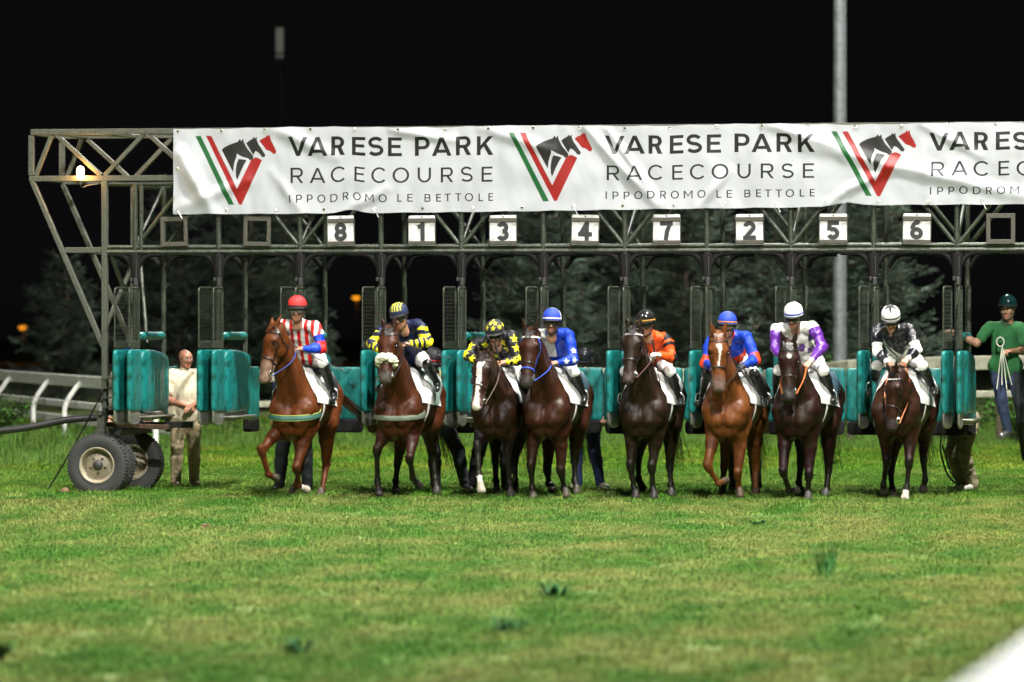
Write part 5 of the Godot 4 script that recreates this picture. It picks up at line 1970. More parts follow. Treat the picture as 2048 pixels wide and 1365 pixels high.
		part(g, "rubber_cushion", cush_m, M.rubber, Transform3D(Basis.IDENTITY, V(x, BEAM, 0.0)))
		part(g, "rubber_cushion", cush_m, M.rubber, Transform3D(Basis.IDENTITY, V(x, BEAM, REAR)))
		# knee braces fan out from every second post
		if k % 2 == 0:
			for zz in [0.0, REAR]:
				if k > 0:
					pole(g, "knee_brace", V(x - 0.03, BEAM + 0.06, zz), V(x - 0.62, 3.80, zz), 0.026, tube_m)
				pole(g, "knee_brace", V(x + 0.03, BEAM + 0.06, zz), V(x + 0.62, 3.80, zz), 0.026, tube_m)
			pole(g, "knee_brace", V(x, BEAM + 0.06, -0.02), V(x, 3.80, REAR + 0.03), 0.024, tube_m)
		# latch head, hanging cable
		var lt := MB.new()
		lt.box(V(0.05, 0.10, 0.07), V(0.02, 2.60, 0.045), Basis.IDENTITY, 0.008)
		lt.box(V(0.03, 0.05, 0.10), V(-0.03, 2.63, 0.05), Basis.IDENTITY, 0.006)
		part(g, "latch", lt.mesh(), M.iron, Transform3D(Basis.IDENTITY, V(x, 0, 0)))
		pole(g, "release_cable", V(x + 0.03, 2.66, 0.075), V(x + 0.03, 2.97, 0.06), 0.006, M.iron, 6)
		# the pair of front doors, swung open towards the track
		for s in [-1.0, 1.0]:
			var d := Node3D.new()
			d.name = "front_door"
			g.add_child(d, true)
			d.position = V(x + 0.062 * s, 0, 0.05)
			d.rotation.y = -0.10 if s < 0.0 else 0.02
			part(d, "frame", frame_m, tube_m, Transform3D(Basis.IDENTITY, V(0, 1.83, 0)))
			part(d, "wire_mesh", wires, tube_m, Transform3D(Basis.IDENTITY, V(0, 1.84, 0)))
			part(d, "pad", door_pad, M.vinyl, Transform3D(Basis.IDENTITY, V(0, 1.01, 0.52)))
			part(d, "foot_plate", foot_m, M.steel, Transform3D(Basis.IDENTITY, V(0, 1.0, 0)))
		# padded partition wall and bar
		part(g, "partition_pad", wall_pads[k % 2], M.vinyl, Transform3D(Basis.IDENTITY, V(x + 0.03, 0.985, -0.06)))
		part(g, "padded_bar", bar_mesh, M.vinyl, Transform3D(Basis.IDENTITY, V(x + 0.02, 1.93, 0.0)))
		pole(g, "bar_bracket", V(x + 0.02, 1.90, -1.20), V(x + 0.02, 1.60, -1.22), 0.018, tube_m, 8)
		# footboard under the partition
		var fb := MB.new()
		fb.box(V(0.16, 0.025, 1.10), V(0.12, 0.93, -0.62), Basis.IDENTITY, 0.008)
		fb.box(V(0.02, 0.09, 1.15), V(0.035, 0.93, -0.62), Basis.IDENTITY, 0.006)
		fb.box(V(0.14, 0.05, 0.04), V(0.11, 0.90, -0.15), Basis.IDENTITY, 0.006)
		fb.box(V(0.14, 0.05, 0.04), V(0.11, 0.90, -1.08), Basis.IDENTITY, 0.006)
		part(g, "footboard", fb.mesh(), M.steel, Transform3D(Basis.IDENTITY, V(x, 0, 0)))
		# rear doors: closed behind the runners, swung back in the empty stalls
		var open := k < 2 or k == 10
		if k < POSTS.size() - 1:
			var wide: float = POSTS[k + 1] - x
			for s in [0, 1]:
				var d := Node3D.new()
				d.name = "rear_door"
				g.add_child(d, true)
				d.position = V(x + 0.02 if s == 0 else x + wide - 0.02, 0.88, REAR - 0.06)
				d.rotation.y = (-0.02 if s == 0 else 0.03) if open else (-PI / 2 if s == 0 else PI / 2)
				part(d, "pad", rear_pads[(k + s) % 2], M.vinyl)
				part(d, "lower_pad", rear_low, M.rubber, Transform3D(Basis.IDENTITY, V(0, -0.165, -0.02)))
	# number boards: a steel frame for every stall, plates with figures for the runners
	var numbers := ["", "", "8", "1", "3", "4", "7", "2", "5", "6", "", ""]
	var fr := MB.new()
	fr.box(V(0.345, 0.055, 0.02), V(0, 0.350, 0.0), Basis.IDENTITY, 0.003)
	fr.box(V(0.345, 0.055, 0.02), V(0, 0.040, 0.0), Basis.IDENTITY, 0.003)
	fr.box(V(0.050, 0.255, 0.02), V(-0.1475, 0.195, 0.0), Basis.IDENTITY, 0.003)
	fr.box(V(0.050, 0.255, 0.02), V(0.1475, 0.195, 0.0), Basis.IDENTITY, 0.003)
	var blank := fr.mesh()
	fr = MB.new()
	fr.box(V(0.345, 0.050, 0.016), V(0, 0.322, 0.024), Basis.IDENTITY, 0.003)
	fr.box(V(0.345, 0.045, 0.016), V(0, 0.046, 0.024), Basis.IDENTITY, 0.003)
	fr.box(V(0.010, 0.325, 0.020), V(-0.168, 0.185, 0.010), Basis.IDENTITY, 0.002)
	fr.box(V(0.010, 0.325, 0.020), V(0.168, 0.185, 0.010), Basis.IDENTITY, 0.002)
	var holder := fr.mesh()
	var pl := MB.new()
	var outline := []
	for c in [V(0.152, 0.370, 0), V(-0.152, 0.370, 0)]:
		for q in 5:
			var a := (PI * 0.5 * q / 4.0) + (0.0 if c.x > 0.0 else PI * 0.5)
			outline.append(c + V(cos(a), sin(a), 0) * 0.012)
	outline.append_array([V(-0.164, 0.012, 0), V(0.164, 0.012, 0)])
	pl.flat(outline.map(func(p): return p + V(0, 0, 0.016)), V(0, 0, 1))
	pl.flat(outline.map(func(p): return p + V(0, 0, 0.010)), V(0, 0, -1))
	for q in outline.size():
		var p: Vector3 = outline[q]
		var p2: Vector3 = outline[(q + 1) % outline.size()]
		pl.flat([p + V(0, 0, 0.016), p2 + V(0, 0, 0.016), p2 + V(0, 0, 0.010), p + V(0, 0, 0.010)], V(p2.y - p.y, p.x - p2.x, 0).normalized() * -1.0)
	var plate := pl.mesh()
	var rnd := RandomNumberGenerator.new()
	rnd.seed = 9
	for k in 12:
		var b := Node3D.new()
		b.name = "number_board"
		g.add_child(b, true)
		b.position = V((POSTS[k] + POSTS[k + 1]) * 0.5 + (0.02 if k > 1 else -0.02), BEAM + 0.03, 0.045)
		b.rotation = V(0, 0, rnd.randf_range(-0.02, 0.02))
		if numbers[k] == "":
			part(b, "frame", blank, M.board_frame)
			continue
		part(b, "frame", holder, M.board_frame)
		part(b, "plate", plate, M.plate)
		part(b, "figure", figure(numbers[k], 0.158, 0.230, 0.054), M.print_black, Transform3D(Basis.IDENTITY, V(-0.002, 0.184, 0.0185)))
		var hole := MB.new()
		hole.tube(PackedVector3Array([V(0, 0.362, 0.0165), V(0, 0.362, 0.019)]), 0.011, 10)
		part(b, "plate_hole", hole.mesh(), M.print_black)
	# undercarriage at the left end
	var box := MB.new()
	box.box(V(0.27, 0.74, 0.62), V(-4.95, 1.31, -0.42), Basis.IDENTITY, 0.02)
	box.box(V(0.20, 0.06, 0.5), V(-4.95, 1.70, -0.42), Basis.IDENTITY, 0.02)
	part(g, "engine_cover", box.mesh(), M.black_paint)
	var col := MB.new()
	col.box(V(0.10, 0.50, 0.10), V(x_end, 0.70, 0.15), Basis.IDENTITY, 0.01)
	col.box(V(0.13, 0.16, 0.12), V(x_end, 0.70, 0.20), Basis.IDENTITY, 0.01)
	col.box(V(0.06, 0.06, 0.5), V(x_end, 0.98, 0.0), Basis.IDENTITY, 0.01)
	for q in 4:
		col.box(V(0.16, 0.02, 0.05), V(x_end + 0.08, 1.05 + 0.12 * q, 0.08), Basis.IDENTITY, 0.004)
	part(g, "wheel_bracket", col.mesh(), paint)
	beam(g, "chassis_beam", V(-5.25, 0.84, -0.1), V(-4.35, 0.80, -0.1), 0.07, 0.06, M.rust)
	beam(g, "chassis_beam", V(-5.25, 0.80, -0.9), V(-4.25, 0.82, -0.9), 0.07, 0.08, M.black_paint)
	beam(g, "chassis_beam", V(-4.9, 0.74, 0.3), V(-4.9, 0.74, -1.2), 0.07, 0.07, M.black_paint)
	pole(g, "axle", V(-5.12, 0.33, 0.30), V(-5.12, 0.33, -1.0), 0.04, M.black_paint)
	beam(g, "axle_arm", V(-5.12, 0.33, 0.16), V(-5.02, 0.80, 0.12), 0.06, 0.08, M.black_paint)
	var tyre := MB.new()
	var prof := PackedVector2Array()
	var w2 := 0.10
	for q in [[0.205, -w2 * 0.75], [0.23, -w2 * 0.95], [0.30, -w2 * 1.05], [0.355, -w2], [0.378, -w2 * 0.82], [0.385, -w2 * 0.4], [0.387, 0.0], [0.385, w2 * 0.4], [0.378, w2 * 0.82], [0.355, w2], [0.30, w2 * 1.05], [0.23, w2 * 0.95], [0.205, w2 * 0.75]]:
		prof.append(Vector2(q[0], q[1]))
	tyre.lathe(prof, 56)
	for q in 56:   # tread lugs
		for s in [-1.0, 1.0]:
			var a: float = TAU * (q + (0.5 if s > 0 else 0.0)) / 56
			tyre.box(V(0.022, 0.052, 0.012), V(sin(a) * 0.386, 0.045 * s, cos(a) * 0.386), Basis(V(0, 1, 0), a), 0.002)
			tyre.box(V(0.024, 0.018, 0.03), V(sin(a) * 0.368, 0.088 * s, cos(a) * 0.368), Basis(V(0, 1, 0), a), 0.002)
	var tyre_m := tyre.mesh()
	var rim := MB.new()
	rim.lathe(PackedVector2Array([Vector2(0.225, w2 * 0.98), Vector2(0.222, w2 * 1.06), Vector2(0.205, w2 * 1.04), Vector2(0.195, w2 * 0.8), Vector2(0.185, w2 * 0.3), Vector2(0.168, w2 * 0.02)]), 40)
	rim.lathe(PackedVector2Array([Vector2(0.17, 0.0), Vector2(0.15, 0.012), Vector2(0.11, 0.03), Vector2(0.085, 0.045), Vector2(0.06, 0.05)]), 40)
	rim.lathe(PackedVector2Array([Vector2(0.225, -w2 * 0.98), Vector2(0.205, -w2 * 1.0), Vector2(0.17, -0.02), Vector2(0.03, -0.02)]), 40)
	var rim_m := rim.mesh()
	var hub := MB.new()
	hub.lathe(PackedVector2Array([Vector2(0.064, 0.035), Vector2(0.062, 0.065), Vector2(0.045, 0.085), Vector2(0.001, 0.087)]), 20)
	for q in 5:
		var a := TAU * q / 5
		hub.tube(PackedVector3Array([V(sin(a) * 0.095, 0.03, cos(a) * 0.095), V(sin(a) * 0.095, 0.062, cos(a) * 0.095)]), 0.013, 6)
	var hub_m := hub.mesh()
	for wz in [[-5.10, 0.42], [-5.10, 0.19], [-5.02, -0.88]]:
		var w := Node3D.new()
		w.name = "wheel"
		g.add_child(w, true)
		w.transform = Transform3D(Basis(V(1, 0, 0), PI / 2) * Basis(V(0, 1, 0), wz[1] * 3.0), V(wz[0], 0.345, wz[1]))
		part(w, "tyre", tyre_m, M.tyre)
		part(w, "rim", rim_m, M.rim)
		part(w, "hub", hub_m, M.iron)
	# drawbar to the left, cables
	var tb := MB.new()
	tb.tube(arc([V(-5.10, 0.93, 0.05), V(-5.62, 0.90, 0.05), V(-6.05, 0.80, 0.08), V(-7.6, 0.62, 0.10)], 0.2), 0.045, 12)
	part(g, "drawbar", tb.mesh(), M.black_paint)
	var cb := MB.new()
	cb.tube(arc([V(-5.12, 1.30, 0.05), V(-5.38, 0.75, 0.2), V(-5.75, 0.10, 0.25), V(-5.80, 0.03, 0.25)], 0.25), 0.010, 6)
	cb.tube(arc([V(-5.2, 0.93, 0.12), V(-4.98, 0.92, 0.2), V(-4.9, 0.70, 0.25)], 0.1), 0.008, 6)
	part(g, "cable", cb.mesh(), M.rubber)
	# bulkhead lamp on the lower chord
	var lamp := Node3D.new()
	lamp.name = "work_lamp"
	g.add_child(lamp)
	lamp.position = V(-5.42, 3.95, 0.12)
	var gl := MB.new()
	gl.lathe(PackedVector2Array([Vector2(0.001, -0.085), Vector2(0.03, -0.082), Vector2(0.046, -0.06), Vector2(0.05, 0.0), Vector2(0.049, 0.05), Vector2(0.036, 0.082), Vector2(0.001, 0.095)]), 20)
	part(lamp, "lamp_glass", gl.mesh(), M.bulb)
	var lb := MB.new()
	lb.tube(PackedVector3Array([V(0, -0.14, 0), V(0, -0.085, 0)]), [0.022, 0.034], 10)
	lb.tube(arc([V(0, -0.14, 0), V(0.01, -0.19, -0.02), V(0.06, -0.15, -0.08), V(0.2, -0.13, -0.10)], 0.05), 0.008, 6)
	part(lamp, "lamp_holder", lb.mesh(), M.iron)
	var ol := OmniLight3D.new()
	ol.name = "work_lamp_light"
	ol.light_color = Color(1.0, 0.72, 0.38)
	ol.light_energy = 1.2
	ol.light_size = 0.05
	ol.omni_range = 30.0
	ol.omni_attenuation = 2.0
	ol.shadow_enabled = true
	lamp.add_child(ol)
	return g


# ---------------------------------------------------------------- banner
var img: Image
const TX := 1.1124
const INK := Color(0.050, 0.062, 0.075)

func tp(x: float, y: float) -> Vector2:
	return Vector2((x - 60.0) * TX, (y - 45.0) * TX)


func fill(poly: Array, c: Color) -> void:
	# scanline fill; poly in drawing units
	var p := PackedVector2Array()
	for q in poly:
		p.append(tp(q[0], q[1]))
	var y0 := 1e9
	var y1 := -1e9
	for q in p:
		y0 = minf(y0, q.y)
		y1 = maxf(y1, q.y)
	for y in range(maxi(0, int(y0)), mini(img.get_height(), int(y1) + 1)):
		var xs := PackedFloat32Array()
		var yy := y + 0.5
		for q in p.size():
			var a := p[q]
			var b := p[(q + 1) % p.size()]
			if (a.y <= yy) != (b.y <= yy):
				xs.append(a.x + (yy - a.y) / (b.y - a.y) * (b.x - a.x))
		xs.sort()
		for q in range(0, xs.size() - 1, 2):
			var l := int(round(xs[q]))
			var w := int(round(xs[q + 1])) - l
			if w > 0:
				img.fill_rect(Rect2i(l, y, w, 1), c)


func oval(cx: float, cy: float, rx: float, ry: float, a0 := 0.0, a1 := TAU, n := 40) -> Array:
	var o := []
	for q in n + 1:
		var a := lerpf(a0, a1, float(q) / n)
		o.append([cx + rx * cos(a), cy + ry * sin(a)])
	return o


func rect(x0: float, y0: float, x1: float, y1: float, c := INK) -> void:
	fill([[x0, y0], [x1, y0], [x1, y1], [x0, y1]], c)


func curve(pts: Array, t: float) -> void:
	for q in pts.size() - 1:
		var a := Vector2(pts[q][0], pts[q][1])
		var b := Vector2(pts[q + 1][0], pts[q + 1][1])
		var n := (b - a).orthogonal().normalized() * t * 0.5
		var e := (b - a).normalized() * t * 0.12
		fill([[a.x - e.x + n.x, a.y - e.y + n.y], [b.x + e.x + n.x, b.y + e.y + n.y], [b.x + e.x - n.x, b.y + e.y - n.y], [a.x - e.x - n.x, a.y - e.y - n.y]], INK)


func glyph(ch: String, x0: float, x1: float, y0: float, y1: float, t: float) -> void:
	var h := y1 - y0
	var w := x1 - x0
	var P := Color(1, 1, 1)
	var hy := t * 0.86
	match ch:
		"I": rect(x0, y0, x0 + t, y1)
		"L":
			rect(x0, y0, x0 + t, y1)
			rect(x0, y1 - hy, x1, y1)
		"T":
			rect((x0 + x1 - t) * 0.5, y0, (x0 + x1 + t) * 0.5, y1)
			rect(x0, y0, x1, y0 + hy)
		"E":
			rect(x0, y0, x0 + t, y1)
			rect(x0, y0, x1, y0 + hy)
			rect(x0, y1 - hy, x1, y1)
			rect(x0, y0 + h * 0.48 - hy * 0.5, x1 - w * 0.08, y0 + h * 0.48 + hy * 0.5)
		"P", "R", "B", "D":
			var yb := y0 + h * (0.66 if ch == "P" else 0.62)
			if ch == "B":
				yb = y0 + h * 0.5 + hy * 0.5
			if ch == "D":
				yb = y1
			var bowls := [[y0, yb, x1 if ch != "B" else x1 - w * 0.06]]
			if ch == "B":
				bowls.append([yb - hy, y1, x1])
			for q in bowls:
				var r: float = minf((q[1] - q[0]) * 0.5, w * 0.72)
				var cy: float = (q[0] + q[1]) * 0.5
				var ry: float = (q[1] - q[0]) * 0.5
				fill([[x0, q[0]]] + oval(q[2] - r, cy, r, ry, -PI / 2, PI / 2, 24) + [[x0, q[1]]], INK)
				fill([[x0 + t, q[0] + hy]] + oval(q[2] - r, cy, r - t, ry - hy, -PI / 2, PI / 2, 24) + [[x0 + t, q[1] - hy]], P)
			rect(x0, y0, x0 + t, y1)
			if ch == "R":
				fill([[x0 + w * 0.42, yb - hy * 0.5], [x0 + w * 0.42 + t * 1.15, yb - hy * 0.5], [x1 + t * 0.15, y1], [x1 - t * 1.05, y1]], INK)
		"O", "C":
			fill(oval((x0 + x1) * 0.5, (y0 + y1) * 0.5, h * 0.53 if ch == "C" else w * 0.5, h * 0.52), INK)
			fill(oval((x0 + x1) * 0.5, (y0 + y1) * 0.5, (h * 0.53 if ch == "C" else w * 0.5) - t, h * 0.52 - hy), P)
			if ch == "C":
				var cx := (x0 + x1) * 0.5
				var cy := (y0 + y1) * 0.5
				fill([[cx, cy], [cx + h * 0.48, cy - h * 0.42], [cx + h * 0.8, cy - h * 0.3], [cx + h * 0.8, cy + h * 0.3], [cx + h * 0.48, cy + h * 0.42]], P)
		"U":
			var r := w * 0.5
			fill([[x0, y0]] + oval((x0 + x1) * 0.5, y1 - r, r, r, PI, 0.0, 24) + [[x1, y0]], INK)
			fill([[x0 + t, y0 - 2]] + oval((x0 + x1) * 0.5, y1 - r, r - t, r - hy, PI, 0.0, 24) + [[x1 - t, y0 - 2]], P)
		"S":
			var cx := (x0 + x1) * 0.5
			var rx := w * 0.5 - t * 0.5
			var r1 := (h * 0.5 - hy * 0.5) * 0.5
			var up := oval(cx, y0 + hy * 0.5 + r1, rx * 0.94, r1, -0.55, -PI * 1.5, 30)
			var dn := oval(cx, y1 - hy * 0.5 - r1, rx, r1, -PI / 2, PI - 0.55, 30)
			curve(up + dn, t * 0.93)
		"V", "A":
			var a := y0 if ch == "V" else y1
			var b := y1 if ch == "V" else y0
			var m := (x0 + x1) * 0.5
			var s := t * 1.10
			fill([[x0, a], [x0 + s, a], [m + s * 0.45, b], [m - s * 0.45, b]], INK)
			fill([[x1 - s, a], [x1, a], [m + s * 0.45, b], [m - s * 0.45, b]], INK)
			if ch == "A":
				rect(x0 + w * 0.22, y0 + h * 0.66, x1 - w * 0.22, y0 + h * 0.66 + hy)
		"M":
			rect(x0, y0, x0 + t, y1)
			rect(x1 - t, y0, x1, y1)
			var m := (x0 + x1) * 0.5
			fill([[x0, y0], [x0 + t, y0], [m + t * 0.5, y0 + h * 0.72], [m - t * 0.3, y0 + h * 0.72]], INK)
			fill([[x1 - t, y0], [x1, y0], [m + t * 0.3, y0 + h * 0.72], [m - t * 0.5, y0 + h * 0.72]], INK)
		"K":
			rect(x0, y0, x0 + t, y1)
			fill([[x1 - t * 1.3, y0], [x1, y0], [x0 + t, y0 + h * 0.72], [x0 + t, y0 + h * 0.48]], INK)
			fill([[x0 + w * 0.36, y0 + h * 0.44], [x0 + w * 0.56, y0 + h * 0.36], [x1 + t * 0.1, y1], [x1 - t * 1.2, y1]], INK)


func banner_print() -> ImageTexture:
	img = Image.create(2048, 563, false, Image.FORMAT_RGB8)
	img.fill(Color(1, 1, 1))
	var red := Color(0.80, 0.09, 0.05)
	var grey := Color(0.17, 0.16, 0.145)
	fill([[148, 88], [178, 88], [378, 495], [345, 495]], Color(0.02, 0.48, 0.20))
	fill([[210, 88], [242, 88], [398, 403], [475, 240], [490, 226], [505, 219], [522, 224], [542, 236], [424, 495], [408, 495]], red)
	fill([[305, 170], [320, 155], [350, 140], [380, 130], [400, 124], [412, 108], [420, 122], [432, 106], [434, 128], [444, 148], [456, 170], [478, 196], [491, 215], [488, 230], [472, 238], [461, 226], [444, 220], [430, 215], [414, 207], [402, 200], [394, 193], [392, 212], [383, 235], [376, 262], [372, 302], [340, 240]], grey)
	fill([[404, 226], [430, 230], [452, 236], [436, 262], [418, 300], [397, 352], [389, 326], [388, 290], [394, 252]], grey)
	fill([[449, 136], [468, 121], [486, 110], [495, 97], [500, 109], [511, 97], [511, 116], [520, 138], [538, 166], [562, 204], [557, 217], [543, 217], [532, 202], [518, 188], [503, 181], [490, 206], [470, 172]], grey)
	fill([[526, 122], [544, 108], [566, 97], [575, 84], [580, 96], [591, 84], [591, 102], [600, 126], [614, 154], [627, 184], [621, 199], [607, 196], [594, 184], [580, 177], [568, 174], [550, 150]], red)
	for q in [["V", 700, 812], ["A", 812, 930], ["R", 951, 1027], ["E", 1072, 1150], ["S", 1165, 1258], ["E", 1284, 1365], ["P", 1442, 1528], ["A", 1539, 1655], ["R", 1680, 1766], ["K", 1802, 1897]]:
		glyph(q[0], q[1], q[2], 103, 215, 22)
	for q in [["R", 712, 784], ["A", 824, 916], ["C", 953, 1036], ["E", 1087, 1147], ["C", 1194, 1274], ["O", 1312, 1408], ["U", 1458, 1534], ["R", 1592, 1663], ["S", 1708, 1778], ["E", 1830, 1893]]:
		glyph(q[0], q[1], q[2], 284, 373, 12.5)
	for q in [["I", 705, 712], ["P", 745, 779], ["P", 808, 841], ["O", 868, 916], ["D", 945, 988], ["R", 1018, 1051], ["O", 1078, 1125], ["M", 1152, 1203], ["O", 1230, 1278], ["L", 1340, 1366], ["E", 1398, 1429], ["B", 1497, 1533], ["E", 1565, 1593], ["T", 1613, 1651], ["T", 1675, 1712], ["O", 1732, 1780], ["L", 1812, 1839], ["E", 1870, 1897]]:
		glyph(q[0], q[1], q[2], 441, 487, 7.0)
	return ImageTexture.create_from_image(img)


func banner() -> void:
	var period := 3.942
	var left := -4.24
	var right := 7.3
	var n := FastNoiseLite.new()
	n.frequency = 0.9
	n.fractal_octaves = 3
	n.seed = 12
	var nu := 420
	var nv := 44
	var pts := []
	# creases: from (x, v), to (x, v), depth, width; v from 0 at the top to 1 at the bottom
	var folds := [[-4.15, 0.30, -3.72, 1.02, 0.050, 0.085], [-4.24, 0.95, -3.3, 0.62, 0.022, 0.07], [-3.0, 0.0, -2.2, 0.35, 0.020, 0.07], [-2.05, 1.0, -1.55, 0.72, 0.022, 0.06], [-1.5, 0.02, -0.7, 0.16, 0.020, 0.05], [-0.4, 0.0, 0.5, 0.30, 0.022, 0.07], [0.9, 0.0, 1.8, 0.95, 0.030, 0.06], [1.2, 0.05, 1.75, 0.8, 0.020, 0.045], [3.1, 0.0, 4.1, 0.30, 0.022, 0.06], [3.6, 0.25, 6.2, 0.9, 0.030, 0.08], [3.9, 0.98, 4.6, 0.55, 0.025, 0.06], [5.0, 0.0, 5.7, 0.4, 0.02, 0.06], [2.3, 1.0, 2.7, 0.55, 0.016, 0.05], [-2.6, 1.0, -3.0, 0.5, 0.014, 0.06]]
	for j in nv:
		var v := float(j) / (nv - 1)
		for i in nu:
			var u := float(i) / (nu - 1)
			var x := lerpf(left, right, u)
			# edge lines between the eyelets
			var ytop := 4.505 - 0.012 * u + 0.016 * sin(x * 2.3 + 1.0) * 0.5 - 0.010 * absf(sin(x * PI / 0.55))
			var ybot := 3.445 + 0.055 * smoothstep(0.1, 0.8, u) - 0.008 * absf(sin(x * PI / 0.62 + 0.4))
			ybot += 0.040 * exp(-pow((x + 2.02) / 0.16, 2.0)) + 0.045 * exp(-pow((x - 4.05) / 0.18, 2.0))
			if x > 4.1:
				ybot += 0.02
			var z := 0.075 + 0.022 * n.get_noise_2d(x * 1.5, v * 0.9) + 0.004 * n.get_noise_2d(x * 4.0 + 30.0, v * 1.6) + 0.007 * absf(sin(x * PI / 0.55)) * (1.0 - v) * sin(x * 3.0)
			for f in folds:
				var a := Vector2(f[0], f[1])
				var b := Vector2(f[2], f[3])
				var d := b - a
				var q := Vector2(x, v)
				var t := clampf((q - a).dot(d) / d.length_squared(), 0, 1)
				var e := (q - a - d * t)
				var dist: float = e.length() / f[5]
				if dist < 3.0:
					z += 1.5 * f[4] * exp(-dist * dist) * (0.35 + 0.65 * sin(PI * clampf(t, 0.08, 0.92)))
			pts.append(V(x, lerpf(ytop, ybot, v), z))
	var b := MB.new()
	b.sheet(pts, nu, nv)
	for i in b.v.size():
		b.uv[i] = Vector2(maxf((b.v[i].x - left - 0.088) / period, 0.004), float(i / nu) / (nv - 1))
		if b.n[i].z < 0.0:
			b.n[i] = -b.n[i]
	for q in range(0, b.ix.size(), 3):
		if (b.v[b.ix[q + 1]] - b.v[b.ix[q]]).cross(b.v[b.ix[q + 2]] - b.v[b.ix[q]]).z > 0.0:
			var s := b.ix[q + 1]
			b.ix[q + 1] = b.ix[q + 2]
			b.ix[q + 2] = s
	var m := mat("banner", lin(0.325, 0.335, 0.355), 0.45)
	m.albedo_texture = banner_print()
	m.backlight_enabled = true
	m.backlight = Color(0.62, 0.62, 0.62)
	var root := thing("banner", "long white racecourse banner with red and green emblem tied across the gate", "banner")
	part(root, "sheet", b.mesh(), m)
	# brass eyelets along the hems and cord ends
	var ey := MB.new()
	ey.lathe(PackedVector2Array([Vector2(0.008, 0.0), Vector2(0.010, 0.005), Vector2(0.018, 0.005), Vector2(0.021, 0.0)]), 14, Transform3D(Basis(V(1, 0, 0), PI / 2), Vector3.ZERO))
	ey.col = Color(0.15, 0.15, 0.15)
	ey.flat([V(-0.009, -0.009, 0.002), V(0.009, -0.009, 0.002), V(0.009, 0.009, 0.002), V(-0.009, 0.009, 0.002)], V(0, 0, 1))
	var em := ey.mesh()
	var cord := MB.new()
	cord.tube(PackedVector3Array([V(0, 0, 0), V(0.03, -0.05, -0.01), V(0.05, -0.10, -0.03)]), 0.006, 6)
	var cm := cord.mesh()
	for row in [[1, 4, 0.55], [nv - 3, nv - 2, 0.62]]:
		var x := left + 0.06
		var k := 0
		while x < right:
			var i := int((x - left) / (right - left) * (nu - 1))
			part(root, "eyelet", em, M.chrome, Transform3D(Basis.IDENTITY, pts[row[0] * nu + i] + V(0, 0, 0.002)))
			if row[0] > 10 and k % 4 == 0:
				part(root, "cord_end", cm, M.cloth, Transform3D(Basis.IDENTITY, pts[row[0] * nu + i] + V(0, 0, 0.004)))
			x += row[2] if row[0] > 10 else 0.56
			k += 1
	part(root, "eyelet", em, M.chrome, Transform3D(Basis.IDENTITY, pts[20 * nu + 2] + V(0, 0, 0.003)))
# ---------------------------------------------------------------- ground, grass, trees, fences, lamps
func blades(count: int, radius: float, h0: float, h1: float, wide: float, sd: int, lean := 0.5) -> ArrayMesh:
	var r := RandomNumberGenerator.new()
	r.seed = sd
	var b := MB.new()
	for i in count:
		var a := r.randf() * TAU
		var d := radius * sqrt(r.randf())
		var p := V(cos(a) * d, -0.008, sin(a) * d)
		var h := r.randf_range(h0, h1)
		var t := r.randf() * TAU
		var out := V(cos(t), 0, sin(t)) * h * lean * r.randf_range(0.2, 1.2)
		var s := V(-sin(t), 0, cos(t)) * wide * 0.5 * r.randf_range(0.7, 1.3)
		var v := r.randf_range(0.50, 1.55)
		b.col = Color(v * r.randf_range(0.9, 1.15), v, v * r.randf_range(0.8, 1.1))
		if r.randf() < 0.10:
			b.col = Color(2.6, 1.7, 1.5)
		var nn := V(cos(t), 0.8, sin(t)).normalized()
		var m := p + out * 0.40 + V(0, h * 0.62, 0)
		var q := p + out + V(0, h * (0.98 - 0.25 * lean), 0)
		var i0 := b.vert(p - s, nn)
		b.vert(p + s, nn)
		b.vert(m + s * 0.8, nn)
		b.vert(m - s * 0.8, nn)
		b.vert(q, nn)
		b.tri(i0, i0 + 1, i0 + 2)
		b.tri(i0, i0 + 2, i0 + 3)
		b.tri(i0 + 3, i0 + 2, i0 + 4)
	return b.mesh()


func scatter(parent: Node, called: String, m: Mesh, material: Material, where: Array, colours: Array) -> MultiMeshInstance3D:
	var mm := MultiMesh.new()
	mm.transform_format = MultiMesh.TRANSFORM_3D
	mm.use_colors = true
	mm.mesh = m
	mm.instance_count = where.size()
	for i in where.size():
		mm.set_instance_transform(i, where[i])
		mm.set_instance_color(i, colours[i])
	var o := MultiMeshInstance3D.new()
	o.name = called
	o.multimesh = mm
	o.material_override = material
	parent.add_child(o, true)
	return o


func ground_h(x: float, z: float) -> float:
	# a low bank rises behind the gate on the right
	return 0.0


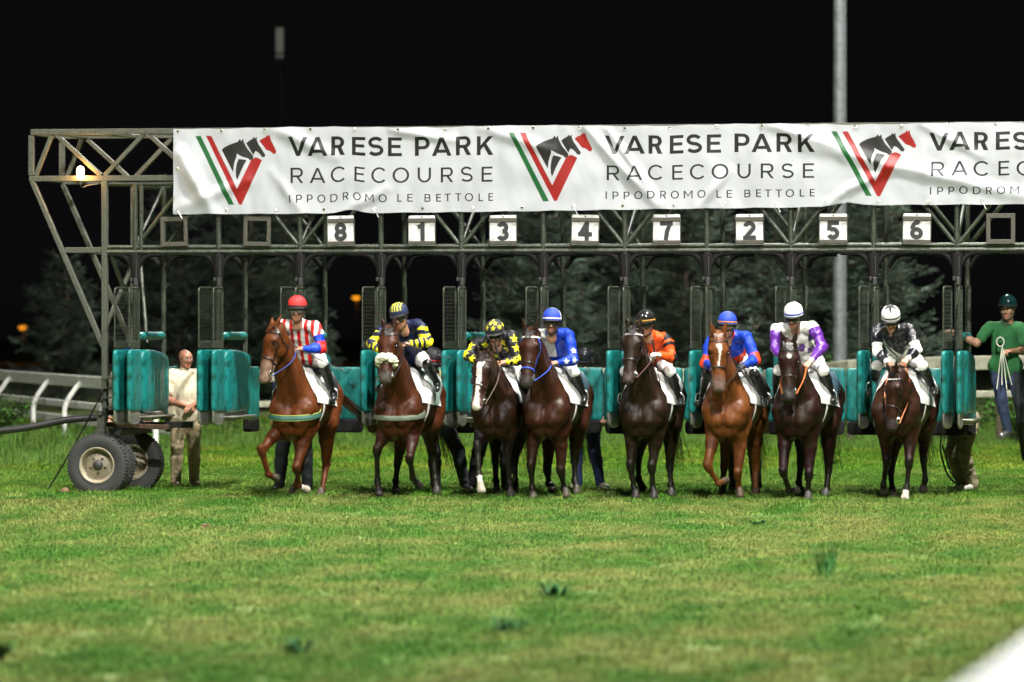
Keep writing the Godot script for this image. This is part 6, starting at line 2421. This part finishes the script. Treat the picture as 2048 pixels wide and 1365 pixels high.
func setting() -> void:
	var g := MB.new()
	g.flat([V(-400, 0, -400), V(400, 0, -400), V(400, 0, 400), V(-400, 0, 400)], V(0, 1, 0))
	top("ground", g.mesh(), M.soil)
	# the turf
	var rnd := RandomNumberGenerator.new()
	rnd.seed = 5
	var dry := FastNoiseLite.new()
	dry.seed = 3
	dry.frequency = 0.42
	dry.fractal_octaves = 4
	var lush := FastNoiseLite.new()
	lush.seed = 8
	lush.frequency = 0.5
	lush.fractal_octaves = 4
	var turf := Node3D.new()
	turf.name = "turf"
	add_child(turf)
	turf.set_meta("kind", "stuff")
	turf.set_meta("label", "short green and yellowing turf of the race track")
	turf.set_meta("category", "grass")
	var kinds := []
	for k in 5:
		kinds.append(blades(44, 0.13, 0.03, 0.090, 0.0062, 20 + k, 0.75))
	var where := [[], [], [], [], []]
	var cols := [[], [], [], [], []]
	var ax := V(-sin(YAW), 0, -cos(YAW))
	var sx := V(cos(YAW), 0, -sin(YAW))
	var d := 22.0
	while d < 66.0:
		var half := 0.1095 * d + 1.3
		var dens := 62.0 if d < 50.0 else 48.0
		var n := int(half * 2.0 * 0.5 * dens)
		for i in n:
			var p := EYE + ax * (d + rnd.randf() * 0.5) + sx * rnd.randf_range(-half, half)
			p.y = 0.0
			var t := 0.75 * dry.get_noise_2d(p.x * 1.3, p.z * 0.55) + 0.8 * lush.get_noise_2d(p.x * 2.4, p.z * 1.3)
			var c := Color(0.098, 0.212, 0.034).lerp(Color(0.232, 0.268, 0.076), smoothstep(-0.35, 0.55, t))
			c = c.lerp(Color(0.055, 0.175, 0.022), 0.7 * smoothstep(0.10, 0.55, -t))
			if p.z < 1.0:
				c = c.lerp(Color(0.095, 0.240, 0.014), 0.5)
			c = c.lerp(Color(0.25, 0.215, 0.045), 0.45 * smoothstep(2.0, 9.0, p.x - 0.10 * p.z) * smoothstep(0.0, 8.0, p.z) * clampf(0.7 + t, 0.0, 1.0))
			var k := rnd.randi() % 5
			var s := rnd.randf_range(0.7, 1.2) * (1.0 + 0.35 * lush.get_noise_2d(p.x * 1.7 + 50.0, p.z * 1.7))
			where[k].append(Transform3D(Basis(V(0, 1, 0), rnd.randf() * TAU).scaled(V(1.0, s, 1.0)), p))
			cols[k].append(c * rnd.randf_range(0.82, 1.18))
		d += 0.5
	# longer, thinner cover between the gate and the fence
	while d < 100.0:
		var half := 0.1095 * d + 2.0
		for i in int(half * 2.0 * 20.0):
			var p := EYE + ax * (d + rnd.randf()) + sx * rnd.randf_range(-half, half)
			p.y = 0.0
			var k := rnd.randi() % 5
			var c := Color(0.08, 0.20, 0.014).lerp(Color(0.19, 0.26, 0.03), smoothstep(-0.1, 0.3, dry.get_noise_2d(p.x, p.z)))
			where[k].append(Transform3D(Basis(V(0, 1, 0), rnd.randf() * TAU).scaled(V(1.5, rnd.randf_range(1.0, 1.9), 1.5)), p))
			cols[k].append(c * rnd.randf_range(0.8, 1.2))
		d += 1.0
	for k in 5:
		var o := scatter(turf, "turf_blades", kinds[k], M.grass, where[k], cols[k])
		o.set_meta("kind", "stuff")
	# unmown grass along the fences
	var tall := []
	for k in 3:
		tall.append(blades(26, 0.16, 0.18, 0.48, 0.008, 60 + k, 0.55))
	var w3 := [[], [], []]
	var c3 := [[], [], []]
	var spots := [[-300.0, 345.0, 66.5, 84.0, 1700], [330.0, 560.0, 76.0, 84.0, 300], [560.0, 2300.0, 76.0, 85.0, 1900]]
	for q in spots:
		for i in q[4]:
			var dd := rnd.randf_range(q[2], q[3])
			var p := EYE + ax * dd + sx * ((rnd.randf_range(q[0], q[1]) - 1024.0) / 9350.0 * dd)
			p.y = 0.0
			var k := rnd.randi() % 3
			var t := lush.get_noise_2d(p.x * 0.8, p.z * 0.8)
			var sc := 0.55 + 0.7 * smoothstep(-0.3, 0.4, t) * smoothstep(q[2], q[2] + 7.0, dd)
			w3[k].append(Transform3D(Basis(V(0, 1, 0), rnd.randf() * TAU).scaled(V(sc, sc, sc)), p))
			c3[k].append(Color(0.06, 0.16, 0.022).lerp(Color(0.16, 0.20, 0.05), rnd.randf() * 0.6))
	var fringe := Node3D.new()
	fringe.name = "long_grass"
	add_child(fringe)
	fringe.set_meta("kind", "stuff")
	fringe.set_meta("label", "long unmown grass growing along the white rails")
	fringe.set_meta("category", "grass")
	for k in 3:
		var o := scatter(fringe, "long_blades", tall[k], M.grass, w3[k], c3[k])
		o.set_meta("kind", "stuff")
	# weeds standing out of the turf
	var wl := ["dark weed tuft near the middle of the turf, upper of two close together", "dark weed tuft near the middle of the turf, lower of two close together", "dark weed clump near the bottom edge, below the leftmost horse", "tall rush like weed tuft standing right of centre in the turf", "small dark weed in front of the bright chestnut horse", "weed clump at the lower left corner of the turf"]
	var wp := [V(4.28, 0, 20.77), V(4.70, 0, 24.81), V(3.76, 0, 27.04), V(6.0, 0, 17.66), V(4.13, 0, 8.18), V(1.95, 0, 27.6)]
	for k in 6:
		var w := thing("weed", wl[k], "weed", wp[k], 0.0, "weeds standing out of the turf")
		var b := MB.new()
		for i in (44 if k != 3 else 60):
			var a := rnd.randf() * TAU
			var ln := rnd.randf_range(0.08, 0.19) * (0.6 if k == 4 else 1.0) if k != 3 else rnd.randf_range(0.15, 0.34)
			var o := V(cos(a), 0, sin(a))
			var s := V(-sin(a), 0, cos(a)) * (rnd.randf_range(0.008, 0.016) if k != 3 else 0.004)
			var rise := rnd.randf_range(0.6, 1.5) if k != 3 else 2.5
			var p0 := o * rnd.randf() * (0.05 if k != 3 else 0.09)
			var p1 := p0 + o * ln * 0.5 / (1.0 if k != 3 else 4.0) + V(0, ln * 0.6 * minf(rise, 1.1), 0)
			var p2 := p0 + o * ln / (1.0 if k != 3 else 3.0) + V(0, ln * rise * (0.55 if k != 3 else 0.40), 0)
			var nn := V(o.x * 0.4, 1, o.z * 0.4).normalized()
			b.col = Color(0.014, 0.060, 0.012) * rnd.randf_range(0.7, 1.5)
			var i0 := b.vert(p0 - s * 0.3, nn)
			b.vert(p0 + s * 0.3, nn)
			b.vert(p1 + s, nn)
			b.vert(p1 - s, nn)
			b.vert(p2, nn)
			b.tri(i0, i0 + 1, i0 + 2)
			b.tri(i0, i0 + 2, i0 + 3)
			b.tri(i0 + 3, i0 + 2, i0 + 4)
		part(w, "leaves", b.mesh(), M.grass)
	# turned-up divots
	var dv := [[V(-5.35, 0, 1.05), "torn divot of dry turf beside the gate wheel", 0.10], [V(-1.32, 0, 9.9), "small brown divot lying on the open turf", 0.07]]
	for q in dv:
		var F := Field.new()
		F.noise = fold
		F.amp = 0.02
		for k in 5:
			var p: Vector3 = V(rnd.randf_range(-1, 1) * q[2] * 0.8, 0.02 + rnd.randf() * 0.03, rnd.randf_range(-1, 1) * q[2] * 0.6)
			F.ball(p, q[2] * rnd.randf_range(0.22, 0.40), 0.02, 0)
		var lab: String = q[1]
		var pos: Vector3 = q[0]
		job(F, 0.01, func(_p, _i) -> Color: return Color(0.16, 0.085, 0.04), func(r: Array) -> void: top("divot", as_mesh(r), M.cloth, lab, "divot", "divots on the turf", pos))
	fences()
	trees()
	lamps()


func fences() -> void:
	# running rail with swan-neck posts that comes in from the left
	var f := thing("running_rail", "white plastic running rail on swan neck posts left of the gate", "fence")
	var line := [V(-20.0, 0, -38.0), V(-16.41, 0, -30.47), V(-14.19, 0, -25.8), V(-12.37, 0, -22.08), V(-11.0, 0, -19.29), V(-9.57, 0, -16.5), V(-8.54, 0, -14.66), V(-7.70, 0, -12.9)]
	for i in line.size() - 1:
		var p: Vector3 = line[i]
		var q: Vector3 = line[i + 1]
		for y in [[1.10, 0.20], [0.70, 0.12], [0.44, 0.14]]:
			var b := MB.new()
			b.bar(p + V(0, y[0], 0), q + V(0, y[0], 0) - (q - p).normalized() * 0.01, 0.05, y[1], 0.015)
			part(f, "rail", b.mesh(), M.plastic)
	var post := MB.new()
	post.tube(arc([V(-0.34, -0.1, 0.12), V(-0.34, 0.72, 0.12), V(-0.06, 1.12, 0.07), V(0.10, 1.12, 0.05)], 0.16, 8), 0.043, 12)
	var pm := post.mesh()
	for i in range(1, line.size()):
		part(f, "post", pm, M.plastic, Transform3D(Basis.IDENTITY, line[i] + V(0.1, 0, 0)))
	var short := [V(-8.30, 0, -12.6), V(-8.02, 0, -12.1), V(-7.83, 0, -11.6)]
	for p in short:
		var b := MB.new()
		b.tube(PackedVector3Array([p + V(0, -0.1, 0), p + V(0, 0.62, 0)]), 0.045, 12)
		part(f, "post", b.mesh(), M.plastic)
	# far rail behind the gate
	var r := thing("board_rail", "pale flat boarded rail on timber posts running behind the starting gate", "fence")
	var far := [V(-10.35, 1.10, -26.53), V(-8.34, 1.11, -27.93), V(-5.63, 1.13, -28.45), V(-1.86, 1.11, -28.14), V(-0.30, 1.12, -25.39), V(1.51, 1.33, -22.68), V(3.26, 1.40, -21.99), V(4.98, 1.43, -21.3), V(8.5, 1.44, -20.2)]
	var fine := []
	for i in far.size() - 1:
		for k in 4:
			fine.append(far[i].lerp(far[i + 1], k / 4.0))
	fine.append(far[far.size() - 1])
	for i in fine.size() - 1:
		var p: Vector3 = fine[i]
		var q: Vector3 = fine[i + 1]
		var b := MB.new()
		b.bar(p, q - (q - p).normalized() * 0.006, 0.04, 0.23, 0.012)
		part(r, "board", b.mesh(), M.far_plastic)
		b = MB.new()
		b.bar(p - V(0, 0.52, 0), q - V(0, 0.52, 0), 0.04, 0.11, 0.012)
		part(r, "board", b.mesh(), M.far_plastic)
	for i in range(0, fine.size(), 2):
		var p: Vector3 = fine[i]
		var b := MB.new()
		b.tube(PackedVector3Array([V(p.x, -0.1, p.z - 0.10), V(p.x, p.y + 0.08, p.z - 0.10)]), 0.065, 10)
		part(r, "post", b.mesh(), M.timber)
	# the rail nearest the camera, out of focus in the lower right corner
	var n := thing("near_rail", "blurred white rail in the lower right corner close to the camera", "fence")
	var a := NEAR_A
	var c := NEAR_B
	var dir := (c - a).normalized()
	var b2 := MB.new()
	b2.bar(a - dir * 3.0, c + dir * 14.0, 0.38, 0.14, 0.05)
	part(n, "rail", b2.mesh(), M.toned_plastic)
	for k in 5:
		var p: Vector3 = a + dir * (-1.8 + 3.2 * k)
		var b := MB.new()
		b.tube(PackedVector3Array([V(p.x + 0.12, -0.1, p.z), V(p.x + 0.12, p.y + 0.05, p.z)]), 0.05, 12)
		part(n, "post", b.mesh(), M.plastic)


func sprig(sd: int) -> ArrayMesh:
	# a short conifer shoot: needles round a twig along +z
	var r := RandomNumberGenerator.new()
	r.seed = sd
	var b := MB.new()
	for i in 22:
		var t := r.randf()
		var a := r.randf() * TAU
		var p := V(0, 0, t * 0.15)
		var o := V(cos(a), sin(a), 0.75).normalized() * r.randf_range(0.035, 0.060)
		var s := o.cross(V(0, 0, 1)).normalized() * 0.0045
		var nn := V(cos(a) * 0.5, 0.8, 0.2).normalized()
		var v := r.randf_range(0.7, 1.3)
		b.col = Color(v, v, v)
		var i0 := b.vert(p - s, nn)
		b.vert(p + s, nn)
		b.vert(p + o, nn)
		b.tri(i0, i0 + 1, i0 + 2)
	return b.mesh()


func trees() -> void:
	var shoots := [sprig(1), sprig(2)]
	var clump := FastNoiseLite.new()
	clump.seed = 21
	clump.frequency = 1.6
	clump.fractal_octaves = 2
	var spec := [
		[V(-6.9, 0, -39.4), 5.6, 1.75, "blue green spruce with long left branches, behind stalls three and four", 1.0], [V(-5.5, 0, -41.7), 5.9, 1.5, "spruce rising behind the stalls of runners four and seven", 1.0], [V(-3.75, 0, -39.0), 5.4, 1.75, "spruce behind the orange jockey, left of the light pole", 1.0],
		[V(-2.3, 0, -41.3), 5.8, 1.7, "open spruce showing bare branches behind the blue and red jockey", 0.55], [V(-0.9, 0, -39.5), 5.5, 1.6, "spruce standing just behind the grey light pole", 1.0], [V(0.15, 0, -38.7), 5.3, 1.55, "rightmost spruce, its branches reaching right of the light pole", 1.0],
		[V(-19.9, 0, -49.0), 3.7, 1.3, "dim conifer behind the left end frame", 1.0], [V(-17.6, 0, -50.5), 5.3, 1.9, "dim conifer behind the first empty stall", 1.0], [V(-15.6, 0, -49.5), 5.4, 1.9, "dim conifer behind the second empty stall", 1.0], [V(-14.9, 0, -50.0), 5.0, 1.2, "dim conifer behind the red capped jockey", 1.0]]
	for k in spec.size():
		var s: Array = spec[k]
		var rnd := RandomNumberGenerator.new()
		rnd.seed = 300 + k
		var root := thing("spruce_tree", s[3], "tree", s[0], 0.0, "spruce trees behind the gate")
		var H: float = s[1]
		var R: float = s[2]
		var wood := MB.new()
		wood.col = Color(0.05, 0.038, 0.028)
		var tp2 := PackedVector3Array()
		var tr := []
		for q in 9:
			tp2.append(V(0.05 * sin(q * 1.3), H * q / 8.2, 0.05 * cos(q * 1.7)))
			tr.append(lerpf(0.13, 0.012, q / 8.0))
		wood.tube(tp2, tr, 8)
		var where := [[], []]
		var cols := [[], []]
		var y := 0.35
		while y < H * 0.97:
			var f := y / H
			var nb := 6 if f < 0.8 else 5
			for q in nb:
				var a := TAU * (q + rnd.randf() * 0.9) / nb + y * 3.1
				var L := R * pow(1.0 - f, 0.72) * rnd.randf_range(0.55, 1.30) + 0.12
				var y0 := y + rnd.randf_range(-0.22, 0.22)
				var dir := V(cos(a), 0, sin(a))
				var droop := rnd.randf_range(0.05, 0.38) * (1.0 - f)
				var lift := rnd.randf_range(0.0, 0.35)
				var pts := PackedVector3Array()
				for z in 5:
					var t := z / 4.0
					pts.append(V(0, y0, 0) + dir * L * t + V(0, L * (0.25 * t - droop * 1.6 * t + lift * t * t), 0))
				wood.tube(pts, [0.026 * (1.0 - f) + 0.008, 0.018, 0.012, 0.008, 0.004], 5, false)
				var side := V(-dir.z, 0, dir.x)
				var n := int(L / 0.075)
				for z in n:
					var t := (z + rnd.randf()) / n
					if t < 0.16 or rnd.randf() > s[4]:
						continue
					var i := mini(int(t * 4.0), 3)
					var p: Vector3 = pts[i].lerp(pts[i + 1], t * 4.0 - i)
					for e in [-1.0, 0.0, 1.0]:
						var sl := L * 0.34 * (1.0 - t * 0.75) * rnd.randf_range(0.5, 1.1)
						var m := 1 if e == 0.0 else maxi(1, int(sl / 0.10))
						for w in m:
							var o: Vector3 = p + side * e * sl * (w + 0.4) / m + dir * 0.5 * sl * (w + 0.4) / m * absf(e) + V(rnd.randfn() * 0.02, rnd.randfn() * 0.055 - 0.02 * w, rnd.randfn() * 0.03)
							var fw: Vector3 = (dir + side * e * 0.9 + V(0, rnd.randf_range(-0.5, 0.9), 0)).normalized()
							var b := rnd.randi() % 2
							where[b].append(Transform3D(frame(fw, V(0.02, 1, 0.01)).scaled_local(Vector3.ONE * rnd.randf_range(0.9, 1.7)), o))
							var tone := rnd.randf_range(0.6, 1.4)
							cols[b].append((Color(0.060, 0.098, 0.064).lerp(Color(0.125, 0.180, 0.130), smoothstep(-0.1, 0.5, clump.get_noise_3dv(o + s[0]))) if rnd.randf() > 0.08 else Color(0.12, 0.095, 0.07)) * tone)
			y += rnd.randf_range(0.16, 0.26)
		part(root, "trunk", wood.mesh(), M.bark)
		var crown := Node3D.new()
		crown.name = "crown"
		root.add_child(crown)
		for b in 2:
			scatter(crown, "shoots", shoots[b], M.needles, where[b], cols[b]).set_meta("kind", "stuff")
	# leafy shrubs along the far rail
	var leaf := MB.new()
	leaf.flat([V(0, 0, 0), V(0.022, 0.004, 0.03), V(0, 0, 0.075), V(-0.022, 0.004, 0.03)], V(0, 1, 0))
	var lm := leaf.mesh()
	var sh := [[V(0.95, 0, -24.3), 0.62, 0.62, "small leafy shrub at the foot of the light pole"], [V(3.25, 0, -22.9), 0.95, 0.60, "green shrub under the rail beside the khaki trousered person"], [V(4.35, 0, -22.8), 1.0, 0.75, "green shrub under the rail behind the green shirted man"], [V(-3.6, 0, -27.2), 0.8, 0.55, "low dark shrub behind the blue jeans handler"],
		[V(-7.2, 0, -26.6), 0.9, 0.6, "low dark shrub behind the leftmost horse"], [V(-0.1, 0, -33.0), 0.9, 1.35, "leafy shrub in front of the spruces beside the light pole"], [V(1.1, 0, -33.5), 0.8, 1.3, "leafy shrub right of the light pole behind the rail"], [V(-13.0, 0, -21.2), 0.6, 0.8, "leafy green plant at the left edge under the white rail"]]
	for k in sh.size():
		var s: Array = sh[k]
		var rnd := RandomNumberGenerator.new()
		rnd.seed = 700 + k
		var root := thing("shrub", s[3], "shrub", s[0], 0.0, "shrubs along the far rail")
		var wood := MB.new()
		wood.col = Color(0.05, 0.038, 0.028)
		var where := []
		var cols := []
		for q in 16:
			var a := rnd.randf() * TAU
			var e: Vector3 = V(cos(a) * s[1] * sqrt(rnd.randf()), s[2] * rnd.randf_range(0.55, 1.05), sin(a) * s[1] * sqrt(rnd.randf()))
			var m := e * 0.5 + V(0, 0.1, 0)
			wood.tube(PackedVector3Array([V(0, -0.05, 0), m, e]), [0.016, 0.010, 0.003], 5, false)
			for z in 60:
				var t := rnd.randf_range(0.3, 1.05)
				var p := m.lerp(e, (t - 0.5) * 2.0) if t > 0.5 else m * t * 2.0
				p += V(rnd.randfn(), rnd.randfn() * 0.7, rnd.randfn()) * 0.07
				where.append(Transform3D(Basis.from_euler(V(rnd.randf_range(-1.0, 0.8), rnd.randf() * TAU, rnd.randf_range(-0.7, 0.7))).scaled_local(Vector3.ONE * rnd.randf_range(0.7, 1.4)), p))
				cols.append(Color(0.045, 0.115, 0.020) * rnd.randf_range(0.5, 1.4))
		part(root, "stems", wood.mesh(), M.bark)
		scatter(root, "foliage", lm, M.grass, where, cols).set_meta("kind", "stuff")


func flood(at: Vector3, aim: Vector3, energy: float, angle: float, label: String, rows := 2, base_only := false) -> void:
	# a floodlight mast: tapered pole, cross frame, a bank of lamp heads and their light
	var root := thing("floodlight_mast", label, "light pole", V(at.x, 0, at.z), 0.0, "floodlight masts along the track")
	var b := MB.new()
	b.tube(PackedVector3Array([V(0, -0.2, 0), V(0, at.y * 0.5, 0), V(0, at.y + 0.9, 0)]), [0.135, 0.115, 0.075], 20)
	part(root, "pole", b.mesh(), M.galvanised)
	var z := (aim - at).normalized()
	var bs := frame(z, V(0, 1, 0))
	var fr := MB.new()
	fr.box(V(2.7, 0.08, 0.08), V(0, at.y + 0.3, 0), Basis(V(bs.x.x, 0, bs.x.z).normalized(), V(0, 1, 0), V(bs.z.x, 0, bs.z.z).normalized()), 0.01)
	fr.box(V(2.7, 0.08, 0.08), V(0, at.y - 0.4, 0), Basis(V(bs.x.x, 0, bs.x.z).normalized(), V(0, 1, 0), V(bs.z.x, 0, bs.z.z).normalized()), 0.01)
	part(root, "cross_frame", fr.mesh(), M.galvanised)
	for j in 2:
		for i in 4:
			var p: Vector3 = V(0, at.y + 0.3 - 0.7 * j, 0) + bs.x * (-1.05 + 0.7 * i) + bs.z * 0.25
			var h := MB.new()
			h.box(V(0.5, 0.5, 0.22), Vector3.ZERO, Basis.IDENTITY, 0.03)
			var o := part(root, "lamp_head", h.mesh(), M.galvanised, Transform3D(bs, p))
			var l := MB.new()
			l.box(V(0.44, 0.44, 0.01), V(0, 0, 0.117), Basis.IDENTITY, 0.0)
			part(o, "lamp_glass", l.mesh(), M.flood_glass)
	var s := SpotLight3D.new()
	s.name = "floodlight"
	s.light_energy = energy
	s.light_color = Color(1.0, 0.99, 0.965)
	s.light_size = 0.65
	s.spot_angle = angle
	s.spot_angle_attenuation = 1.0
	s.spot_range = 300.0
	s.spot_attenuation = 2.0
	s.shadow_enabled = true
	root.add_child(s)
	s.transform = Transform3D(Basis(-bs.x, bs.y, -bs.z), V(0, at.y, 0) + bs.z * 0.55)


func lamps() -> void:
	# far street lamps
	var far := [[V(-37.6, 3.1, -158.8), "distant yellow lamp glowing right of the red capped jockey", 0.16], [V(-53.0, 1.70, -155.8), "distant orange lamp glowing at the left edge", 0.14]]
	for q in far:
		var root := thing("street_lamp", q[1], "lamp", V(q[0].x, 0, q[0].z), 0.0, "distant street lamps")
		var b := MB.new()
		b.tube(PackedVector3Array([V(0, -0.2, 0), V(0, q[0].y + 0.1, -0.1)]), 0.05, 8)
		part(root, "pole", b.mesh(), M.black_paint)
		var l := MB.new()
		l.lathe(PackedVector2Array([Vector2(0.001, -0.09), Vector2(0.12, -0.06), Vector2(q[2] + 0.05, 0.0), Vector2(0.12, 0.05), Vector2(0.001, 0.07)]), 16, Transform3D(Basis.IDENTITY, V(0, q[0].y, 0.1)))
		part(root, "lamp_glass", l.mesh(), M.sodium)
		var o := OmniLight3D.new()
		o.name = "street_lamp_light"
		o.light_color = Color(1.0, 0.6, 0.15)
		o.light_energy = 1.0
		o.light_size = 0.1
		o.omni_range = 60.0
		o.omni_attenuation = 2.0
		o.shadow_enabled = true
		root.add_child(o)
		o.position = V(0, q[0].y, 0.1)
	# antenna mast far behind
	var am := thing("antenna_mast", "pale upright antenna panel high in the dark sky at upper left", "antenna", V(-22.3, 0, -80.3))
	var b := MB.new()
	b.tube(PackedVector3Array([V(0, -0.2, 0), V(0, 10.4, 0)]), [0.06, 0.025], 10)
	part(am, "pole", b.mesh(), M.black_paint)
	b = MB.new()
	b.box(V(0.25, 0.76, 0.10), V(0, 10.48, 0.14), Basis(V(0, 1, 0), YAW), 0.03)
	part(am, "panel", b.mesh(), M.plastic)
	b = MB.new()
	b.box(V(0.10, 0.15, 0.08), V(-0.07, 10.0, 0.14), Basis(V(0, 1, 0), YAW), 0.02)
	b.box(V(0.10, 0.15, 0.08), V(0.07, 10.0, 0.14), Basis(V(0, 1, 0), YAW), 0.02)
	part(am, "connector", b.mesh(), M.plastic)
